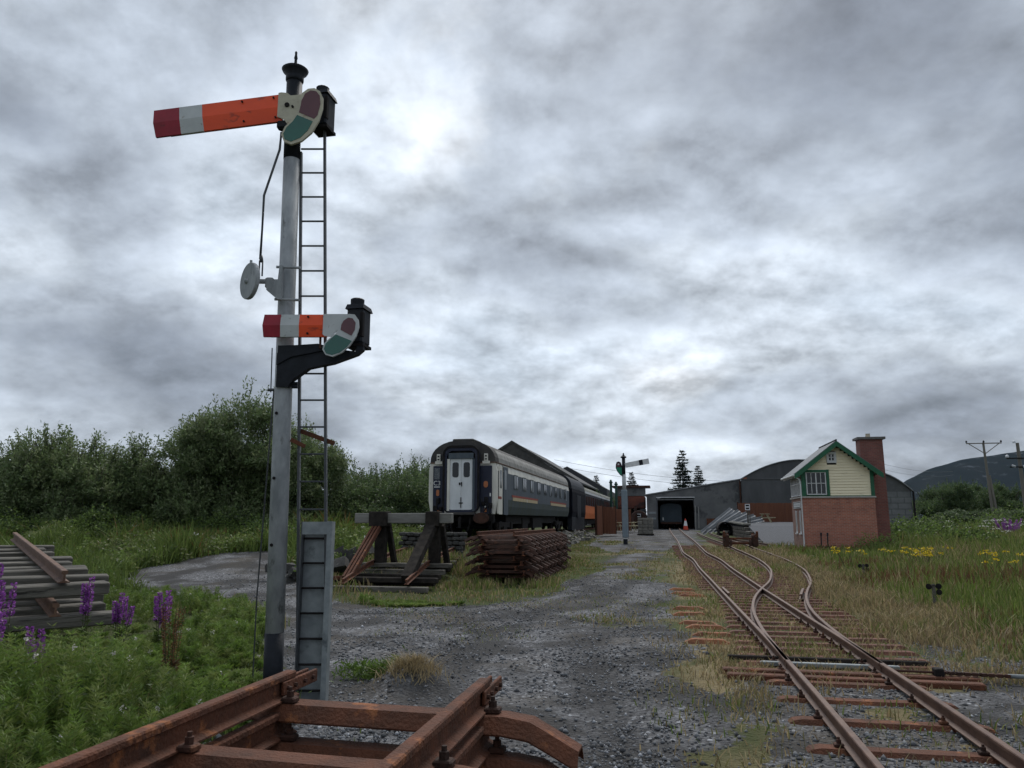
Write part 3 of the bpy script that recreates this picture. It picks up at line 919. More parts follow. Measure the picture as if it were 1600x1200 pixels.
    for z in (-0.19, 0.15): mb.tube([cw + Vector((0.26, 0, z)), cw + Vector((0.50, 0.03, z))], 0.014, 6)
    mb.build('weight_crank', GREY_POST, sg)
    # ---- lower bracket, its arm and lamp
    z0 = 3.08
    br = [(-0.10, 3.40), (0.08, 3.405), (0.30, 3.42), (0.52, 3.36), (0.68, 3.34), (0.70, 3.43), (0.76, 3.43), (0.755, 3.36), (0.70, 3.31), (0.46, 3.22), (0.22, 3.17), (0.06, 3.05), (0.02, 2.98), (-0.10, 2.98)]
    MB().slab([(x + lx(3.2) + 0.06, z) for x, z in br], -0.115, -0.02).build('bracket', BLACK, sg)
    mb = MB()
    for z in (3.02, 2.99): mb.tube([(lx(3) + 0.10, -0.06, z), (lx(3) + 0.16, -0.06, z)], 0.02, 6)
    mb.slab([(lx(3.2) - 0.04, 3.32), (lx(3.2) + 0.10, 3.35), (lx(3.2) + 0.42, 3.37), (lx(3.2) + 0.44, 3.35), (lx(3.2) + 0.1, 3.28), (lx(3.2) - 0.04, 3.2)], -0.135, -0.115); mb.build('bracket_rib', BLACK, sg)
    p2 = Vector((lx(3.6) + 0.435, -0.19, 3.585))
    arm(0.63, 0.228, ((0, 0.44, ORANGE), (0.44, 0.735, GREYWHITE), (0.735, 1.0, DARKRED)), p2, 0.0, -0.035)
    kx, kz = 0.0064, 0.0066
    K = lambda px: kidney(px, kx, kz, 506, 512)
    T = Matrix.Translation(p2)
    MB().slab(K([(506, 495), (534, 495), (544, 495), (538, 505), (530, 518), (520, 530), (509, 529), (506, 526)]), -0.03, -0.012, T).build('spectacle_plate', GREYWHITE, sg)
    MB().slab(K([(534, 508), (538, 500), (546, 495), (555, 496), (561, 504), (562, 516), (558, 530), (549, 544), (537, 555), (523, 561), (512, 558), (507, 550), (509, 541), (517, 533), (526, 526), (531, 517)]), -0.038, -0.006, T).build('spectacle_frame', GREYWHITE, sg)
    MB().slab(K([(538, 506), (545, 501), (552, 502), (557, 509), (556, 520), (551, 529), (534, 520), (535, 512)]), -0.042, -0.002, T).build('red_lens', LENS_RED, sg)
    MB().slab(K([(527, 527), (552, 537), (545, 546), (534, 555), (522, 558.5), (513, 556), (509.5, 549), (512, 541), (520, 533)]), -0.042, -0.002, T).build('green_lens', LENS_GREEN, sg)
    lamp((lx(3.6) + 0.745, 0.0, 3.61), 1.0)
    mb = MB(); mb.tube([(p2.x - 0.035, -0.16, 3.50), (p2.x - 0.035, -0.15, 3.36)], 0.012, 6); mb.build('link_rod', RUST_DARK, sg)
    # ---- ladder leaning against the post, and the grey climb guard over its foot
    lt = 5.80; yl = 0.03
    cx = lambda z: 0.365 + (0.115 - 0.365) * (z / lt)
    sl = 0.137
    for q in (-1, 1):
        mb = MB(); mb.sweep([(-0.014, 0), (0.014, 0), (0.014, 0.02), (-0.014, 0.02)], [(0, 0, 0), (0, 0.01, 0)]) if False else None
        vs = []
        for z in (0.05, lt - (0.25 if q < 0 else 0)):
            c = cx(z) + q * sl * (1.0 - 0.08 * z / lt); vs += [(c - 0.012, yl - 0.022, z), (c + 0.012, yl - 0.022, z), (c + 0.012, yl + 0.022, z), (c - 0.012, yl + 0.022, z)]
        mb.add(vs, [(0, 3, 2, 1), (4, 5, 6, 7), (0, 1, 5, 4), (1, 2, 6, 5), (2, 3, 7, 6), (3, 0, 4, 7)]); mb.build('ladder_stile', STEEL, sg)
    for i in range(15):
        z = 1.78 + i * 0.272; k = sl * (1.0 - 0.08 * z / lt)
        MB().tube([(cx(z) - k, yl, z), (cx(z) + k, yl, z)], 0.010, 6).build('rung', STEEL, sg)
    mb = MB(); mb.box((0.04, 0.05, 0), (0.40, 0.012, 0.045), RY(R(20)), M=Matrix.Translation((0.25, 0, 2.50))); mb.box((0.0, -0.02, 0), (0.16, 0.012, 0.04), RY(R(26)), M=Matrix.Translation((0.13, 0, 2.43)))
    mb.build('ladder_stay', RUST, sg)
    gx, gw, gt = 0.362, 0.30, 1.66
    mb = MB(); mb.box((gx, 0.06, gt / 2), (gw, 0.008, gt)); gd = mb.build('ladder_guard', GALV, sg)
    MB().box((gx - gw / 2 + 0.004, 0.005, gt / 2), (0.010, 0.12, gt + 0.004)).build('guard_flange', STEEL, gd)  # shaded left side put into the colour: darker than the lit right flange
    MB().box((gx + gw / 2 - 0.004, 0.005, gt / 2), (0.010, 0.12, gt + 0.004)).build('guard_flange', GALV, gd)
    MB().box((gx + gw / 2 - 0.024, -0.058, gt / 2), (0.050, 0.008, gt + 0.008)).build('guard_lip', GALV, gd)
    MB().box((gx, -0.052, gt - 0.06), (gw - 0.02, 0.006, 0.12)).build('guard_header', GALV, gd)
    for i in range(7):
        MB().tube([(gx - gw / 2 + 0.01, 0.02, 1.50 - i * 0.235), (gx + gw / 2 - 0.05, 0.02, 1.50 - i * 0.235)], 0.011, 6).build('guard_rung', BLACKD, gd)
    # ---- signal wires running down behind the post
    mb = MB(); mb.tube([(lx(3.4) - 0.13, 0.0, 3.40), (-0.19, 0.05, 2.95)], 0.006, 5); mb.tube([(-0.15, 0.02, 2.98), (-0.36, 0.5, 0.9), (-0.42, 0.7, 0.02)], 0.008, 5)
    mb.tube([(lx(2.96) - 0.08, 0, 2.97), (lx(2.96) - 0.16, 0.02, 2.97)], 0.016, 6)
    mb.build('signal_wire', STEEL, sg)


semaphore()

# ------------------------------------------------------------------ siding, buffer stop
def siding():
    tr = thing('railway_track', 'rusty siding track under the buffer stop and the carriages, grown over with grass', 'track')
    a, b = (17.6, -7.25), (93.0, -7.83)
    pts = [(17.4, -6.75, 0.20), (19.5, -6.95, 0.48), (22, -7.3, 0.62), (25, -7.62, 0.72), (29, -7.83, 0.80), (60, -7.83, 0.80), (93, -7.83, 0.80)]
    for sd in (-1, 1):
        MB().sweep(RAIL_PROF, [(*W2(s, t + sd * 0.78), z) for s, t, z in pts]).build('rail', RUST, tr)
    for i in range(16):
        s = 17.7 + i * 0.72; t = float(np.interp(s, [p[0] for p in pts], [p[1] for p in pts])); z = float(np.interp(s, [p[0] for p in pts], [p[2] for p in pts]))
        mb = MB(); mb.bev((0, 0, 0), (2.5, 0.22, 0.13), 0.015)
        o = mb.build('sleeper', DARKWOOD if i % 3 else OLDWOOD, tr, (*W2(s, t), z - 0.175)); o.rotation_euler = (0, 0, -TH + random.uniform(-0.03, 0.03))


siding()


def buffer_stop():
    b = thing_st('buffer_stop', 'timber buffer stop with grey cross beam and rusty sloping struts', 'buffer stop', 20.1, -7.0, 0.5)
    bz = 1.22
    MB().bev((0.0, 0, bz), (2.72, 0.26, 0.27), 0.02).build('beam', mat('grey_beam', (0.23, 0.225, 0.205), (0.14, 0.135, 0.12), 8, 0.9, 0.5, 30, stretch=(0.15, 1, 1)), b)
    for x in (-0.66, 0.86):
        MB().bev((x, -0.05, bz - 0.02), (0.50 if x < 0 else 0.36, 0.40, 0.40), 0.02).build('beam_block', DARKWOOD, b)
        MB().bev((x, 0.08, 0.40), (0.30, 0.22, 1.45), 0.02).build('upright', DARKWOOD, b)
        mb = MB(); p0 = Vector((x + 0.05, -0.12, 1.02)); p1 = Vector((x - 0.12, -2.05, -0.22))
        ang = math.atan2(p0.z - p1.z, p0.y - p1.y); L_ = (p0 - p1).length
        Mx = Matrix.Translation((p0 + p1) / 2) @ RX(ang)
        if x < 0:
            for dx in (-0.09, 0.0, 0.09): mb.box((dx, 0, 0), (0.055, L_, 0.13), M=Mx)
            mb.box((0, 0, -0.05), (0.24, L_, 0.02), M=Mx)
            mb.box((-0.42, 0, 0), (0.7, 0.07, 0.09), RZ(0.25), M=Matrix.Translation(p1))
            mb.build('strut', RUST, b)
        else:
            mb.box((0, 0, 0), (0.26, L_, 0.20), M=Mx); mb.build('strut', DARKWOOD, b)
        mb = MB(); mb.box((x + 0.18, 0.45, 0.42), (0.14, 0.14, 1.4), RX(R(28))); mb.build('back_stay', DARKWOOD, b)
    MB().bev((0.25, -1.9, -0.26), (2.6, 0.2, 0.13), 0.02).build('sill', DARKWOOD, b)
    MB().bev((0.1, 0.0, -0.02), (2.5, 0.22, 0.12), 0.02).build('sill', OLDWOOD, b)


buffer_stop()

STONE_A = mat('dark_stone', (0.038, 0.037, 0.035), (0.075, 0.073, 0.068), 5, 0.95, 0.6, 30, c3=(0.15, 0.145, 0.135), s3=6, t3=0.63)


def stone_wall(name, label, s, t, z, w, rows, hgt, depth=0.6, bw=0.42):
    o = thing_st(name, label, 'stone wall', s, t, z)
    MB().box((0, depth / 2 + 0.04, rows * hgt / 2 - 0.02), (w - 0.06, depth, rows * hgt)).build('core', DARKWOOD, o)
    blocks = []
    for v in range(4):
        mb = MB(); mb.bev((0, 0, 0), (bw * 0.96, 0.16, hgt * 0.93), 0.03); blocks.append(mb.mesh('stone', STONE_A))
    for r_ in range(rows):
        x = -w / 2 + (0 if r_ % 2 else -bw * 0.4)
        while x < w / 2:
            k = random.uniform(0.7, 1.25)
            q = link('stone', random.choice(blocks), o, (x + bw * k / 2, random.uniform(-0.05, 0.05), hgt * (r_ + 0.5) + random.uniform(-0.015, 0.015)), random.uniform(-0.12, 0.12))
            q.scale = (k, 1, random.uniform(0.92, 1.0)); x += bw * k
    return o


stone_wall('stone_wall', 'low dark rubble stone wall behind the buffer stop', 24.4, -7.55, 0.58, 2.0, 5, 0.14, 0.6, 0.24)


def rocks(name, label, pts, size, m):
    """loose stones in one heap: individually shaped, joined"""
    mb = MB()
    for x, y, z in pts:
        k = random.uniform(*size); T = Matrix.Translation((x, y, z)) @ Matrix.Rotation(random.uniform(0, 6), 4, Vector((random.random(), random.random(), 1)))
        vs = [(random.uniform(0.75, 1.2) * k * a, random.uniform(0.75, 1.2) * k * b, random.uniform(0.6, 1.0) * k * c) for a, b, c in
              ((-1, -1, -1), (1, -1, -1), (1, 1, -1), (-1, 1, -1), (-.7, -.7, 1), (.7, -.7, 1), (.7, .7, 1), (-.7, .7, 1))]
        mb.add(vs, [(0, 3, 2, 1), (4, 5, 6, 7), (0, 1, 5, 4), (1, 2, 6, 5), (2, 3, 7, 6), (3, 0, 4, 7)], T)
    o = mb.build(name, m); tag(o, label, 'rubble'); return kind(o, 'stuff')


def scatter_rocks():
    pts = []
    for i in range(60):
        s, t = random.uniform(19, 23), random.gauss(-9.6, 0.5); x, y = W2(s, t); pts.append((x, y, gz(x, y) + random.uniform(0, 0.35)))
    rocks('rubble', 'heap of mossy stones beside the buffer stop', pts, (0.06, 0.2), STONE_A)
    pts = []
    for i in range(160):
        s, t = random.uniform(38, 62), random.gauss(-5.9, 0.35); x, y = W2(s, t); pts.append((x, y, gz(x, y) + 0.03))
    rocks('rubble', 'pale stones scattered along the foot of the carriages', pts, (0.06, 0.19), mat('pale_stone', (0.20, 0.19, 0.17), (0.10, 0.095, 0.085), 4, 0.9, 0.4))


scatter_rocks()

# ------------------------------------------------------------------ carriages
NAVY = mat('faded_navy_paint', (0.014, 0.017, 0.036), (0.022, 0.026, 0.045), 4, 0.55, c3=(0.035, 0.036, 0.04), s3=3, t3=0.6)
SLATE = mat('faded_slate_paint', (0.066, 0.084, 0.102), (0.045, 0.058, 0.073), 2.2, 0.55, c3=(0.085, 0.095, 0.098), s3=1.4, t3=0.58, stretch=(1, 1, 0.35))
SLATE_LOW = mat('algae_stained_slate', (0.055, 0.070, 0.078), (0.048, 0.058, 0.042), 2.2, 0.7, c3=(0.060, 0.070, 0.034), s3=2.4, t3=0.60, stretch=(1, 1, 0.5))
OFFWHITE = mat('dirty_offwhite', (0.68, 0.66, 0.59), (0.52, 0.50, 0.45), 3, 0.6, c3=(0.17, 0.14, 0.10), s3=4, t3=0.64, stretch=(1, 1, 0.25))
ROOFDARK = mat('dark_roof', (0.040, 0.038, 0.037), (0.062, 0.058, 0.054), 3, 0.8, 0.2, c3=(0.095, 0.085, 0.07), s3=2.5, t3=0.6)
DOORGREY = mat('grey_white_door', (0.66, 0.68, 0.69), (0.55, 0.57, 0.58), 3, 0.55, c3=(0.26, 0.26, 0.25), s3=5, t3=0.68, stretch=(1, 1, 0.4))
REDSTRIPE = mat('red_stripe', (0.30, 0.05, 0.03), (0.2, 0.045, 0.03), 4, 0.6)
SANDSTRIPE = mat('sand_stripe', (0.48, 0.38, 0.22), (0.36, 0.29, 0.18), 4, 0.6)
ORANGEBODY = mat('orange_body', (0.60, 0.155, 0.04), (0.48, 0.125, 0.036), 3, 0.55, c3=(0.22, 0.07, 0.03), s3=2, t3=0.62)
LAMP_OR = mat('orange_lamp', (0.45, 0.16, 0.06), (0.36, 0.12, 0.05), 6, 0.4)


def rr(w, h, r=0.08, n=4):
    out = []
    for cx, cz, a0 in ((w / 2 - r, -h / 2 + r, -90), (w / 2 - r, h / 2 - r, 0), (-w / 2 + r, h / 2 - r, 90), (-w / 2 + r, -h / 2 + r, 180)):
        for i in range(n + 1): a = R(a0 + 90 * i / n); out.append((cx + r * math.cos(a), cz + r * math.sin(a)))
    return out


def shell(mb, sec, y0, y1, ends=True):
    n = len(sec); vs = [(x, y0, z) for x, z in sec] + [(x, y1, z) for x, z in sec]
    fs = [(i, i + 1, n + i + 1, n + i) for i in range(n - 1)]
    if ends: fs += [tuple(range(n)), tuple(reversed(range(n, 2 * n)))]
    return mb.add(vs, fs)


def roof_arc(hw, z0, z1, n=16, p=2.3):
    out = []
    for i in range(n + 1):
        a = math.pi * i / n; c, s_ = math.cos(a), math.sin(a)
        out.append((hw * math.copysign(abs(c) ** (2 / p), c), z0 + (z1 - z0) * s_ ** (2 / p)))
    return out


def bogie(parent, y, hw=1.0):
    mb = MB()
    for sd in (-1, 1):
        mb.bev((sd * hw, y, 0.55), (0.14, 3.0, 0.22), 0.02); mb.box((sd * hw, y, 0.35), (0.2, 0.7, 0.3))
        for q in (-1.25, 1.25): mb.bev((sd * (hw + 0.02), y + q, 0.5), (0.22, 0.32, 0.34), 0.03)
    mb.box((0, y, 0.6), (1.8, 0.5, 0.2)); b = mb.build('bogie', BLACKD, parent)
    for q in (-1.25, 1.25):
        mb = MB(); mb.tube([(-0.9, y + q, 0.46), (0.9, y + q, 0.46)], 0.07, 8)
        for sd in (-1, 1): mb.lathe([(0.46, -0.05), (0.44, 0.05), (0.15, 0.06)], 20, Matrix.Translation((sd * 0.8, y + q, 0.46)) @ RY(R(90)))
        mb.build('wheelset', BLACKD, b)


def text_mesh(txt, size, m, parent, M, name='lettering', ext=0.002):
    cu = bpy.data.curves.new(name, 'FONT'); cu.body = txt; cu.size = size; cu.align_x = 'CENTER'; cu.align_y = 'CENTER'; cu.extrude = ext
    t = bpy.data.objects.new(name, cu); COL.objects.link(t)
    dg = bpy.context.evaluated_depsgraph_get(); me = bpy.data.meshes.new_from_object(t.evaluated_get(dg))
    bpy.data.objects.remove(t); bpy.data.curves.remove(cu)
    me.materials.clear(); me.materials.append(m)
    o = link(name, me, parent); o.matrix_local = M
    return o


def sleeping_car():
    Z = 0.80 + RAIL_H
    c = thing_st('sleeping_car', 'weathered slate and cream railway sleeping car with pale end doors', 'carriage', 29.3, -7.83, Z)
    Ln = 22.6; hw = 1.37
    low = [(hw - 0.10, 0.98), (hw - 0.02, 1.25)]
    MB_ = MB()
    secL = [(-(hw - 0.10), 0.98), (-(hw - 0.02), 1.30), (-hw, 1.6), (-hw, 2.66), (hw, 2.66), (hw, 1.6), (hw - 0.02, 1.30), (hw - 0.10, 0.98)]
    b = shell(MB(), [(-x, z) for x, z in secL][::-1] + [], 0.22, Ln).build('body', SLATE, c)
    shell(MB(), [(hw + 0.004, 1.58), (hw - 0.016, 1.30), (hw - 0.096, 0.975), (-(hw - 0.096), 0.975), (-(hw - 0.016), 1.30), (-(hw + 0.004), 1.58)], 1.2, Ln - 0.02, False).build('lower_side', SLATE_LOW, b)
    shell(MB(), [(hw, 2.66), (hw - 0.03, 2.86), (hw - 0.07, 2.98), (-(hw - 0.07), 2.98), (-(hw - 0.03), 2.86), (-hw, 2.66)], 0.22, Ln, True).build('cantrail_band', OFFWHITE, c)
    # pale end with dark panels
    shell(MB(), [(hw - 0.10, 0.98), (hw, 1.5), (hw, 2.66), (hw - 0.07, 2.98), (-(hw - 0.07), 2.98), (-hw, 2.66), (-hw, 1.5), (-(hw - 0.10), 0.98)], 0.0, 0.22, True).build('end_frame', OFFWHITE, c)
    rf = roof_arc(hw - 0.05, 2.97, 3.86)
    shell(MB(), rf, -0.02, Ln, True).build('roof', ROOFDARK, c, smooth_=False)
    # lighter roof skirt along the side above the gutter
    rs = [p for p in roof_arc(hw - 0.045, 2.972, 3.864) if p[0] > 0 and p[1] < 3.6]
    shell(MB(), rs + [(rs[-1][0] - 0.005, rs[-1][1] - 0.03)], 0.6, Ln - 0.02, False).build('roof_skirt', mat('pale_roof_skirt', (0.27, 0.265, 0.245), (0.17, 0.165, 0.15), 2.5, 0.7, c3=(0.10, 0.095, 0.085), s3=3, t3=0.58), c)
    MB().sweep([(-0.02, 0), (0.02, 0), (0.02, 0.03), (-0.02, 0.03)], [(hw - 0.03, -0.01, 2.96), (hw - 0.03, Ln, 2.96)]).build('gutter', RUST_PALE, c)
    MB().sweep([(-0.02, 0), (0.02, 0), (0.02, 0.04), (-0.02, 0.04)], [(-hw + 0.05, -0.012, 2.95), (hw - 0.05, -0.012, 2.95)]).build('end_gutter', RUST_PALE, c)
    mb = MB(); mb.bev((0.0, 0.7, 3.87), (0.86, 1.4, 0.09), 0.03); mb.build('roof_hatch', ROOFDARK, c)
    for y in (5, 10, 15, 20):
        MB().bev((0, y, 3.87), (0.5, 0.5, 0.12), 0.03).build('roof_vent', ROOFDARK, c)
    # dark navy end panels
    for sd in (-1, 1):
        MB().bev((sd * 0.955, -0.02, 1.92), (0.46, 0.06, 1.86), 0.012).build('end_panel', NAVY, c)
        lb = MB(); lb.bev((sd * 0.96, -0.07, 2.97), (0.30, 0.05, 0.12), 0.01); lb.bev((sd * 0.96, -0.08, 3.16), (0.15, 0.06, 0.30), 0.01)
        k = lb.build('lamp_bracket', OFFWHITE, c)
        mb = MB(); mb.box((sd * 0.96, -0.115, 3.22), (0.07, 0.012, 0.06)); mb.box((sd * 0.96, -0.115, 3.10), (0.08, 0.012, 0.05)); mb.build('lamp_slot', BLACKD, k)
    # gangway: thick rounded frame round the doors
    for nm, (ow, oh), (iw, ih), y0, y1, m in (('gangway_frame', (1.44, 2.60), (1.14, 2.28), -0.25, 0.0, NAVY), ('gangway_lip', (1.47, 2.63), (1.32, 2.48), -0.28, -0.235, BLACKD)):
        zc = 1.00 + oh / 2; o_ = rr(ow, oh, 0.36, 6); i_ = rr(iw, ih, 0.22, 6); n = len(o_); mb = MB()
        vs = [(x, y0, z + zc) for x, z in o_] + [(x, y0, z + zc - 0.02) for x, z in i_] + [(x, y1, z + zc) for x, z in o_] + [(x, y1, z + zc - 0.02) for x, z in i_]
        fs = []
        for i in range(n):
            j = (i + 1) % n
            fs += [(i, j, n + j, n + i), (2 * n + i, 3 * n + i, 3 * n + j, 2 * n + j), (i, 2 * n + i, 2 * n + j, j), (n + i, n + j, 3 * n + j, 3 * n + i)]
        mb.add(vs, fs); mb.build(nm, m, c)
    MB().box((-0.50, -0.15, 2.1), (0.10, 0.24, 2.0)).build('door_jamb', OFFWHITE, c)
    MB().box((0.51, -0.15, 2.1), (0.09, 0.24, 2.0)).build('door_jamb', SLATE, c)
    MB().box((0.0, -0.16, 3.22), (1.0, 0.24, 0.22)).build('door_header', SLATE, c)
    for sd in (-1, 1):
        d = MB().bev((sd * 0.229, -0.20, 2.08), (0.452, 0.05, 2.06), 0.006).build('door', DOORGREY, c)
        w = MB().slab([(x + sd * 0.225, z + 2.68) for x, z in rr(0.25, 0.58, 0.08)], -0.235, -0.215).build('window', GLASS, d)
    mb = MB(); mb.box((0.005, -0.24, 1.42), (0.03, 0.03, 0.40)); mb.box((0.005, -0.245, 1.40), (0.16, 0.02, 0.04)); mb.box((0.03, -0.24, 2.12), (0.03, 0.03, 0.16)); mb.box((-0.05, -0.235, 2.14), (0.06, 0.012, 0.10)); mb.build('door_latch', BLACKD, c)
    MB().bev((0, -0.22, 0.99), (1.15, 0.30, 0.10), 0.02).build('step_plate', ROOFDARK, c)
    # fittings on the end
    p = MB().box((-1.02, -0.055, 2.55), (0.22, 0.02, 0.44)).build('faded_notice', mat('faded_grey_notice', (0.16, 0.17, 0.18), (0.09, 0.10, 0.11), 18, 0.7, contrast=(0.45, 0.55)), c)
    text_mesh('C3', 0.25, WHITE, c, Matrix.Translation((-1.02, -0.056, 2.17)) @ RX(R(90)))
    MB().box((-1.02, -0.057, 2.03), (0.24, 0.012, 0.035)).build('white_bar', WHITE, c)
    MB().slab([(x + 0.95, z + 2.12) for x, z in rr(0.17, 0.25, 0.08)], -0.075, -0.04).build('tail_lamp', LAMP_OR, c)
    MB().slab([(x - 0.98, z + 1.80) for x, z in rr(0.12, 0.24, 0.05)], -0.075, -0.04).build('tail_lamp', LAMP_OR, c)
    mb = MB(); mb.box((1.13, -0.06, 1.72), (0.045, 0.02, 0.13)); mb.box((0.94, -0.07, 1.26), (0.05, 0.02, 0.06)); mb.build('white_plate', WHITE, c)
    mb = MB()
    for x, z, h in ((0.98, 1.52, 0.24), (1.14, 1.30, 0.22), (0.86, 1.38, 0.15), (-0.95, 1.50, 0.22), (-1.08, 1.22, 0.18), (-0.85, 1.18, 0.16)): mb.bev((x, -0.09, z), (0.14, 0.12, h), 0.02)
    mb.tube([(1.0, -0.1, 1.5), (1.02, -0.2, 1.25), (0.9, -0.22, 1.05)], 0.03, 6); mb.tube([(1.15, -0.1, 1.3), (1.12, -0.2, 1.1), (1.2, -0.15, 0.9)], 0.025, 6); mb.tube([(-1.0, -0.1, 1.4), (-0.98, -0.2, 1.1), (-0.85, -0.18, 0.95)], 0.028, 6)
    mb.build('jumper_cable', BLACKD, c)
    mb = MB(); mb.bev((0.94, -0.08, 1.12), (0.1, 0.06, 0.14), 0.01); mb.bev((-0.93, -0.08, 1.08), (0.1, 0.06, 0.1), 0.01); mb.build('cock', LAMP_OR, c)
    for sd in (-1, 1):
        mb = MB(); mb.tube([(sd * 0.86, 0.1, 0.82), (sd * 0.86, -0.42, 0.82)], 0.10, 12)
        o = mb.build('buffer', BLACKD, c)
        M = Matrix.Translation((sd * 0.86, -0.44, 0.82)) @ RX(R(90))
        h = MB().lathe([(0.30, -0.03), (0.32, 0.0), (0.30, 0.03)], 24, M @ Matrix.Diagonal((1.0, 0.66, 1, 1))).build('buffer_head', RUST_DARK, o)
    mb = MB(); mb.box((0, 0.1, 0.86), (2.5, 0.2, 0.30)); mb.box((0, Ln / 2, 0.80), (1.9, Ln - 7.5, 0.45)); mb.box((0.0, Ln / 2, 0.6), (2.2, 3.0, 0.5)); mb.box((0.3, 8.2, 0.6), (1.4, 1.5, 0.5))
    mb.build('underframe', BLACKD, c)
    mb = MB(); mb.tube([(0, -0.1, 0.9), (0, -0.35, 0.82), (0, -0.40, 0.45)], 0.06, 8); mb.tube([(0.35, -0.1, 0.9), (0.38, -0.3, 0.6), (0.3, -0.25, 0.35)], 0.035, 6); mb.tube([(-0.35, -0.1, 0.9), (-0.38, -0.3, 0.55), (-0.3, -0.25, 0.3)], 0.035, 6)
    mb.build('coupling', BLACKD, c)
    bogie(c, 3.0); bogie(c, Ln - 3.0)
    # ---- right side: door bay, windows, stripes
    X = hw + 0.012

    def side_panel(name, y, z, w, h, m, r=0.05, x=X, par=None, th=0.014):
        mb = MB(); n = rr(w, h, r, 3); k = len(n)
        vs = [(x, y + a, z + q) for a, q in n] + [(x - th, y + a, z + q) for a, q in n]
        fs = [tuple(range(k)), tuple(reversed(range(k, 2 * k)))] + [(i, (i + 1) % k, k + (i + 1) % k, k + i) for i in range(k)]
        mb.add(vs, fs); return mb.build(name, m, par or c)
    MB().box((hw - 0.02, 0.62, 1.90), (0.04, 0.80, 1.80)).build('corner_panel', OFFWHITE, c)
    d = side_panel('door', 0.72, 1.92, 0.62, 1.90, OFFWHITE)
    side_panel('window', 0.72, 2.35, 0.30, 0.72, GLASS, 0.06, X + 0.008, d)
    side_panel('red_stripe', 0.55, 1.62, 0.6, 0.10, REDSTRIPE, 0.005, X + 0.006)
    side_panel('door_shadow_gap', 1.12, 1.95, 0.05, 1.9, BLACKD, 0.01)
    dd = side_panel('door', 1.72, 1.92, 0.85, 1.92, SLATE, 0.03)
    side_panel('window', 1.62, 2.36, 0.36, 0.78, mat('pale_window', (0.14, 0.16, 0.18), (0.20, 0.22, 0.24), 3, 0.3), 0.06, X + 0.008, dd)
    for i in range(9):
        y = 3.9 + i * 2.06
        fr = side_panel('window', y, 2.36, 0.94, 0.64, SLATE_LOW, 0.06)
        for q in (-0.23, 0.23):
            side_panel('pane', y + q, 2.36, 0.36, 0.54, GLASS if (i * 2 + (q > 0)) % 5 else MATS['pale_window'], 0.05, X + 0.008, fr)
    side_panel('window', Ln - 1.6, 2.36, 0.36, 0.78, MATS['pale_window'], 0.06)
    for y0, y1 in ((3.2, 9.6), (14.2, 20.8)):
        st = side_panel('sand_stripe', (y0 + y1) / 2, 1.63, y1 - y0, 0.14, SANDSTRIPE, 0.005)
        side_panel('red_stripe', (y0 + y1) / 2, 1.75, y1 - y0 + 0.4, 0.09, REDSTRIPE, 0.005, X, st)
    side_panel('stripe_gap', 6.6, 1.63, 0.08, 0.15, WHITE, 0.005, X + 0.004)
    return c


sleeping_car()


def far_vehicle(label, s, ln, t, roof_m, low_m, up_m, hz, name='carriage', white=True, windows=True):
    c = thing_st(name, label, 'carriage', s, t, 0.80 + RAIL_H)
    hw = 1.40
    shell(MB(), [(hw - 0.08, 0.85), (hw, 1.3), (hw, 1.85), (-hw, 1.85), (-hw, 1.3), (-(hw - 0.08), 0.85)], 0, ln).build('lower_body', low_m, c)
    shell(MB(), [(hw, 1.85), (hw, 2.65), (hw - 0.05, 2.9), (-(hw - 0.05), 2.9), (-hw, 2.65), (-hw, 1.85)], 0, ln).build('upper_body', up_m, c)
    shell(MB(), roof_arc(hw - 0.04, 2.88, hz), -0.05, ln + 0.02).build('roof', roof_m, c)
    if white:
        MB().box((hw - 0.01, ln / 2, 2.92), (0.05, ln, 0.16)).build('white_band', WHITE, c)
        MB().box((hw + 0.004, ln / 2, 1.86), (0.02, ln, 0.05)).build('band', ORANGEBODY, c)
    if windows:
        k = int(ln / 1.9)
        for i in range(k):
            MB().box((hw + 0.006, 1.2 + i * 1.9, 2.30), (0.02, 1.25, 0.72)).build('window', GLASS, c)
    mb = MB(); mb.box((0, ln / 2, 0.65), (2.1, ln - 1.5, 0.5)); mb.build('underframe', BLACKD, c)
    bogie(c, 2.4); bogie(c, ln - 2.4)
    return c


van = far_vehicle('plain dark navy van coupled between the sleeping car and orange coaches', 52.6, 8.6, -7.72, BLACK, mat('near_black_navy', (0.004, 0.005, 0.009), (0.007, 0.008, 0.013), 2, 0.9, spec=0.1), MATS['near_black_navy'] if 'near_black_navy' in MATS else NAVY, 3.95, 'luggage_van', False, False)
MB().box((0, -0.06, 1.9), (0.9, 0.06, 1.9)).build('end_door', BLACK, van)
MB().box((1.40, 4.0, 1.7), (0.03, 2.4, 1.6)).build('side_door', BLACK, van)
MB().box((1.2, 4.0, 0.5), (0.3, 8.0, 0.9)).build('skirt', BLACK, van)
MOSSROOF = mat('grey_mossy_roof', (0.20, 0.20, 0.185), (0.12, 0.125, 0.10), 2, 0.8, c3=(0.07, 0.075, 0.05), s3=2.5, t3=0.55)
far_vehicle('orange and black coach with pale roof next to the dark van', 61.6, 15.6, -7.78, MOSSROOF, ORANGEBODY, BLACK, 3.6, 'coach')
far_vehicle('orange and black coach at the far end of the train', 77.8, 17.0, -7.78, MOSSROOF, ORANGEBODY, BLACK, 3.6, 'coach')

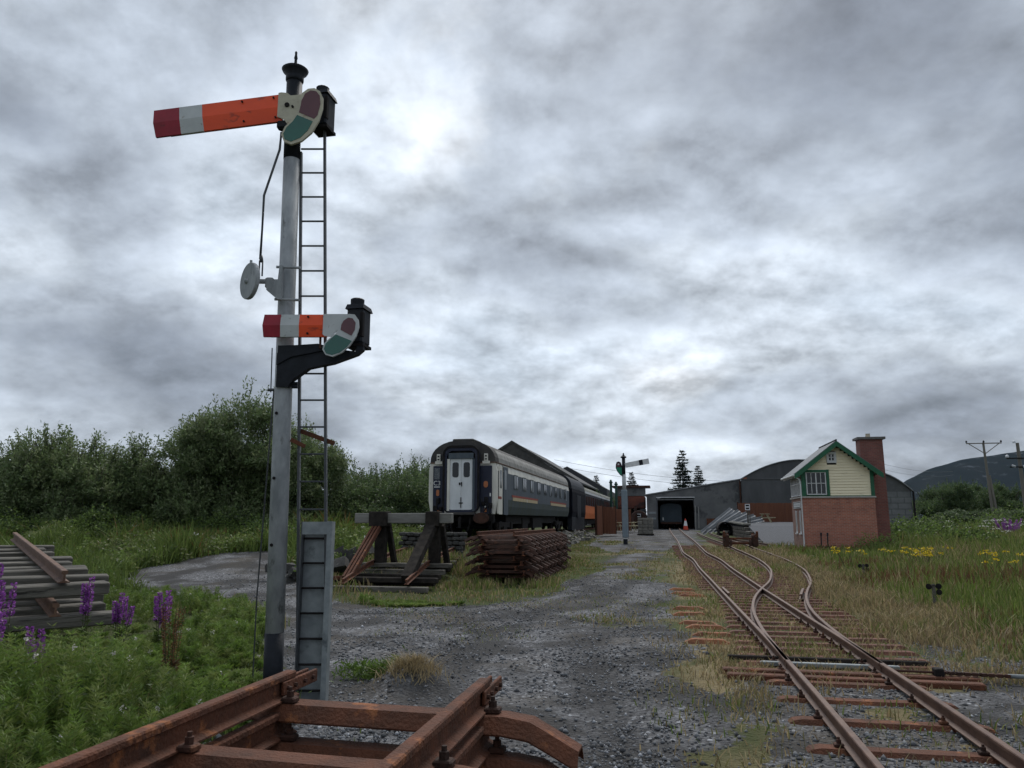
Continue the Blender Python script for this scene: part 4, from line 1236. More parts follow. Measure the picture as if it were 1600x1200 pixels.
# ------------------------------------------------------------------ buildings
RENDER = mat('dark_cement_render', (0.135, 0.138, 0.137), (0.095, 0.098, 0.10), 0.9, 0.9, 0.2, 12, c3=(0.058, 0.060, 0.062), s3=0.5, t3=0.56)
RENDER_D = mat('darker_cement_render', (0.092, 0.095, 0.098), (0.060, 0.063, 0.066), 0.7, 0.9, 0.2, 12, c3=(0.11, 0.112, 0.11), s3=0.9, t3=0.62, stretch=(1, 1, 0.4))
TIN = mat('grey_tin', (0.27, 0.28, 0.29), (0.18, 0.185, 0.19), 2, 0.55, 0.0, metal=0.3, c3=(0.14, 0.10, 0.08), s3=2, t3=0.64)
SLATEROOF = mat('slate_roof', (0.050, 0.052, 0.056), (0.034, 0.036, 0.040), 3, 0.7, 0.3, 30, c3=(0.09, 0.09, 0.085), s3=3, t3=0.62)
GRASSY = None


def corrugated(L_, w, pitch=0.09, amp=0.018, n_per=6, th=0.004):
    """sheet along y, ridged across x"""
    n = int(w / pitch * n_per); mb = MB(); xs = [w * (i / n - 0.5) for i in range(n + 1)]
    vs = []
    for y in (0, L_):
        vs += [(x, y, amp * math.cos(2 * math.pi * x / pitch)) for x in xs]
    for y in (0, L_):
        vs += [(x, y, amp * math.cos(2 * math.pi * x / pitch) - th) for x in xs]
    m = n + 1
    fs = [(i, i + 1, m + i + 1, m + i) for i in range(n)] + [(2 * m + i, 3 * m + i, 3 * m + i + 1, 2 * m + i + 1) for i in range(n)]
    fs += [(i, 2 * m + i, 2 * m + i + 1, i + 1) for i in range(n)] + [(m + i, m + i + 1, 3 * m + i + 1, 3 * m + i) for i in range(n)]
    return mb.add(vs, fs)


def engine_shed():
    """long lean-to shed with an open doorway for the track; local x to the right, y away"""
    s = 84.5; x, y = W2(s, 0.7); z = float(ground_z(x, y, False)) - 0.02
    e = thing_st('engine_shed', 'grey rendered lean-to engine shed with a dark open doorway over the track', 'shed', s, 0.7, z)
    x0, x1, h0, h1 = -2.85, 6.95, 3.60, 5.15
    d0, d1, dh = -1.75, 2.06, 3.35
    hh = lambda q: h0 + (h1 - h0) * (q - x0) / (x1 - x0)
    for nm, poly in (('wall', [(x0, -0.2), (d0, -0.2), (d0, hh(d0)), (x0, hh(x0))]), ('wall', [(d1, -0.2), (x1, -0.2), (x1, hh(x1)), (d1, hh(d1))]), ('lintel', [(d0, dh), (d1, dh), (d1, hh(d1)), (d0, hh(d0))])):
        MB().slab(poly, 0, 0.3).build(nm, RENDER, e)
    for q in (x0, x1 - 0.3):
        MB().box((q + 0.15, 9.16, hh(q) / 2 - 0.12), (0.3, 17.7, hh(q) - 0.06)).build('side_wall', RENDER, e)
    MB().slab([(x0, -0.2), (x1, -0.2), (x1, hh(x1)), (x0, hh(x0))], 18.0, 18.3).build('back_wall', RENDER, e)
    mb = MB(); mb.slab([(x0 - 0.2, hh(x0) + 0.0), (x1, hh(x1) + 0.03), (x1, hh(x1) + 0.13), (x0 - 0.2, hh(x0) + 0.10)], -0.15, 18.4); mb.build('roof', TIN, e)
    for k, zz in ((0, dh + 0.02), (1, dh - 0.22)):
        MB().box(((d0 + d1) / 2, -0.05 + k * 0.2, zz), (d1 - d0 + 0.2 - k * 0.25, 0.08, 0.07)).build('door_track', WHITE if k == 0 else TIN, e)
    MB().box((d0 - 0.02, -0.03, dh / 2), (0.10, 0.06, dh)).build('door_post', STEEL, e)
    mb = MB(); mb.tube([(x1 - 0.1, -0.12, 0.2), (x1 - 0.1, -0.12, h1 - 0.1)], 0.09, 8); mb.build('drainpipe', RUST_DARK, e)
    # two pale planks leaning by the jamb and pale patches low on the wall
    for q in (2.18, 2.50):
        MB().box((q, -0.14, 1.25), (0.10, 0.06, 2.5 - (q - 2.18) * 0.8), RY(R(1))).build('plank', mat('pale_plank', (0.26, 0.26, 0.24), (0.18, 0.18, 0.17), 4, 0.8), e)
    MB().box((-2.3, -0.02, 1.75), (0.8, 0.05, 0.22)).build('patch', GALV, e); MB().box((-2.25, -0.02, 1.15), (0.65, 0.05, 0.18)).build('patch', GALV, e)
    mb = MB(); mb.box((4.0, -0.1, 0.6), (1.4, 0.1, 1.1)); mb.build('rusty_panel', RUST, e)
    # barn with round roof next to it
    b = thing_st('round_roofed_barn', 'large dark grey barn with round tin roof beside the engine shed', 'barn', s, 0.7, z)
    c0, c1 = 6.98, 18.6; eave, crown = 5.2, 7.15
    arc = [(c1 + (c0 - c1) * i / 24, eave + (crown - eave) * math.sin(math.pi * i / 24) ** 0.85) for i in range(25)]
    MB().slab([(c0, -0.2), (c1, -0.2)] + arc, -0.25, 0.1).build('front_wall', RENDER_D, b)
    for q in (c0 + 0.16, c1 - 0.16): MB().box((q, 10, eave / 2 - 0.15), (0.3, 19.7, eave)).build('side_wall', RENDER_D, b)
    mb = MB(); n = len(arc); vs = []
    for yy in (-0.42, 20):
        vs += [(a + (0.12 if i == 0 else -0.12 if i == n - 1 else 0), yy, q + 0.05) for i, (a, q) in enumerate(arc)]
    for yy in (-0.42, 20): vs += [(a, yy, q - 0.02) for a, q in arc]
    fs = [(i, i + 1, n + i + 1, n + i) for i in range(n - 1)] + [(2 * n + i, 3 * n + i, 3 * n + i + 1, 2 * n + i + 1) for i in range(n - 1)] + [(i, 2 * n + i, 2 * n + i + 1, i + 1) for i in range(n - 1)]
    mb.add(vs, fs); mb.build('roof', TIN, b)
    MB().box((c0 + 5.8, -0.30, 5.2), (11.4, 0.06, 0.05)).build('string_course', RENDER, b)
    MB().box((c0 + 0.35, -0.3, 5.30), (0.5, 0.06, 0.16)).build('rusty_flashing', mat('flashing', (0.26, 0.10, 0.06), (0.16, 0.07, 0.045), 5, 0.8), b)
    return e


engine_shed()


def shed_wagon():
    x, y = W2(86.3, 0.35); z = float(ground_z(x, y, False)) + RAIL_H
    w = thing_st('covered_wagon', 'dark green-black wagon standing inside the engine shed doorway', 'wagon', 86.3, 0.35, z)
    m = mat('black_green_paint', (0.030, 0.046, 0.060), (0.040, 0.058, 0.072), 2, 0.6)
    shell(MB(), [(1.15, 0.55), (1.15, 2.1)] + [(a * 0.958, q) for a, q in roof_arc(1.2, 2.1, 2.62, 12)] + [(-1.15, 2.1), (-1.15, 0.55)], 0, 5.0).build('body', m, w)
    MB().box((0, -0.08, 0.52), (2.2, 0.16, 0.22)).build('buffer_beam', RUST_DARK, w)
    MB().box((-0.85, -0.1, 0.95), (0.14, 0.12, 0.30)).build('lamp', WHITE, w)
    mb = MB(); n = roof_arc(1.0, 2.0, 2.45, 12); mb.slab([(-1.0, 0.75), (1.0, 0.75)] + n, -0.03, 0.0); mb.build('end_panel', m, w)
    for yy in (1.0, 4.0):
        mb = MB()
        for sd in (-1, 1): mb.lathe([(0.3, -0.05), (0.28, 0.05), (0.1, 0.06)], 16, Matrix.Translation((sd * 0.48, yy, 0.3)) @ RY(R(90)))
        mb.build('wheelset', BLACKD, w)


shed_wagon()


def cone():
    x, y = W2(79.8, 1.72); c = thing('traffic_cone', 'orange traffic cone with white top standing at the shed doorway', 'cone', (x, y, gz(x, y)))
    red = mat('cone_orange', (0.50, 0.06, 0.03), (0.42, 0.05, 0.025), 5, 0.5)
    MB().lathe([(0.26, 0.05), (0.19, 0.45)], 16).build('body', red, c); MB().lathe([(0.19, 0.45), (0.10, 0.95)], 16).build('white_sleeve', WHITE, c)
    MB().lathe([(0.10, 0.95), (0.04, 1.18)], 12).build('tip', red, c); MB().bev((0, 0, 0.03), (0.62, 0.62, 0.06), 0.02).build('base', BLACKD, c)


cone()


def block_stack():
    o = thing_st('stone_block_stack', 'square stack of pale stone blocks beside the track before the shed', 'stone stack', 62.6, -1.75)
    me = MB().bev((0, 0, 0), (0.38, 0.36, 0.24), 0.03).mesh('block', mat('pale_block', (0.19, 0.18, 0.155), (0.12, 0.115, 0.10), 4, 0.9, 0.4))
    for k in range(5):
        for i in range(3):
            for j in range(3):
                if k == 4 and (i + j) % 3 == 0: continue
                link('block', me, o, ((i - 1) * 0.40 + random.uniform(-0.02, 0.02), (j - 1) * 0.40, 0.22 + k * 0.25), random.uniform(-0.04, 0.04))
    MB().box((0.0, 0, 0.05), (1.3, 1.2, 0.1)).build('pallet', DARKWOOD, o)


block_stack()


def signal_box():
    s0, t0 = 41.4, 6.72; wd, dp = 3.42, 3.55
    x, y = W2(s0, t0); z = 0.17
    b = thing_st('signal_box', 'signal box with red brick base, cream boarded gable and green trim', 'signal box', s0, t0, z)
    BR = brick_mat('red_brick', (0.40, 0.135, 0.085), (0.28, 0.095, 0.064), (0.32, 0.22, 0.17), 0.225, 0.075)
    BRL = brick_mat('pale_front_brick', (0.27, 0.14, 0.105), (0.22, 0.11, 0.085), (0.22, 0.17, 0.14), 0.225, 0.075)
    CRM = mat('cream_boarding', (0.86, 0.77, 0.56), (0.77, 0.685, 0.49), 3, 0.65, c3=(0.56, 0.51, 0.36), s3=4, t3=0.6, stretch=(0.3, 1, 1))
    GRN = mat('green_trim', (0.020, 0.115, 0.058), (0.016, 0.09, 0.045), 4, 0.5)
    bh, eh, ah = 2.60, 4.00, 5.34
    # brick base, walls butted at the corners
    MB().box((wd / 2, 0.12, bh / 2 - 0.2), (wd, 0.24, bh + 0.4)).build('front_wall', BR, b)
    lw = MB()
    # track-side wall with two arched openings
    ops = [(0.80, 1.18), (2.05, 2.43)]
    yy = 0.241
    for a0, a1 in ops + [(dp, dp)]:
        lw.box((0.12, (yy + a0) / 2, bh / 2 - 0.2), (0.24, a0 - yy, bh + 0.4))
        if a1 > a0:
            lw.box((0.12, (a0 + a1) / 2, 0.21), (0.24, a1 - a0, 1.22)); lw.box((0.12, (a0 + a1) / 2, (2.0 + bh) / 2), (0.24, a1 - a0, bh - 2.0))
        yy = a1
    lw.build('side_wall', BRL, b)
    MB().box((wd - 0.12, dp / 2 + 0.12, bh / 2 - 0.2), (0.24, dp - 0.242, bh + 0.4)).build('side_wall', BR, b)
    MB().box((wd / 2, dp - 0.12, bh / 2 - 0.2), (wd - 0.49, 0.24, bh + 0.4)).build('back_wall', BR, b)
    for a0, a1 in ops:
        w = MB(); yc = (a0 + a1) / 2; arch = [(a0, 0.82), (a1, 0.82), (a1, 1.80)] + [(yc + (a1 - a0) / 2 * math.cos(R(q)), 1.80 + 0.19 * math.sin(R(q))) for q in range(20, 180, 20)] + [(a0, 1.80)]
        inn = [(yc + (p - yc) * 0.62, 1.38 + (q - 1.38) * 0.86) for p, q in arch]; n = len(arch)
        vs = [(-0.02, p, q) for p, q in arch] + [(-0.02, p, q) for p, q in inn] + [(0.06, p, q) for p, q in arch] + [(0.06, p, q) for p, q in inn]
        fs = []
        for i in range(n):
            j = (i + 1) % n; fs += [(i, j, n + j, n + i), (i, 2 * n + i, 2 * n + j, j), (n + i, n + j, 3 * n + j, 3 * n + i)]
        w.add(vs, fs); w.box((0.03, yc, 1.35), (0.03, 0.025, 1.0)); w.box((0.03, yc, 1.42), (0.03, 0.24, 0.025)); fr = w.build('window', WHITE, b)
        MB().box((0.08, yc, 1.38), (0.02, 0.26, 1.08)).build('pane', GLASS, fr); MB().box((-0.03, yc, 0.79), (0.10, 0.46, 0.06)).build('sill', WHITE, fr)
    # band between the storeys
    MB().box((wd / 2 - 0.0, -0.02, bh + 0.035), (wd + 0.1, 0.12, 0.07)).build('string_course', mat('pale_stone_band', (0.42, 0.40, 0.37), (0.34, 0.32, 0.29), 5, 0.8), b)
    MB().box((-0.02, dp / 2 + 0.04, bh + 0.035), (0.12, dp - 0.08, 0.07)).build('string_course', MATS['pale_stone_band'], b)
    MB().box((wd / 2, -0.035, bh + 0.09), (wd + 0.02, 0.05, 0.04)).build('green_sill', GRN, b)
    # upper storey core
    MB().box((wd / 2, dp / 2, (bh + eh) / 2 + 0.04), (wd - 0.5, dp - 0.5, eh - bh)).build('inner_room', DARKWOOD, b) if False else None
    fz0, fz1 = bh + 0.11, eh
    wx0, wx1 = 0.22, 1.20
    # gable weather boards, each a lapped plank cut to the roof slope
    pitch = (ah - eh) / (wd / 2)
    zz = fz0; bhgt = 0.14
    gwx, gwz, gww, gwh = 1.50, 4.62, 0.46, 0.56
    while zz < ah - 0.22:
        zt = zz + bhgt
        def xr(q): return (0.20, wd - 0.16) if q < eh - 0.03 else (max(0.20, (q - eh) / pitch + 0.10), min(wd - 0.16, wd - (q - eh) / pitch - 0.10))
        a, c_ = xr(zt)
        spans = [(a, c_)]
        if zt < eh - 0.02: spans = [(1.33, wd - 0.16)]
        elif zz < gwz + gwh / 2 and zt > gwz - gwh / 2: spans = [(a, gwx - gww / 2), (gwx + gww / 2, c_)]
        for p, q in spans:
            if q - p > 0.05:
                mb = MB(); vs = [(p, -0.005, zt), (q, -0.005, zt), (q, -0.048, zz - 0.014), (p, -0.048, zz - 0.014), (p, 0.03, zt), (q, 0.03, zt), (q, 0.03, zz - 0.012), (p, 0.03, zz - 0.012)]
                mb.add(vs, [(0, 1, 2, 3), (4, 7, 6, 5), (0, 4, 5, 1), (1, 5, 6, 2), (2, 6, 7, 3), (3, 7, 4, 0)]); mb.build('board', CRM, b)
        zz = zt
    MB().slab([(1.30, fz0), (wd - 0.1, fz0), (wd - 0.1, eh), (wd / 2, ah - 0.1), (0.1, eh), (1.30, eh)], 0.035, 0.10).build('gable_lining', DARKWOOD, b)
    MB().box((wd - 0.05, dp / 2, (fz0 + eh) / 2), (0.10, dp - 0.3, eh - fz0)).build('upper_wall', CRM, b); MB().box((wd / 2, dp - 0.05, (fz0 + eh) / 2), (wd, 0.1, eh - fz0)).build('upper_wall', CRM, b)
    # green corner posts and window surround
    for q, w_ in ((0.09, 0.20), (wd - 0.08, 0.17), (1.265, 0.13)):
        MB().box((q, -0.02, (fz0 + eh) / 2 + 0.01), (w_, 0.10, eh - fz0 + 0.10 - (0.10 if q > 1 and q < 2 else 0))).build('green_post', GRN, b)
    MB().box((0.70, -0.018, eh - 0.06), (1.0, 0.09, 0.12)).build('green_header', GRN, b)

    def sash(par_name, cx, cz, w_, h_, cols, rows, y=0.0, side=False):
        M = Matrix.Identity(4) if not side else RZ(R(-90))
        fr = MB(); t_ = 0.045
        P = (lambda a, q: (a, y, q)) if not side else (lambda a, q: (y, a, q))
        D = (lambda a, q: (a, 0.05, q)) if not side else (lambda a, q: (0.05, a, q))
        fr.box(P(cx, cz - h_ / 2 + t_ / 2), D(w_, t_)); fr.box(P(cx, cz + h_ / 2 - t_ / 2), D(w_, t_))
        for i in range(cols + 1):
            tt = 0.05 if i in (0, cols, cols // 2) else 0.025
            q = cx - w_ / 2 + t_ / 2 + (w_ - t_) * i / cols; fr.box(P(q, cz), D(tt, h_ - 2 * t_ - 0.002))
        for j in range(1, rows):
            q = cz - h_ / 2 + h_ * j / rows
            for i in range(cols):
                a = cx - w_ / 2 + t_ / 2 + (w_ - t_) * (i + 0.5) / cols; fr.box(P(a, q), D((w_ - t_) / cols - 0.052, 0.03))
        o = fr.build('window', WHITE, b)
        for i in range(cols):
            a = cx - w_ / 2 + t_ / 2 + (w_ - t_) * (i + 0.5) / cols
            k = (a, y + 0.012, cz) if not side else (y + 0.012, a, cz)
            dd = ((w_ - t_) / cols - 0.03, 0.008, h_ - 2 * t_) if not side else (0.008, (w_ - t_) / cols - 0.03, h_ - 2 * t_)
            MB().box(k, dd).build('pane', GLASS, o)
        return o
    sash('w', 0.70, (fz0 + eh) / 2 - 0.03, 0.96, eh - fz0 - 0.14, 4, 2, -0.01)
    sash('g', gwx, gwz, gww - 0.12, gwh - 0.16, 2, 2, -0.03)
    mb = MB()
    for q in (-1, 1):
        mb.box((gwx + q * (gww / 2 - 0.03), -0.04, gwz), (0.07, 0.07, gwh)); mb.box((gwx, -0.04, gwz + q * (gwh / 2 - 0.04)), (gww - 0.131, 0.07, 0.08))
    mb.build('window_frame', WHITE, b)
    # glazed track side: three white sashes with dark mullions
    for k in range(3):
        sash('s', 0.20 + 0.55 + k * 1.10, (fz0 + eh) / 2 - 0.02, 1.0, eh - fz0 - 0.06, 4, 2, 0.0, True)
    # roof: two slate planes with green bargeboards
    ov = 0.42; th = 0.07
    for sd in (-1, 1):
        mb = MB(); ex = wd / 2 + 0.36; dz = ex * pitch
        a = [(0, ah + 0.10), (sd * ex, ah + 0.10 - dz), (sd * ex, ah + 0.03 - dz), (0, ah + 0.03)]
        mb.slab([(wd / 2 + p, q) for p, q in (a if sd > 0 else a[::-1])], -ov, dp + ov); mb.build('roof_slope', mat('grey_roof_slate', (0.15, 0.16, 0.17), (0.10, 0.108, 0.118), 5, 0.6, 0.3, 30, stretch=(1, 1, 1)), b)
        mb = MB(); a = [(0.0, ah + 0.055), (sd * (ex + 0.02), ah + 0.055 - dz), (sd * (ex + 0.02), ah - 0.20 - dz + 0.02), (sd * (ex - 0.16), ah - 0.20 - dz + 0.12), (0.0, ah - 0.19)]
        mb.slab([(wd / 2 + p, q) for p, q in (a if sd > 0 else a[::-1])], -ov - 0.05, -ov - 0.005); mb.build('bargeboard', GRN, b)
    MB().tube([(wd / 2, -ov - 0.02, ah + 0.115), (wd / 2, dp + ov, ah + 0.115)], 0.05, 8).build('ridge', SLATEROOF, b)
    ex = wd / 2 + 0.36; ez = ah + 0.03 - ex * pitch
    mb = MB(); mb.tube([(-0.40, -ov, ez - 0.02), (-0.40, dp + ov, ez - 0.02)], 0.06, 8); mb.box((-0.30, dp / 2, ez - 0.06), (0.03, dp + 2 * ov - 0.1, 0.12)); mb.build('gutter', WHITE, b)
    mb = MB(); mb.tube([(-0.38, -0.05, ez - 0.06), (-0.12, -0.06, ez - 0.22), (-0.07, -0.06, ez - 0.4), (-0.07, -0.06, 0.1)], 0.035, 8); mb.build('downpipe', WHITE, b)
    # name board on the track side
    nb = MB().box((-0.03, 1.55, 2.26), (0.05, 2.3, 0.34)).build('name_board', WHITE, b)
    mb = MB()
    for q in (-1, 1): mb.box((-0.058, 1.55, 2.26 + q * 0.125), (0.006, 2.15, 0.025)); mb.box((-0.058, 1.55 + q * 1.07, 2.26), (0.006, 0.025, 0.22))
    mb.build('name_board_border', BLACKD, nb)
    mb = MB()
    for k in range(9): mb.box((-0.058, 0.75 + k * 0.2, 2.26), (0.006, 0.11, 0.07))
    mb.build('name_lettering', mat('faint_grey', (0.34, 0.35, 0.36), (0.42, 0.43, 0.44), 9, 0.6), nb)
    # chimney stack
    cb = MB(); cb.box((wd + 0.28, 1.45, 2.6), (1.18, 0.9, 6.0), taper=0.94); ch = cb.build('chimney', brick_mat('chimney_brick', (0.20, 0.066, 0.052), (0.145, 0.052, 0.043), (0.16, 0.10, 0.085)), b)
    MB().box((wd + 0.28, 1.45, 5.66), (1.36, 1.1, 0.12)).build('chimney_cap', mat('cap_stone', (0.10, 0.095, 0.09), (0.14, 0.13, 0.125), 5, 0.9), ch)
    MB().lathe([(0.13, 0), (0.11, 0.20), (0.13, 0.21)], 12, Matrix.Translation((wd + 0.25, 1.45, 5.72))).build('chimney_pot', mat('buff_pot', (0.42, 0.37, 0.28), (0.34, 0.30, 0.23), 5, 0.8), ch)
    MB().box((wd / 2, dp / 2, bh - 0.06), (wd - 0.5, dp - 0.5, 0.1)).build('floor', DARKWOOD, b)
    return b


signal_box()


def point_levers():
    for k, (dt, lab) in enumerate(((7.32, 'black point lever standing against the brick wall, closer to the downpipe'), (7.62, 'black point lever standing against the brick wall, farther from the downpipe'))):
        o = thing_st('point_lever', lab, 'lever', 40.6, dt, None, 0, 'point levers by the brick wall')
        MB().bev((0, 0, 0.10), (0.22, 0.5, 0.2), 0.03).build('base', BLACKD, o)
        mb = MB(); mb.tube([(0, 0, 0.1), (0.03, 0.05, 0.72)], 0.03, 8); mb.tube([(0.03, 0.05, 0.70), (0.035, 0.05, 0.84)], 0.045, 8); mb.build('lever_arm', BLACK, o)


point_levers()


def block_shed():
    """grey block-built shed with rounded roof behind the signal box"""
    o = thing_st('block_shed', 'grey concrete block shed with curved roof behind the signal box', 'shed', 60, 12.15, 0.75)
    BL = brick_mat('concrete_block', (0.15, 0.155, 0.155), (0.12, 0.125, 0.125), (0.085, 0.09, 0.09), 0.9, 0.42, 0.03, 0.95, 0.4)
    w, d, eh, ch = 5.0, 9.0, 2.95, 4.35
    arc = [(w - w * i / 18, eh + (ch - eh) * math.sin(math.pi * i / 18) ** 0.9) for i in range(19)]
    MB().box((w / 2, 0.1, eh / 2 - 0.3), (w, 0.2, eh + 0.6)).build('front_wall', BL, o)
    MB().slab([(0, eh), (w, eh)] + arc[1:-1], 0.0, 0.2).build('gable', mat('grey_gable', (0.105, 0.108, 0.108), (0.08, 0.083, 0.083), 2, 0.9), o)
    for q in (0.1, w - 0.1): MB().box((q, d / 2, eh / 2 - 0.3), (0.2, d - 0.42, eh + 0.6)).build('side_wall', BL, o)
    MB().box((w / 2, d - 0.1, eh / 2), (w, 0.2, eh)).build('back_wall', BL, o)
    mb = MB(); n = len(arc); vs = []
    for yy in (-0.25, d + 0.2): vs += [(w / 2 + (a - w / 2) * 1.03, yy, q + 0.05) for a, q in arc]
    for yy in (-0.25, d + 0.2): vs += [(w / 2 + (a - w / 2) * 1.03, yy, q - 0.02) for a, q in arc]
    mb.add(vs, [(i, i + 1, n + i + 1, n + i) for i in range(n - 1)] + [(2 * n + i, 3 * n + i, 3 * n + i + 1, 2 * n + i + 1) for i in range(n - 1)] + [(i, 2 * n + i, 2 * n + i + 1, i + 1) for i in range(n - 1)])
    mb.build('roof', TIN, o)
    MB().tube([(w + 0.1, -0.1, 0.2), (w + 0.1, -0.1, eh)], 0.07, 8).build('downpipe', BLACKD, o)
    MB().box((3.0, -0.08, 2.2), (0.14, 0.14, 0.3)).build('wall_lamp', BLACKD, o)


block_shed()


def goods_shed():
    o = thing_st('goods_shed', 'old dark stone goods shed gable rising behind the sleeping car', 'building', 97, -19.4, 0.8)
    ST_ = mat('rubble_masonry', (0.075, 0.072, 0.068), (0.045, 0.044, 0.043), 1.6, 0.95, 0.5, 4, c3=(0.14, 0.135, 0.125), s3=2.2, t3=0.60)
    hw, eh, ah, d = 8.2, 5.6, 10.6, 30
    MB().slab([(-hw, -1), (hw, -1), (hw, eh), (0, ah), (-hw, eh)], 0, 0.6).build('gable', ST_, o)
    for q in (-1, 1): MB().box((q * (hw - 0.3), d / 2 + 0.31, eh / 2 - 0.5), (0.6, d - 0.6, eh + 1)).build('side_wall', ST_, o)
    for q in (-1, 1):
        p = (ah - eh) / hw; a = [(0, ah + 0.28), (q * (hw + 0.4), eh + 0.28 - 0.4 * p), (q * (hw + 0.4), eh + 0.08 - 0.4 * p), (0, ah + 0.08)]
        MB().slab(a if q > 0 else a[::-1], 0.55, d).build('roof_slope', SLATEROOF, o)
        a = [(0, ah + 0.36), (q * (hw + 0.3), eh + 0.36 - 0.3 * p), (q * (hw + 0.3), eh + 0.02 - 0.3 * p), (0, ah + 0.02)]
        MB().slab(a if q > 0 else a[::-1], -0.12, 0.54).build('coping', STONE_A, o)
    # the extension behind, a little lower and to the right
    p = (ah - eh) / hw
    MB().slab([(2.0, -1), (hw + 1.6, -1), (hw + 1.6, eh + 0.2), (3.3, ah - 1.0), (2.0, ah - 1.6)], d + 0.2, d + 20).build('extension', SLATEROOF, o)


goods_shed()


def water_tower():
    x0 = -4.9
    o = thing_st('water_tower', 'stone water tower with rusty tank and flat slab roof beside the engine shed', 'water tower', 93, -4.3, 0.75)
    w = 3.5
    mb = MB()
    for q in (-w / 2 + 0.3, w / 2 - 0.3): mb.box((q, 1.5, 1.1), (0.6, 3.0, 2.2))
    mb.box((0, 2.8, 1.1), (w - 1.2, 0.3, 2.2)); mb.build('pier', RENDER_D, o)
    MB().bev((0, 1.5, 2.95), (w, 3.0, 1.5), 0.12).build('tank', mat('rusty_tank', (0.17, 0.055, 0.035), (0.10, 0.038, 0.028), 1.4, 0.85, c3=(0.05, 0.028, 0.025), s3=1.0, t3=0.55), o)
    MB().box((0, 1.5, 4.2), (w, 3.0, 0.98)).build('upper_wall', RENDER, o)
    MB().box((0.15, 1.4, 4.80), (w + 0.9, 3.6, 0.22)).build('roof_slab', RUST_DARK, o)
    MB().box((-0.9, -0.03, 4.3), (0.9, 0.02, 0.07), RY(R(-40))).build('pipe', GALV, o)
    b = thing_st('steam_boiler', 'old rusty steam boiler with round front and small number plate', 'boiler', 86.2, -3.1, 0.72)
    RT = mat('brown_rust', (0.085, 0.048, 0.040), (0.055, 0.035, 0.030), 2.0, 0.85)
    MB().lathe([(0.86, 0), (0.90, 0.06), (0.90, 3.6)], 28, Matrix.Translation((0, 0, 1.05)) @ RX(R(-90))).build('barrel', RT, b)
    MB().lathe([(0.55, 0), (0.50, -0.06)], 24, Matrix.Translation((0, -0.0, 1.10)) @ RX(R(-90))).build('smokebox_door', RUST_DARK, b)
    mb = MB(); mb.lathe([(0.16, 0), (0.13, 0.6), (0.17, 0.62), (0.17, 0.7)], 14, Matrix.Translation((-0.35, 0.4, 1.75))); mb.build('chimney', RT, b)
    MB().bev((0, 0.2, 0.45), (1.9, 0.4, 0.9), 0.04).build('saddle', RT, b)
    pl = MB().box((0.05, -0.085, 1.42), (0.50, 0.03, 0.44)).build('number_plate', BLACKD, b)
    mb = MB(); mb.box((0.03, -0.105, 1.56), (0.36, 0.01, 0.09)); mb.box((0.05, -0.105, 1.28), (0.38, 0.01, 0.09)); mb.box((0.20, -0.105, 1.45), (0.08, 0.01, 0.12)); mb.build('number', WHITE, pl)


water_tower()

FENCE = mat('brown_fence_stain', (0.155, 0.060, 0.032), (0.115, 0.046, 0.027), 2, 0.8, 0.2, 20, stretch=(3, 3, 0.3))


def board_fence(label, s, t, z, w, h, extra=0.0, group=None):
    o = thing_st('board_fence', label, 'fence', s, t, z, extra, group)
    n = max(3, int(w / 0.16)); bw = w / n; me = MB().bev((0, 0, h / 2), (bw * 0.97, 0.03, h), 0.004).mesh('board', FENCE)
    for i in range(n): link('board', me, o, ((i + 0.5) * bw, random.uniform(-0.006, 0.006), random.uniform(-0.02, 0.02)))
    for q in (0.0, w): MB().box((q, 0.09, h / 2 + 0.05), (0.12, 0.12, h + 0.1)).build('post', RUST_DARK, o)
    for zz in (0.3, h - 0.3): MB().box((w / 2, 0.045, zz), (w - 0.02, 0.05, 0.09)).build('rail', RUST_DARK, o)
    return o


board_fence('tall red-brown board fence panel standing nearest the dark van', 58.5, -5.2, 0.55, 0.75, 2.15, R(62))
board_fence('wide red-brown board fence panel facing the gravel yard', 60.5, -4.9, 0.6, 0.95, 2.05, R(-4))
board_fence('low red-brown board fence along the orange coaches', 70.0, -5.2, 0.72, 2.0, 1.9, R(10))


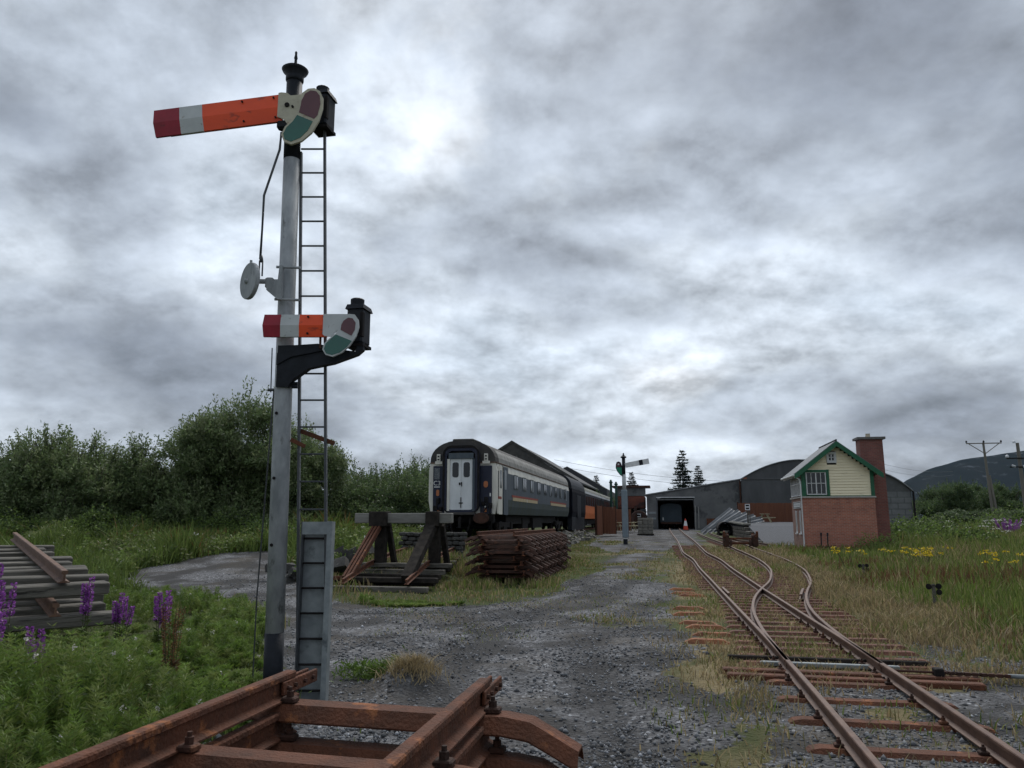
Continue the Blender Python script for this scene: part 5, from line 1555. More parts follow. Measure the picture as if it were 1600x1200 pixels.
def platform():
    """stone platform with a gravel ramp at its near end"""
    o = thing_st('stone_platform', 'low stone-faced platform with a gravel ramp beside the branch track', 'platform', 45.2, 4.95, 0.3)
    top = 0.98; w = 7.5
    GR = mat('platform_gravel', (0.085, 0.09, 0.10), (0.055, 0.058, 0.065), 9, 0.95, 0.4, 40)
    mb = MB(); prof = [(0.0, 0.0), (9.0, top), (34, top + 0.25), (34, -0.3), (0.0, -0.3)]
    vs = [(0.3, y, z) for y, z in prof] + [(w, y, z) for y, z in prof]
    mb.add(vs, [(0, 1, 2, 3, 4), (9, 8, 7, 6, 5), (0, 5, 6, 1), (1, 6, 7, 2), (2, 7, 8, 3), (3, 8, 9, 4), (4, 9, 5, 0)]); mb.build('deck', GR, o)
    # stone facing in courses
    bl = MB().bev((0, 0, 0), (0.30, 0.62, 0.22), 0.03).mesh('facing_stone', mat('buff_stone', (0.105, 0.095, 0.08), (0.065, 0.06, 0.053), 4, 0.95, 0.5, 30, c3=(0.16, 0.15, 0.125), s3=3, t3=0.6))
    cp = MB().bev((0, 0, 0), (0.5, 0.98, 0.13), 0.025).mesh('coping_stone', mat('coping', (0.18, 0.175, 0.155), (0.13, 0.125, 0.11), 4, 0.9, 0.3))
    for r_ in range(4):
        y = 2.2 * r_ + 1.5 + (0.3 if r_ % 2 else 0)
        while y < 33: link('facing_stone', bl, o, (0.15 + random.uniform(-0.02, 0.02), y, 0.08 + r_ * 0.235)); y += 0.66
    y = 9.3
    while y < 33.5: link('coping_stone', cp, o, (0.2, y, top + 0.09 + (y - 9) * 0.01)); y += 1.0
    f = board_fence('long red-brown board fence along the back of the stone platform', 73.5, 6.3, 1.42, 6.6, 1.75, R(5))
    # sign board on two posts
    x, y = W2(66, 6.4)
    sgn = thing('sign_board', 'small white notice board on a post on the stone platform', 'sign', (x, y, 1.4), -TH)
    MB().box((0, 0.04, 0.75), (0.12, 0.10, 1.5)).build('post', OLDWOOD, sgn); MB().box((0.16, 0.04, 0.6), (0.07, 0.08, 1.2)).build('post', OLDWOOD, sgn)
    bd = MB().box((0.0, -0.03, 1.3), (0.38, 0.04, 0.50)).build('board', WHITE, sgn)
    mb = MB(); mb.box((0, -0.055, 1.42), (0.26, 0.01, 0.13)); mb.box((0, -0.055, 1.19), (0.26, 0.01, 0.13)); mb.build('panel', BLACKD, bd)


platform()


def picnic(label, s, t, z, rz, m, tip=False):
    o = thing_st('picnic_table', label, 'picnic table', s, t, z, rz, 'picnic tables')
    mb = MB().bev((0, 0, 0), (1.7, 0.13, 0.04), 0.006).mesh('slat', m)
    for k in range(5): link('slat', mb, o, (0, (k - 2) * 0.15, 0.74))
    for sd in (-1, 1):
        for k in range(2): link('slat', mb, o, (0, sd * (0.62 + k * 0.15), 0.45))
    for q in (-0.6, 0.6):
        for sd in (-1, 1): MB().box((q, sd * 0.34, 0.36), (0.05, 0.09, 0.82), RX(sd * R(26))).build('leg', m, o)
        MB().box((q + 0.05, 0, 0.43), (0.04, 1.6, 0.09)).build('cross_bar', m, o)
    return o


YEL = mat('pale_yellow_timber', (0.42, 0.38, 0.25), (0.32, 0.29, 0.19), 5, 0.8)
picnic('pale timber picnic table beside the red-brown fence panels', 68.5, -3.6, 0.70, R(20), YEL)
picnic('pale timber picnic table on the gravel by the green posts', 71.5, -2.6, 0.72, R(-30), YEL)
picnic('pale timber picnic table on the stone platform before the long fence', 70, 8.2, 1.42, R(80), YEL)


def green_posts():
    g = mat('dark_green_post', (0.012, 0.050, 0.035), (0.010, 0.04, 0.03), 4, 0.5)
    for dt, h, lab in ((-5.9, 4.9, 'tall dark green post with round knob, farther from the water tower'), (-5.35, 4.7, 'tall dark green post with round knob, closer to the water tower')):
        o = thing_st('green_post', lab, 'post', 84, dt)
        MB().tube([(0, 0, 0), (0, 0, h)], 0.14, 12).build('shaft', g, o); MB().lathe([(0.2, 0), (0.2, 0.12), (0.1, 0.2), (0.12, 0.3), (0.03, 0.36)], 12, Matrix.Translation((0, 0, h))).build('knob', g, o)
        MB().box((0, 0, 0.15), (0.45, 0.45, 0.3)).build('foot', g, o)


green_posts()


def small_signal():
    s0, t0 = 45.9, -2.45
    o = thing_st('semaphore_signal', 'small blue-grey signal post with a white arm and black band', 'signal', s0, t0)
    MB().bev((0, 0, 1.75), (0.34, 0.30, 2.75), 0.03).build('post_box', mat('blue_grey_paint', (0.20, 0.24, 0.27), (0.16, 0.20, 0.23), 3, 0.6), o)
    MB().bev((0, 0, 0.35), (0.22, 0.22, 0.14), 0.02).build('white_collar', WHITE, o)
    MB().bev((0, 0, 0.10), (0.24, 0.24, 0.42), 0.02).build('post_base', BLACK, o)
    MB().tube([(0, 0, 3.12), (0, 0, 4.02)], 0.115, 14).build('post', GREYWHITE, o, smooth_=True)
    MB().tube([(0, 0, 4.02), (0, 0, 5.02)], 0.10, 14).build('post_top', BLACK, o, smooth_=True)
    MB().lathe([(0.16, 0), (0.18, 0.06), (0.10, 0.12), (0.04, 0.18), (0.05, 0.25), (0.01, 0.3)], 14, Matrix.Translation((0, 0, 5.0))).build('finial', BLACK, o)
    T = Matrix.Translation((0.06, -0.14, 4.55)) @ RY(R(-9))
    a = MB().slab([(0.04, -0.15), (1.44, -0.15), (1.44, 0.17), (0.04, 0.13)], -0.015, 0.015, T).build('arm', WHITE, o)
    MB().slab([(0.86, -0.152), (1.08, -0.152), (1.08, 0.164), (0.86, 0.160)], -0.02, 0.02, T).build('black_band', BLACK, a)
    sp = [(-0.02 + 0.30 * math.cos(R(q)) - 0.20, 0.02 + 0.42 * math.sin(R(q))) for q in range(0, 360, 24)]
    MB().slab([(-0.45, 0.15), (-0.40, 0.30), (-0.28, 0.34), (-0.16, 0.28), (-0.08, 0.05), (-0.06, -0.55), (-0.20, -0.48), (-0.38, -0.25), (-0.46, -0.05)], -0.17, -0.13, Matrix.Translation((0, 0, 4.45))).build('spectacle', BLACK, o)
    MB().slab([(-0.41, 0.16), (-0.37, 0.26), (-0.28, 0.28), (-0.20, 0.22), (-0.20, 0.02), (-0.40, 0.02)], -0.18, -0.12, Matrix.Translation((0, 0, 4.45))).build('red_lens', LENS_RED, o)
    MB().slab([(-0.42, -0.02), (-0.12, -0.02), (-0.10, -0.48), (-0.22, -0.40), (-0.36, -0.22)], -0.18, -0.12, Matrix.Translation((0, 0, 4.45))).build('green_lens', mat('bright_green_lens', (0.01, 0.20, 0.11), (0.01, 0.16, 0.09), 3, 0.3), o)
    MB().lathe([(0.05, 0), (0.05, 0.02)], 12, Matrix.Translation((-0.29, -0.18, 4.62)) @ RX(R(90))).build('lens_centre', WHITE, o)
    mb = MB(); mb.tube([(0.20, -0.1, 0.3), (0.20, -0.1, 3.2)], 0.015, 6); mb.build('pull_rod', STEEL, o)


small_signal()


def tin_pile():
    sh = corrugated(3.7, 0.52, 0.26, 0.05, 8).mesh('corrugated_sheet', TIN)
    base = (66.0, 2.95)
    labs = ['corrugated tin sheet in the leaning pile by the platform, topmost and steepest', 'corrugated tin sheet second from the top of the leaning pile', 'corrugated tin sheet in the middle of the leaning pile', 'corrugated tin sheet last but one in the leaning pile', 'corrugated tin sheet lying flattest at the bottom of the leaning pile']
    for k in range(5):
        x, y = W2(66.0 - 0.1 * k, 2.75 + k * 0.42)
        o = link('corrugated_sheet', sh, None, (x, y, gz(x, y) + 0.10 + 0.10 * k)); tag(o, labs[k], 'tin sheet', 'tin sheets leaning by the platform')
        az = R(56 + k * 2); el = R(32 - k * 5.0)
        d = Vector((math.sin(az + TH) * math.cos(el), math.cos(az + TH) * math.cos(el), math.sin(el)))
        up = Vector((-0.45, -1.0, 0.55)); xax = d.cross(up).normalized(); zax = xax.cross(d)
        o.matrix_world = Matrix.Translation(o.location) @ Matrix((( xax.x, d.x, zax.x, 0), (xax.y, d.y, zax.y, 0), (xax.z, d.z, zax.z, 0), (0, 0, 0, 1)))
    p = thing_st('culvert_pipe', 'dark wide pipe lying under the leaning tin sheets', 'pipe', 63.5, 4.4, None)
    mb = MB(); n = 24
    M = Matrix.Translation((0, 0, 0.52)) @ RX(R(-90))
    vs = []
    for z in (0, 3.0):
        for rr_ in (0.55, 0.48): vs += [(rr_ * math.cos(2 * math.pi * i / n), rr_ * math.sin(2 * math.pi * i / n), z) for i in range(n)]
    fs = []
    for i in range(n):
        j = (i + 1) % n; fs += [(i, j, 2 * n + j, 2 * n + i), (n + i, 3 * n + i, 3 * n + j, n + j), (i, n + i, n + j, j), (2 * n + i, 2 * n + j, 3 * n + j, 3 * n + i)]
    mb.add(vs, fs, M); mb.build('barrel', BLACKD, p)
    MB().box((0, 1.6, 0.08), (1.0, 2.6, 0.16)).build('cradle', DARKWOOD, p)


tin_pile()


def trolley():
    o = thing_st('rail_trolley', 'rusty rail trolley frame standing on the branch track', 'trolley', 40.9, 3.55)
    for sd in (-1, 1):
        MB().bev((sd * 0.70, 0.15, 0.42), (0.30, 0.55, 0.62), 0.05).build('end_bracket', RUST_DARK, o)
        mb = MB(); mb.tube([(sd * 0.78, -0.1, 0.6), (sd * 0.80, -0.15, 0.88)], [0.09, 0.06], 8); mb.tube([(sd * 0.62, 0.2, 0.6), (sd * 0.62, 0.2, 0.80)], [0.08, 0.05], 8); mb.build('lug', RUST, o)
        mb = MB(); mb.lathe([(0.26, -0.04), (0.24, 0.05), (0.08, 0.06)], 18, Matrix.Translation((sd * 0.47, 0.1, 0.27)) @ RY(R(90))); mb.build('wheel', RUST_DARK, o)
    for z in (0.52, 0.30): MB().bev((0, 0.05, z), (1.3, 0.09, 0.10), 0.015).build('cross_beam', RUST, o)
    MB().tube([(-0.47, 0.1, 0.27), (0.47, 0.1, 0.27)], 0.04, 8).build('axle', RUST_DARK, o)
    r = thing_st('loose_rail', 'loose rusty rail lying on sleepers past the trolley', 'rail', 46, 4.2)
    MB().sweep(RAIL_PROF, [(0.7, -4.5, 0.10), (0.1, 0, 0.12), (-0.9, 7.5, 0.14)]).build('rail', RAILTOP, r)
    mb = MB(); mb.box((0.05, 0.5, 0.05), (0.5, 0.2, 0.1)); mb.box((-0.6, 5.0, 0.05), (0.5, 0.2, 0.1)); mb.build('packing', DARKWOOD, r)
    b = thing_st('fallen_board', 'pale board lying on the ground before the ramp', 'board', 43.2, 5.0)
    MB().box((0, 0, 0.12), (0.9, 0.16, 0.05), RY(R(12)) @ RZ(R(-24))).build('plank', WHITE, b); MB().box((0.15, 0.1, 0.04), (0.3, 0.3, 0.1)).build('packing', DARKWOOD, b)


trolley()


def poles():
    WD = mat('pole_timber', (0.17, 0.155, 0.13), (0.12, 0.11, 0.095), 3, 0.9, stretch=(1, 1, 0.1))
    PORC = mat('insulator', (0.55, 0.57, 0.60), (0.45, 0.47, 0.5), 4, 0.3)
    x, y = 41.0, 62.0
    p = thing('power_pole', 'single timber power pole with white insulators on two arms', 'power pole', (x, y, 0.4), -TH)
    h = 7.4; MB().tube([(0.0, 0, -0.5), (-0.12, 0, h)], [0.17, 0.12], 12).build('pole', WD, p)
    for z, w in ((h - 1.25, 1.6), (h - 1.95, 1.25)):
        MB().box((-0.28, -0.14, z), (w, 0.08, 0.09)).build('cross_arm', BLACKD, p)
        for q in (-0.5, 0.5):
            mb = MB()
            if w > 1.5: mb.lathe([(0.10, 0), (0.14, 0.08), (0.10, 0.2), (0.04, 0.24)], 12, Matrix.Translation((-0.28 + q * (w - 0.1), -0.14, z + 0.05)))
            else:
                for k in range(4): mb.lathe([(0.05, 0), (0.11, 0.04), (0.05, 0.08)], 10, Matrix.Translation((-0.28 + q * (w * 0.5 + 0.12 * k), -0.2, z + 0.04 + 0.02 * k)) @ RY(R(90)))
            mb.build('insulator', PORC, p)
    MB().lathe([(0.13, 0), (0.10, 0.14), (0.02, 0.2)], 10, Matrix.Translation((-0.36, 0, h))).build('cap', PORC, p)
    x, y = 59.0, 95.0
    q_ = thing('power_pole', 'double timber power pole with braced crossbar rising behind the trees', 'power pole', (x, y, 0.5), -TH)
    h = 10.6
    MB().tube([(-0.25, 0, -0.5), (-0.55, 0, h)], [0.17, 0.13], 12).build('pole', WD, q_); MB().tube([(0.35, 0, -0.5), (-0.25, 0, h * 0.62)], [0.17, 0.14], 12).build('pole', WD, q_)
    MB().box((-0.55, -0.15, h - 0.1), (4.0, 0.12, 0.12)).build('cross_arm', WD, q_)
    mb = MB()
    for sd in (-1, 1): mb.tube([(-0.55 + sd * 1.7, -0.15, h - 0.15), (-0.5, -0.15, h - 1.4)], 0.05, 6)
    mb.build('brace', WD, q_)
    for d in (-1.95, 0, 1.95): MB().lathe([(0.10, 0), (0.12, 0.14), (0.04, 0.26)], 10, Matrix.Translation((-0.55 + d, -0.15, h))).build('insulator', BLACKD, q_)

    def wire(label, a, b, sag, r=0.022):
        pts = [Vector(a).lerp(Vector(b), k / 16) - Vector((0, 0, sag * 4 * (k / 16) * (1 - k / 16))) for k in range(17)]
        o = MB().tube(pts, r, 5).build('overhead_wire', STEEL); tag(o, label, 'wire', 'overhead wires')
    wire('upper overhead wire passing behind the signal and the conifers', (6.6, 120, 10.9), (36.5, 118, 7.3), 0.7)
    wire('lower overhead wire passing behind the signal and the conifers', (6.2, 120, 10.1), (36.5, 118, 6.5), 0.7)
    wire('upper overhead wire running from the chimney side towards the mountain', (55.0, 118, 10.6), (112, 196, 13.8), 0.8)
    wire('lower overhead wire running from the chimney side towards the mountain', (55.0, 118, 9.7), (112, 196, 12.9), 0.9)


poles()

# ------------------------------------------------------------------ plants
LEAF = attr_mat('foliage', 0.55, 0.42, 0.3)
GRASS = attr_mat('grass_blades', 0.6, 0.25, 0.2)
PETAL = attr_mat('petals', 0.6, 0.2, 0.2)
BARK = mat('bark', (0.06, 0.05, 0.04), (0.035, 0.03, 0.025), 6, 0.95, 0.4)


def shrub_mesh(name, rx, ry, h, n_twigs, per, leaf, cols, shoots=0, seed=1, flat=0.0, up=0.55):
    """crown: twigs spread over lumpy lobes, every twig set with leaves; shoots stand out of the top"""
    r = np.random.default_rng(seed)
    nl = 34
    lob = np.stack([r.uniform(-1, 1, nl) * rx * 0.72, r.uniform(-1, 1, nl) * ry * 0.72, np.zeros(nl)], 1)
    edge = 1 - (lob[:, 0] / rx) ** 2 * 0.75 - (lob[:, 1] / ry) ** 2 * 0.4
    lob[:, 2] = h * np.clip(edge, 0.3, 1) * r.uniform(0.06, 0.80, nl)
    lr = r.uniform(0.18, 0.34, nl) * min(rx, h) * 0.95
    k = r.integers(0, nl, n_twigs); d = r.normal(size=(n_twigs, 3)); d[:, 2] = np.abs(d[:, 2]) * 0.9 - 0.25; d /= np.linalg.norm(d, axis=1, keepdims=True)
    base = lob[k] + d * lr[k, None] * r.uniform(0.45, 1.0, (n_twigs, 1))
    base[:, 2] = np.maximum(base[:, 2], 0.15)
    dr = d + np.array([0, 0, up]) + r.normal(0, 0.25, (n_twigs, 3)); dr /= np.linalg.norm(dr, axis=1, keepdims=True)
    ln = r.uniform(0.35, 0.8, n_twigs) * (h / 6) ** 0.5
    if shoots:
        ks = r.integers(0, nl, shoots); bs = lob[ks] + np.stack([r.normal(0, 0.3, shoots) * rx * 0.3, r.normal(0, 0.3, shoots) * ry * 0.3, lr[ks] * 0.8], 1)
        ds = r.normal(0, 0.16, (shoots, 3)) + np.array([0, 0, 1]); ds /= np.linalg.norm(ds, axis=1, keepdims=True)
        sl = r.uniform(0.7, 1.5, shoots); twig = (bs, ds, sl)
        # long shoots carry leaves over their whole length: three stacked twigs each
        for q in range(3):
            base = np.concatenate([base, bs + ds * (sl * q / 3)[:, None]]); dr = np.concatenate([dr, ds]); ln = np.concatenate([ln, sl / 3])
    n = len(base); tt = np.tile(np.linspace(0.05, 1, per), (n, 1)) + r.normal(0, 0.04, (n, per))
    P = (base[:, None, :] + dr[:, None, :] * (ln[:, None] * tt)[..., None]).reshape(-1, 3)
    P += r.normal(0, 0.045, P.shape)
    D = np.repeat(dr, per, 0) * 0.7 + r.normal(0, 0.75, P.shape)
    c = np.array(cols)[r.integers(0, len(cols), n)]; c = np.repeat(c * r.uniform(0.72, 1.25, (n, 1)), per, 0) * r.uniform(0.85, 1.15, (len(P), 1))
    m = len(P); LN = r.uniform(0.7, 1.3, m) * leaf; LW = r.uniform(0.7, 1.2, m) * leaf * 0.42
    if shoots:
        P = np.concatenate([P, twig[0]]); D = np.concatenate([D, twig[1]]); LN = np.concatenate([LN, twig[2] * 1.02]); LW = np.concatenate([LW, np.full(shoots, 0.03)])
        c = np.concatenate([c, np.tile([(0.05, 0.045, 0.03)], (shoots, 1))])
    return leaf_mesh(name, P, D, LN, LW, c, LEAF)


WILLOW = [(0.120, 0.168, 0.066), (0.150, 0.195, 0.086), (0.095, 0.140, 0.055), (0.180, 0.215, 0.108)]
DARKGREEN = [(0.055, 0.092, 0.036), (0.072, 0.112, 0.044), (0.095, 0.134, 0.054)]
SH = [shrub_mesh('crown', 3.2, 2.6, 6.6, 5400, 12, 0.15, WILLOW, 90, 11),
      shrub_mesh('crown', 2.8, 2.4, 4.4, 4400, 11, 0.15, WILLOW, 300, 12),
      shrub_mesh('crown', 3.4, 2.6, 4.0, 4200, 10, 0.15, DARKGREEN + WILLOW[:1], 90, 13),
      shrub_mesh('crown', 3.6, 3.2, 7.0, 4200, 10, 0.24, DARKGREEN, 30, 14)]


def trunk_mesh(h, spread, seed):
    r = random.Random(seed); mb = MB()
    for k in range(5):
        a = k * 1.26 + r.uniform(-0.4, 0.4); e = spread * r.uniform(0.4, 0.9); hh = h * r.uniform(0.5, 0.78)
        mb.tube([(0.12 * math.cos(a), 0.12 * math.sin(a), -0.3), (e * 0.3 * math.cos(a), e * 0.3 * math.sin(a), hh * 0.45), (e * math.cos(a + 0.2), e * math.sin(a + 0.2), hh)], [0.13, 0.09, 0.03], 6)
    return mb.mesh('trunk', BARK)


TR = [trunk_mesh(6.0, 2.4, 1), trunk_mesh(4.2, 2.0, 2), trunk_mesh(3.8, 2.4, 3), trunk_mesh(6.6, 2.6, 4)]


def tree(name, label, x, y, k, sc, rz, group, cat='shrub', z=None):
    t = thing(name, label, cat, (x, y, (gz(x, y) if z is None else z) - 0.1), rz, group)
    t.scale = sc
    link('crown', SH[k], t); link('trunk', TR[k], t)
    return t


# willow scrub on the left: (x, y, mesh, scale, label)
SCRUB = [
    (-11.4, 33.5, 0, (0.95, 1, 1.06), 'tallest bushy willow standing straight behind the tall signal post'),
    (-13.9, 34.0, 0, (0.80, 1, 0.88), 'broad willow next to the tallest one, on the road side'),
    (-9.9, 34.5, 0, (0.60, 1, 0.86), 'narrow willow between the signal ladder and the buffer stop'),
    (-17.0, 32.5, 1, (0.95, 1, 0.92), 'rounded willow bush below the broad willow'),
    (-19.8, 33.0, 1, (1.0, 1, 1.0), 'willow bush with many bare upright shoots'),
    (-22.6, 34.0, 1, (1.1, 1, 0.84), 'low willow bush above the wooden sleeper stack'),
    (-25.8, 35.0, 1, (1.1, 1, 0.78), 'low willow bush at the end of the scrub line'),
    (-30.0, 37.0, 2, (1.3, 1, 0.95), 'dark spreading bush beyond the last willow'),
    (-6.4, 37.5, 2, (1.0, 1, 0.80), 'dark bush closing the gap right behind the narrow willow'),
    (-3.6, 38.5, 2, (0.8, 1, 0.78), 'low dark bush right behind the rubble heap'),
    (-4.2, 42.0, 2, (1.1, 1, 0.98), 'dark bush filling the gap behind the buffer stop'),
    (-7.4, 43.5, 2, (1.1, 1, 0.98), 'dark bush behind the narrow willow'),
    (-1.9, 47.5, 2, (0.9, 1, 1.08), 'dark bush close to the sleeping car side'),
    (-5.6, 52.0, 2, (1.1, 1, 1.18), 'dark bush farther back between buffer stop and sleeping car'),
    (-12.0, 38.0, 2, (1.0, 1, 1.15), 'dark bush hidden behind the two tall willows'),
    (-17.8, 38.0, 2, (1.3, 1, 0.80), 'dark bush behind the rounded willow'),
    (-22.0, 39.0, 2, (1.3, 1, 0.76), 'dark bush behind the shoot-topped willow'),
]
for i, (x, y, k, sc, lab) in enumerate(SCRUB):
    tree('willow_shrub' if k < 2 else 'dark_shrub', lab, x, y, k, sc, i * 1.3, 'scrub behind the road')

FAR = [
    (72, 128, 1.0, 0.98, 'dark bushy tree just behind the double power pole'), (80, 126, 1.05, 0.95, 'dark bushy tree between the two power poles'),
    (64, 130, 0.95, 0.66, 'low dark tree where the wood begins past the block shed'), (90, 128, 1.1, 0.9, 'dark tree behind the single power pole'),
    (57, 118, 0.9, 0.5, 'low green tree right beside the block shed corner'), (99, 132, 1.2, 0.95, 'dark tree farthest along the wood, away from the block shed'),
    (76, 140, 1.2, 1.02, 'tall dark tree at the back of the wood beyond the poles'), (86, 142, 1.2, 1.05, 'tall dark tree behind the gap of the power poles'),
    (68, 108, 0.9, 0.34, 'rounded bush low in front of the wood beyond the block shed'), (60, 92, 0.8, 0.30, 'pale round bush at the foot of the double pole'),
    (51, 88, 0.8, 0.28, 'small round bush past the block shed'), (108, 136, 1.2, 1.0, 'dark tree past the single power pole'),
    (32.5, 122, 0.8, 1.02, 'dark round treetop showing above the lean-to shed roof'), (11.5, 120, 0.9, 0.98, 'dark tree behind the orange coaches'), (14.5, 124, 0.8, 0.9, 'dark tree beside the green posts'),
    (8.6, 122, 0.8, 0.85, 'dark tree behind the roofs of the orange coaches'),
]
for i, (x, y, w, h, lab) in enumerate(FAR):
    tree('broadleaf_tree', lab, x, y, 3, (w * 1.15, w, h * (1.22 if x > 50 else 1.0)), i * 2.1, 'trees far behind the yard', 'tree')


def conifer_mesh(h, r0, n_w, seed):
    r = np.random.default_rng(seed); P = []; D = []; L_ = []; C = []
    for i in range(n_w):
        f = i / n_w; z = h * (0.06 + 0.94 * f); rad = r0 * (1 - f) ** 0.9 * r.uniform(0.72, 1.1) + 0.08
        for b in range(8 if f < 0.8 else 5):
            a = r.uniform(0, 6.283); L = rad * r.uniform(0.6, 1.1); n = int(8 + 26 * L)
            t = r.uniform(0.1, 1, n); droop = -0.28 * L * t + 0.22 * L * t * t
            p = np.stack([np.cos(a) * L * t, np.sin(a) * L * t, z + droop], 1) + r.normal(0, 0.05, (n, 3))
            d = np.stack([np.cos(a) + r.normal(0, 0.7, n), np.sin(a) + r.normal(0, 0.7, n), r.normal(-0.1, 0.35, n)], 1)
            P.append(p); D.append(d)
    P = np.concatenate(P); D = np.concatenate(D); n = len(P)
    c = pick([(0.018, 0.033, 0.022), (0.026, 0.042, 0.028), (0.013, 0.026, 0.018)], n)
    return leaf_mesh('crown', P, D, r.uniform(0.3, 0.6, n), r.uniform(0.09, 0.17, n), c, LEAF)


CON = conifer_mesh(13.0, 4.3, 26, 5)
CONT = MB().tube([(0, 0, -0.5), (0, 0, 12.6)], [0.25, 0.03], 8).mesh('trunk', BARK)
for x, y, s_, lab in ((29.0, 131, 1.0, 'tallest pointed conifer behind the engine shed'), (31.8, 132, 0.80, 'shorter conifer beside the tallest one behind the shed'),
                      (20.6, 133, 0.72, 'conifer tip showing above the water tower'), (14.6, 134, 0.68, 'conifer tip rising behind the orange coaches')):
    t = thing('conifer_tree', lab, 'tree', (x, y, 0.6), x, 'conifers behind the shed'); t.scale = (s_, s_, s_); link('crown', CON, t); link('trunk', CONT, t)


# ------------------------------------------------------------------ grass and weeds (uncountable)
def scatter(n, box, dens):
    """random points in an s-t box kept with probability dens(x, y, s, t)"""
    s = rng.uniform(box[0], box[1], n); t = rng.uniform(box[2], box[3], n); x = s * SN + t * CS; y = s * CS - t * SN
    k = rng.random(n) < dens(x, y, s, t)
    x, y = x[k], y[k]
    return np.stack([x, y, ground_z(x, y)], 1), s[k], t[k]


def on_screen(x, y, m=0.06):
    return (np.abs(x) < (y + 0.6) * (0.667 + m) * 1.0) & (y > 1.5)


LUSH = [(0.130, 0.178, 0.036), (0.158, 0.200, 0.050), (0.090, 0.132, 0.028), (0.19, 0.20, 0.068)]
STRAW = [(0.36, 0.285, 0.155), (0.30, 0.235, 0.125), (0.21, 0.16, 0.095), (0.17, 0.16, 0.065)]
RED = [(0.13, 0.065, 0.035), (0.16, 0.09, 0.045)]


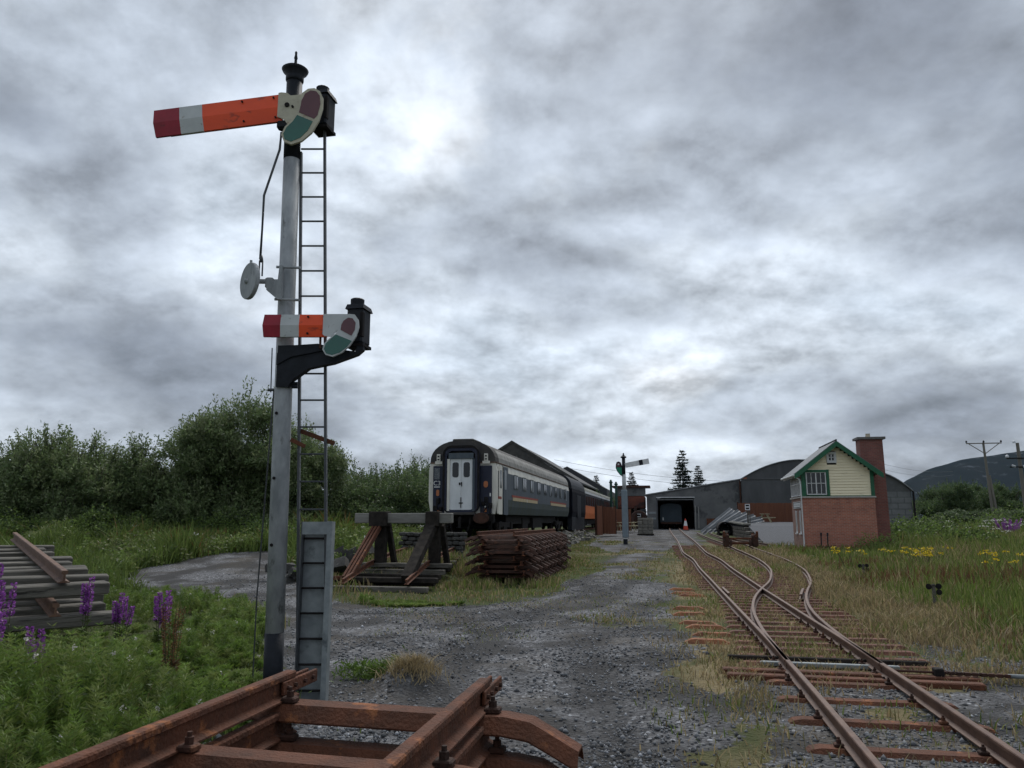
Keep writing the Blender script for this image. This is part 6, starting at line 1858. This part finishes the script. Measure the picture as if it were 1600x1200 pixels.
def meadow():
    def add_mesh(name, label, P, h, w, col, lean=0.35, bend=True):
        o = link(name, blade_mesh(name, P, h, w, col, GRASS, lean, bend)); tag(o, label, 'grass'); kind(o, 'stuff')
    # right-hand meadow
    def dens(x, y, s, t):
        g, gr, dr = masks(x, y); d = np.hypot(x, y)
        clear = ~((s > 41.0) & (s < 46) & (t > 6.4) & (t < 11)) & ~((s > 44) & (t < 12.5))
        return gr * (0.05 + 0.95 * np.clip(14 / d, 0, 1) ** 1.6) * on_screen(x, y) * smooth(3.0, 4.6, t) * clear
    P, s, t = scatter(620000, (6, 75, 3, 45), dens)
    n = len(P); d = np.hypot(P[:, 0], P[:, 1]); patch = fbm(P[:, 0] * 0.22, P[:, 1] * 0.22, 5); p2 = fbm(P[:, 0] * 0.7, P[:, 1] * 0.7, 8)
    tall = smooth(3.6, 6.5, t) * smooth(9, 16, s)
    h = (0.08 + tall * (0.14 + 0.40 * p2)) * rng.uniform(0.6, 1.25, n) * (1 + 0.5 * smooth(25, 45, d)) * (1 - 0.55 * smooth(24, 32, s) * (1 - smooth(8.5, 12, t)))
    col = pick(LUSH, n); straw = pick(STRAW, n); red = pick(RED, n)
    f = smooth(0.50, 0.76, patch)[:, None] * 0.45 + 0.10 * (rng.random(n) < 0.5)[:, None]; pick_s = rng.random((n, 1)) < f
    col = np.where(pick_s, straw, col)
    pr = rng.random((n, 1)) < (smooth(0.52, 0.70, fbm(P[:, 0] * 0.16 + 9, P[:, 1] * 0.3, 15)) * 0.5)[:, None]
    col = np.where(pr, red, col)
    w = 0.012 + 0.0009 * d
    add_mesh('meadow_grass', 'tall mixed green and straw grass of the meadow beside the signal box', P, h, w, col)
    print('meadow blades', n)

    # dry grass along and between the rails
    def dens(x, y, s, t):
        g, gr, dr = masks(x, y); d = np.hypot(x, y)
        tm = np.interp(s, *spline(MAIN)); tb = np.interp(s, *spline(BRANCH))
        rail = np.minimum(np.abs(np.abs(t - tm) - GAUGE), np.where(s > 9, np.abs(np.abs(t - tb) - GAUGE), 9))
        return np.clip(0.55 * dr + 0.10 * gr, 0, 1) * np.where(t < 0.45, 0.35, 1) * np.where(t > 3.2, 1.7, 1) * (0.06 + np.clip(10 / d, 0, 1) ** 1.6) * on_screen(x, y) * smooth(0.05, 0.16, rail) * np.where((s < 9.5) & (t > 0.9) & (t < 2.8), 0.25, 1)
    P, s, t = scatter(330000, (3, 44, -2.5, 5.5), dens); n = len(P); d = np.hypot(P[:, 0], P[:, 1]); p2 = fbm(P[:, 0] * 1.1, P[:, 1] * 1.1, 12)
    out = smooth(2.6, 3.6, t) * smooth(10, 14, s)
    h = (0.03 + 0.09 * p2 + 0.18 * out * p2) * rng.uniform(0.5, 1.4, n); col = pick(STRAW, n)
    gk = rng.random((n, 1)) < smooth(0.48, 0.7, fbm(P[:, 0] * 0.6, P[:, 1] * 0.6, 14))[:, None] * 0.7
    col = np.where(gk, pick(LUSH, n), col)
    add_mesh('dry_grass', 'dry straw-coloured grass growing between and beside the rails', P, h, 0.007 + 0.0008 * d, col, 0.7)
    print('dry', n)

    # thin grass round the buffer stop, the stack and the edges of the gravel
    def dens(x, y, s, t):
        g, gr, dr = masks(x, y); d = np.hypot(x, y)
        return (gr + 0.6 * dr) * (0.25 + 0.75 * smooth(0.38, 0.62, fbm(x * 0.6, y * 0.6, 222))) * np.clip(0.15 + 12 / d, 0, 1) * on_screen(x, y) * (~((t < -9.2) & (s < 16)))
    P, s, t = scatter(260000, (13, 60, -13, -0.4), dens); n = len(P); d = np.hypot(P[:, 0], P[:, 1]); p2 = fbm(P[:, 0] * 0.8, P[:, 1] * 0.8, 42)
    h = (0.06 + 0.26 * p2 * smooth(0.40, 0.62, p2)) * rng.uniform(0.6, 1.3, n) * (0.22 + 0.78 * smooth(-2.6, -3.6, t)) * (1 - 0.6 * smooth(27, 32, s))
    col = np.where(rng.random((n, 1)) < 0.55, pick(STRAW, n), pick(LUSH, n))
    add_mesh('yard_grass', 'short rough grass round the buffer stop and rusty panel stack', P, h, 0.010 + 0.0008 * d, col, 0.45)
    print('yard', n)

    # left meadow behind the road
    def dens(x, y, s, t):
        g, gr, dr = masks(x, y); d = np.hypot(x, y)
        return gr * on_screen(x, y) * np.clip(0.1 + 14 / d, 0, 1)
    P, s, t = scatter(330000, (15, 46, -38, -8.6), dens); n = len(P); d = np.hypot(P[:, 0], P[:, 1]); p2 = fbm(P[:, 0] * 0.75, P[:, 1] * 0.75, 71, 3)
    h = (0.12 + 1.35 * p2 * p2) * rng.uniform(0.5, 1.25, n) * (0.35 + 0.65 * smooth(-9, -12.5, t)); col = pick([(0.115, 0.165, 0.038), (0.140, 0.188, 0.048), (0.088, 0.130, 0.032)], n)
    r_ = rng.random((n, 1)) < smooth(0.54, 0.68, fbm(P[:, 0] * 0.25 + 3, P[:, 1] * 0.25, 93))[:, None] * 0.22
    col = np.where(r_, pick([(0.20, 0.095, 0.035), (0.17, 0.12, 0.04), (0.22, 0.16, 0.07)], n), col)
    add_mesh('bank_grass', 'lush long grass and weeds on the bank below the willows', P, h, 0.014 + 0.001 * d, col, 0.5)
    print('bank', n)

    # small tufts straying onto the gravel
    def dens(x, y, s, t):
        g, gr, dr = masks(x, y)
        return smooth(0.58, 0.72, fbm(x * 0.7, y * 0.5, 117)) * on_screen(x, y) * 0.5
    P, s, t = scatter(60000, (4, 34, -5, 5), dens); n = len(P); d = np.hypot(P[:, 0], P[:, 1])
    add_mesh('stray_grass', 'sparse short grass straying onto the gravel', P, rng.uniform(0.015, 0.06, n), 0.006 + 0.0006 * d, np.where(rng.random((n, 1)) < 0.5, pick(STRAW, n), pick(LUSH, n)), 0.8, False)


meadow()


def bank_weeds():
    """broad-leaved weeds in ragged clumps on the bank between road and willows"""
    def dens(x, y, s, t):
        g, gr, dr = masks(x, y)
        return gr * on_screen(x, y) * smooth(0.46, 0.62, fbm(x * 0.55, y * 0.55, 311))
    P, s, t = scatter(15000, (15.5, 36, -30, -9.0), dens); n = len(P); k = 16
    hh = (0.25 + 0.9 * fbm(P[:, 0] * 0.9, P[:, 1] * 0.9, 317) ** 2) * rng.uniform(0.6, 1.2, n)
    L_ = np.repeat(P, k, 0) + rng.normal(0, 1, (n * k, 3)) * [0.10, 0.10, 0.0]; L_[:, 2] += np.repeat(hh, k) * rng.uniform(0.1, 1.0, n * k)
    D = rng.normal(0, 1, (n * k, 3)); D[:, 2] = np.abs(D[:, 2]) * 0.8
    c = pick([(0.115, 0.170, 0.040), (0.150, 0.200, 0.055), (0.085, 0.135, 0.034), (0.17, 0.19, 0.08)], n, 0.25)
    o = link('bank_weeds', leaf_mesh('bank_weeds', L_, D, rng.uniform(0.07, 0.15, n * k), rng.uniform(0.03, 0.06, n * k), np.repeat(c, k, 0), LEAF)); tag(o, 'ragged leafy weeds on the bank between the road and the willows', 'weeds'); kind(o, 'stuff')
    print('bank weeds', n * k)
    q = rng.choice(n, 60, replace=False); F = P[q].copy(); F[:, 2] += hh[q]; Q = np.repeat(F, 12, 0) + rng.normal(0, 0.05, (60 * 12, 3)) * [1, 1, 0.3]
    o = link('white_umbels', leaf_mesh('white_umbels', Q, rng.normal(0, 1, Q.shape) * [1, 1, 0.3], np.full(len(Q), 0.06), np.full(len(Q), 0.05), pick([(0.6, 0.6, 0.54)], len(Q)), PETAL)); tag(o, 'small white umbel flowers dotted over the bank weeds', 'flowers'); kind(o, 'stuff')


bank_weeds()


def weeds_left():
    """feathery horsetail and leafy weeds in the left foreground, round the wooden sleepers"""
    def dens(x, y, s, t):
        g, gr, dr = masks(x, y)
        return (1 - smooth(0.15, 0.5, g)) * on_screen(x, y, 0.1) * (t < -2.9) * np.clip(0.35 + fbm(x * 0.8, y * 0.8, 150), 0, 1)
    P, s, t = scatter(10500, (1.2, 15.5, -13, -2.9), dens)
    keep = ~((np.abs(P[:, 0] + 1.55) < 0.95) & (P[:, 1] < 4.2)); P = P[keep]
    # keep the heap of wooden sleepers clear in its middle
    keep = ~((P[:, 0] < -4.9) & (P[:, 1] > 9.0) & (P[:, 1] < 14.5) & (rng.random(len(P)) < 0.85)); P = P[keep]
    n = len(P); d = np.hypot(P[:, 0], P[:, 1])
    clump = fbm(P[:, 0] * 0.9, P[:, 1] * 0.9, 163)
    h = (0.16 + 0.78 * smooth(0.30, 0.66, clump)) * rng.uniform(0.75, 1.15, n) * (0.30 + 0.70 * smooth(-2.5, -3.7, P[:, 0]))
    h *= np.where(P[:, 1] > 7.6, 0.34, 0.74)
    W_, Nn = 14, 11
    f = np.tile(np.linspace(0.12, 0.98, W_), (n, 1)); lean = rng.normal(0, 0.13, (n, 2))
    C = np.stack([P[:, 0:1] + lean[:, 0:1] * h[:, None] * f ** 2, P[:, 1:2] + lean[:, 1:2] * h[:, None] * f ** 2, P[:, 2:3] + h[:, None] * f], 2)
    C = np.repeat(C.reshape(-1, 3), Nn, 0); m = len(C); a = rng.uniform(0, 6.283, m); ff = np.repeat(f.ravel(), Nn)
    D = np.stack([np.cos(a), np.sin(a), rng.uniform(0.25, 1.0, m)], 1)
    ln = rng.uniform(0.06, 0.13, m) * (1.25 - 0.75 * ff)
    base = pick([(0.118, 0.185, 0.034), (0.142, 0.210, 0.046), (0.090, 0.150, 0.028), (0.17, 0.215, 0.06)], n, 0.2)
    col = np.repeat(base, W_ * Nn, 0) * (0.85 + 0.3 * rng.random((m, 1)))
    o = link('feathery_weeds', leaf_mesh('feathery_weeds', C, D, ln, ln * 0.07 + 0.0028, col, LEAF)); tag(o, 'feathery green horsetail weeds crowding the bank by the panel stack', 'weeds'); kind(o, 'stuff')
    print('weeds', m)
    # leafy undergrowth, grass blades and pale seed stalks between
    P2 = np.repeat(P, 4, 0) + np.stack([rng.normal(0, 0.12, n * 4), rng.normal(0, 0.12, n * 4), np.zeros(n * 4)], 1); q = len(P2)
    hh = np.repeat(h, 4) * rng.uniform(0.5, 1.1, q)
    o = link('bank_blades', blade_mesh('bank_blades', P2, hh, 0.008 + 0.004 * rng.random(q), np.where(rng.random((q, 1)) < 0.06, pick(STRAW, q), pick(LUSH[:3], q)), GRASS, 0.35)); tag(o, 'long green grass blades among the feathery weeds', 'grass'); kind(o, 'stuff')
    k = 6; L_ = np.repeat(P, k, 0) + rng.normal(0, 1, (n * k, 3)) * [0.09, 0.09, 0.0]; L_[:, 2] += np.repeat(h, k) * rng.uniform(0.05, 0.75, n * k)
    Dl = rng.normal(0, 1, (n * k, 3)); Dl[:, 2] = np.abs(Dl[:, 2]) * 0.5
    o = link('leafy_undergrowth', leaf_mesh('leafy_undergrowth', L_, Dl, rng.uniform(0.03, 0.07, n * k), rng.uniform(0.010, 0.022, n * k), pick([(0.040, 0.075, 0.018), (0.055, 0.090, 0.022)], n * k), LEAF)); tag(o, 'small leafy undergrowth among the feathery weeds', 'weeds'); kind(o, 'stuff')
    # little white flower heads and yellow ones
    kk = rng.choice(n, 70, replace=False); F = P[kk].copy(); F[:, 2] += h[kk] * 1.02
    Q = np.repeat(F, 14, 0) + rng.normal(0, 0.010, (70 * 14, 3)); Dq = rng.normal(0, 1, Q.shape)
    o = link('white_flowers', leaf_mesh('white_flowers', Q, Dq, np.full(len(Q), 0.022), np.full(len(Q), 0.016), pick([(0.62, 0.60, 0.55), (0.5, 0.47, 0.43)], len(Q)), PETAL)); tag(o, 'tiny white flower heads sprinkled over the feathery weeds', 'flowers'); kind(o, 'stuff')
    return P, h


WP, WH = weeds_left()


def spike_plant(name, label, x, y, h, n_st, col, group, cat='flower', petal_from=0.55, leafc=(0.05, 0.08, 0.02), spread=0.16, width=0.040):
    z = gz(x, y); o = thing(name, label, cat, (x, y, z), 0, group); mb = MB(); P = []; D = []; LP = []; LD = []
    for k in range(n_st):
        a = random.uniform(0, 6.28); e = random.uniform(0.1, 1) * spread; hh = h * random.uniform(0.72, 1.0)
        b0 = Vector((math.cos(a) * e * 0.3, math.sin(a) * e * 0.3, 0)); b1 = Vector((math.cos(a) * e, math.sin(a) * e, hh)); mb.tube([b0, b1], [0.006, 0.003], 4)
        for i in range(150):
            f = random.uniform(petal_from, 1.0); p = b0.lerp(b1, f); w = width * (1.15 - (f - petal_from) / (1 - petal_from) * 0.8)
            q = random.uniform(0, 6.28); P.append((p.x + math.cos(q) * w * 0.4, p.y + math.sin(q) * w * 0.4, p.z)); D.append((math.cos(q), math.sin(q), 0.4))
        for i in range(22):
            f = random.uniform(0.1, petal_from + 0.05); p = b0.lerp(b1, f); q = random.uniform(0, 6.28); LP.append(p[:]); LD.append((math.cos(q), math.sin(q), 0.5))
    mb.build('stem', mat('stem_green', (0.05, 0.06, 0.02), (0.07, 0.06, 0.03), 6, 0.8), o)
    n = len(P); kind(link('flower_spike', leaf_mesh('flower_spike', np.array(P), np.array(D), np.full(n, width * 0.9), np.full(n, width * 0.55), pick(col, n), PETAL), o), 'stuff')
    n = len(LP); link('leaf', leaf_mesh('leaves', np.array(LP), np.array(LD), rng.uniform(0.05, 0.1, n), np.full(n, 0.018), pick([leafc], n), LEAF), o)


PURPLE = [(0.30, 0.085, 0.38), (0.36, 0.12, 0.42), (0.24, 0.07, 0.32)]
for x, y, h, n, lab in ((-5.62, 8.55, 1.22, 4, 'purple loosestrife standing tall before the rusty rail end'), (-5.45, 8.3, 0.78, 5, 'purple loosestrife low in the grass under the wooden sleepers'),
                        (-4.75, 8.1, 0.62, 3, 'short purple loosestrife with leaning spikes near the sleepers'), (-5.5, 10.3, 1.0, 4, 'purple loosestrife close to the ends of the wooden sleepers'),
                        (-5.2, 10.6, 0.72, 5, 'purple loosestrife beside pale dried stalks at the road edge'), (-4.45, 10.1, 0.78, 5, 'dense purple loosestrife clump at the road edge nearest the signal'),
                        (-6.0, 9.5, 1.2, 2, 'thin purple loosestrife pair in front of the wooden sleepers')):
    spike_plant('purple_loosestrife', lab, x, y, h, n, PURPLE, 'purple loosestrife by the wooden sleepers')
spike_plant('dock_plant', 'rusty brown dead dock stalks standing in the feathery weeds', -3.55, 8.35, 0.85, 9, [(0.16, 0.065, 0.03), (0.20, 0.09, 0.04), (0.12, 0.05, 0.025)], None, 'weed', 0.25, (0.08, 0.05, 0.02), 0.26, 0.02)
spike_plant('dock_plant', 'orange-brown withered dock low beside the wooden sleeper stack', -5.05, 7.2, 0.5, 6, [(0.20, 0.085, 0.035), (0.15, 0.06, 0.03)], None, 'weed', 0.2, (0.08, 0.05, 0.02), 0.3, 0.03)
spike_plant('purple_flower_patch', 'purple flower patch far across the meadow among white umbels', 30.2, 47.5, 1.3, 16, PURPLE, None, 'flower', 0.5, (0.05, 0.07, 0.02), 1.0, 0.07)


def ragwort(x, y, label, n=7, h=0.75):
    o = thing('ragwort', label, 'flower', (x, y, gz(x, y)), 0, 'yellow ragwort in the meadow'); mb = MB(); P = []
    for k in range(n):
        a = random.uniform(0, 6.28); e = random.uniform(0.05, 0.75); hh = h * random.uniform(0.75, 1.05); mb.tube([(math.cos(a) * e * .4, math.sin(a) * e * .4, 0), (math.cos(a) * e, math.sin(a) * e, hh)], [0.008, 0.005], 4)
        for i in range(16): P.append((math.cos(a) * e + random.gauss(0, 0.055), math.sin(a) * e + random.gauss(0, 0.055), hh + random.gauss(0, 0.015)))
    mb.build('stem', MATS['stem_green'], o); P = np.array(P); m = len(P); D = rng.normal(0, 1, (m, 3)); D[:, 2] *= 0.3
    kind(link('flower_head', leaf_mesh('flower_head', P, D, np.full(m, 0.05), np.full(m, 0.042), pick([(0.62, 0.46, 0.02), (0.55, 0.40, 0.02)], m), PETAL), o), 'stuff')


for x, y, lab, n in ((10.7, 24.6, 'yellow ragwort apart from the flower group, beside the dry grass', 7), (11.3, 23.4, 'small yellow ragwort right behind the first pulley stake', 4), (12.4, 23.6, 'largest yellow ragwort clump in the meadow', 12),
                     (12.9, 24.6, 'yellow ragwort at the back of the largest clump', 9), (13.6, 23.0, 'thin yellow ragwort past the largest clump', 4), (12.5, 19.6, 'yellow ragwort near the brown withered stems', 5), (15.2, 23.6, 'single flat-topped yellow ragwort standing alone', 3)):
    ragwort(x, y, lab, n)


def umbels():
    o = thing('umbel_flower_patch', 'white umbel flowers spread at the far edge of the meadow', 'flower', (29.5, 46.5, gz(29.5, 46.5))); mb = MB(); P = []
    for k in range(34):
        x, y = random.gauss(0, 2.6), random.gauss(0, 2.5); h = random.uniform(0.5, 1.2); mb.tube([(x, y, 0), (x, y, h)], 0.01, 4)
        for i in range(12): P.append((x + random.gauss(0, 0.11), y + random.gauss(0, 0.13), h + random.gauss(0, 0.02)))
    kind(mb.build('stem', MATS['stem_green'], o), 'stuff'); P = np.array(P); m = len(P); D = rng.normal(0, 1, (m, 3)); D[:, 2] *= 0.3
    kind(link('flower_head', leaf_mesh('flower_head', P, D, np.full(m, 0.09), np.full(m, 0.07), pick([(0.55, 0.55, 0.48)], m), PETAL), o), 'stuff')


umbels()


def bramble(name, label, x, y, r0, h, cols, n=2600, leaf=0.10, group=None):
    o = thing(name, label, 'bush', (x, y, gz(x, y)), 0, group)
    a = rng.uniform(0, 6.283, n); q = rng.uniform(0, 1, n) ** 0.5; z = rng.uniform(0.05, 1, n) * np.sqrt(np.clip(1 - q ** 2 * 0.9, 0, 1)); k = 0.35 + 1.0 * fbm(np.cos(a) * 2.3 + 5 + x, z * 3 + np.sin(a) * 2.3 + y, 31); z = z * (0.6 + 0.8 * fbm(np.cos(a) * q * 4 + x, np.sin(a) * q * 4 + y, 37))
    P = np.stack([np.cos(a) * q * r0 * k, np.sin(a) * q * r0 * k, z * h * k], 1); D = rng.normal(0, 1, (n, 3)); D[:, 2] = np.abs(D[:, 2]) * 0.7
    link('foliage', leaf_mesh('foliage', P, D, rng.uniform(0.7, 1.3, n) * leaf, rng.uniform(0.4, 0.6, n) * leaf, pick(cols, n), LEAF), o)
    mb = MB()
    for i in range(7):
        b = random.uniform(0, 6.28); mb.tube([(0, 0, 0), (math.cos(b) * r0 * 0.5, math.sin(b) * r0 * 0.5, h * 0.7)], [0.02, 0.008], 4)
    mb.build('stem', BARK, o)


BR_ = [(0.105, 0.165, 0.036), (0.128, 0.188, 0.046), (0.078, 0.128, 0.030)]
bramble('bramble_bush', 'bright green bramble bush at the foot of the brick wall', 17.6, 37.4, 1.2, 0.95, [(0.14, 0.21, 0.05), (0.17, 0.24, 0.06)], 1500)
for i, (x, y, r0, h, lab) in enumerate(((21.5, 44, 2.2, 1.5, 'green bush beside the chimney foot'), (25.0, 47, 2.4, 1.5, 'green bush halfway between chimney and single pole'), (36.0, 56, 3.4, 2.0, 'big rounded bush at the foot of the single pole'),
                                        (29.5, 56, 3.0, 1.6, 'rounded bush in front of the block shed corner'), (43, 58, 3.2, 2.1, 'rounded bush past the single pole'), (23.5, 40.0, 1.5, 1.0, 'low bush in the middle of the meadow'))):
    bramble('meadow_bush', lab, x, y, r0, h, BR_[:2] + [(0.05, 0.075, 0.025)], 4200, 0.16, 'bushes in the meadow')
for i, (x, y, r0, h, lab) in enumerate(((-14.5, 31.0, 1.6, 0.95, 'low leafy bush between the broad willow and the road'), (-18.5, 29.5, 1.5, 1.1, 'leafy bush under the willow with upright shoots, nearest the road'), (-9.6, 30.0, 1.5, 0.9, 'leafy bush at the road edge behind the signal post'),
                                        (-21.5, 31.0, 1.8, 1.3, 'leafy bush above the wooden sleeper stack'), (-7.4, 27.5, 1.3, 0.8, 'small leafy bush behind the buffer stop rubble'), (-11.6, 31.0, 1.7, 1.3, 'leafy bush in front of the tallest willow'), (-16.3, 30.2, 1.7, 1.3, 'leafy bush in front of the rounded willow'), (-20.0, 30.6, 1.9, 1.4, 'leafy bush in front of the shoot-topped willow'))):
    bramble('bank_bush', lab, x, y, r0, h, BR_[:2] + [(0.05, 0.08, 0.03)], 5200, 0.10, 'leafy bushes on the bank')


def mound_grass():
    n = 900; x = -1.02 + rng.normal(0, 0.14, n); y = 8.2 + rng.normal(0, 0.11, n); P = np.stack([x, y, ground_z(x, y)], 1)
    o = link('grass_clump', blade_mesh('grass_clump', P, rng.uniform(0.05, 0.14, n), np.full(n, 0.007), pick(STRAW[:3], n), GRASS, 1.4)); tag(o, 'withered grass clump on a small gravel mound behind the panel stack', 'grass clump')
    for k, (x0, y0, sx, lab) in enumerate(((-1.62, 8.75, 0.16, 'fresh green weed tuft growing beside the ladder guard'), (-1.38, 8.5, 0.13, 'fresh green weed tuft growing between ladder guard and mound'))):
        n = 420; x = x0 + rng.normal(0, sx, n); y = y0 + rng.normal(0, 0.10, n); P = np.stack([x, y, ground_z(x, y) + rng.uniform(0, 0.16, n)], 1); D = rng.normal(0, 1, (n, 3)); D[:, 2] = np.abs(D[:, 2])
        o = link('weed_tuft', leaf_mesh('weed_tuft', P, D, rng.uniform(0.05, 0.11, n), rng.uniform(0.012, 0.025, n), pick([(0.07, 0.125, 0.02), (0.09, 0.14, 0.03)], n), LEAF)); tag(o, lab, 'weed', 'weed tufts on the gravel'); kind(o, 'stuff')


mound_grass()


def gravel_stones():
    def dens(x, y, s, t):
        g, gr, dr = masks(x, y); d = np.hypot(x, y)
        return g * on_screen(x, y) * np.clip(6.5 / d, 0, 1) ** 2 * (0.25 + 0.75 * smooth(0.40, 0.60, fbm(x * 0.9, y * 0.9, 171)))
    P, s, t = scatter(340000, (3.5, 26, -12, 5), dens); n = len(P); k = rng.uniform(0.006, 0.020, n) * rng.choice([0.8, 1.1, 1.8], n, p=[0.5, 0.4, 0.1])
    O = np.array([(1, 0, 0), (0, 1, 0), (-1, 0, 0), (0, -1, 0), (0, 0, 0.8), (0, 0, -0.6)], float)
    a = rng.uniform(0, 6.283, n); ca, sa = np.cos(a), np.sin(a)
    V = O[None] * rng.uniform(0.6, 1.3, (n, 6, 3)); X = V[..., 0] * ca[:, None] - V[..., 1] * sa[:, None]; Y = V[..., 0] * sa[:, None] + V[..., 1] * ca[:, None]
    V = np.stack([X, Y, V[..., 2]], 2) * k[:, None, None] + P[:, None, :]; V[..., 2] += (k * 0.2)[:, None]
    F = np.array([(0, 1, 4), (1, 2, 4), (2, 3, 4), (3, 0, 4), (1, 0, 5), (2, 1, 5), (3, 2, 5), (0, 3, 5)])
    F = (np.arange(n)[:, None, None] * 6 + F[None]).reshape(-1, 3)
    g = rng.uniform(0.05, 0.20, n); g = np.where(rng.random(n) < 0.03, rng.uniform(0.25, 0.4, n), g)
    col = np.stack([g * 0.97, g, g * 1.06], 1)
    o = link('gravel_stones', np_mesh('gravel_stones', V.reshape(-1, 3), F, attr_mat('loose_stone', 0.9, 0.0, 0.2), np.repeat(col, 6, 0))); tag(o, 'loose grey stones lying on the gravel yard', 'gravel'); kind(o, 'stuff')
    print('stones', n)


gravel_stones()

# ------------------------------------------------------------------ mountain and the air in front of it
def mountain():
    xs = np.linspace(600, 6200, 220); ys = np.linspace(2300, 4600, 90); X, Y = np.meshgrid(xs, ys)
    # ridge profile by bearing, standing about three kilometres off
    u = X / Y
    prof = np.interp(u, [0.36, 0.44, 0.485, 0.51, 0.54, 0.585, 0.635, 0.66, 0.74, 0.9, 1.1, 1.4], [0, 12, 112, 168, 214, 250, 268, 280, 318, 330, 250, 120])
    fall = smooth(2400, 3200, Y) * (1 - smooth(3400, 4600, Y))
    n = fbm(X * 0.0022, Y * 0.0022, 4, 6) - 0.5; n2 = fbm(X * 0.008, Y * 0.008, 14, 5) - 0.5
    Z = (prof * (1 + 0.10 * n) + 16 * n2 * (prof > 20)) * fall - 6
    nx, ny = len(xs), len(ys); i = (np.arange(ny - 1)[:, None] * nx + np.arange(nx - 1)[None]).ravel(); F = np.stack([i, i + 1, i + nx + 1, i + nx], 1)
    m = mat('mountain_heath', (0.013, 0.019, 0.021), (0.021, 0.026, 0.026), 0.004, 0.95, 0.0, c3=(0.066, 0.073, 0.082), s3=0.016, t3=0.585, detail=9, spec=0.0)
    me = np_mesh('mountain', np.stack([X.ravel(), Y.ravel(), Z.ravel()], 1), F, m); me.polygons.foreach_set('use_smooth', np.ones(len(me.polygons), bool))
    kind(link('mountain', me), 'structure')


mountain()


def haze():
    mb = MB(); mb.box((0, 3300, 190), (15000, 9000, 400))
    m = bpy.data.materials.new('haze'); m.use_nodes = True; nt = m.node_tree; nt.nodes.clear()
    out = nt.nodes.new('ShaderNodeOutputMaterial'); v = nt.nodes.new('ShaderNodeVolumePrincipled')
    v.inputs['Color'].default_value = (0.55, 0.72, 1.0, 1); v.inputs['Density'].default_value = 0.000012; v.inputs['Anisotropy'].default_value = 0.2
    nt.links.new(v.outputs[0], out.inputs['Volume'])
    o = mb.build('haze', m); kind(o, 'stuff')


haze()
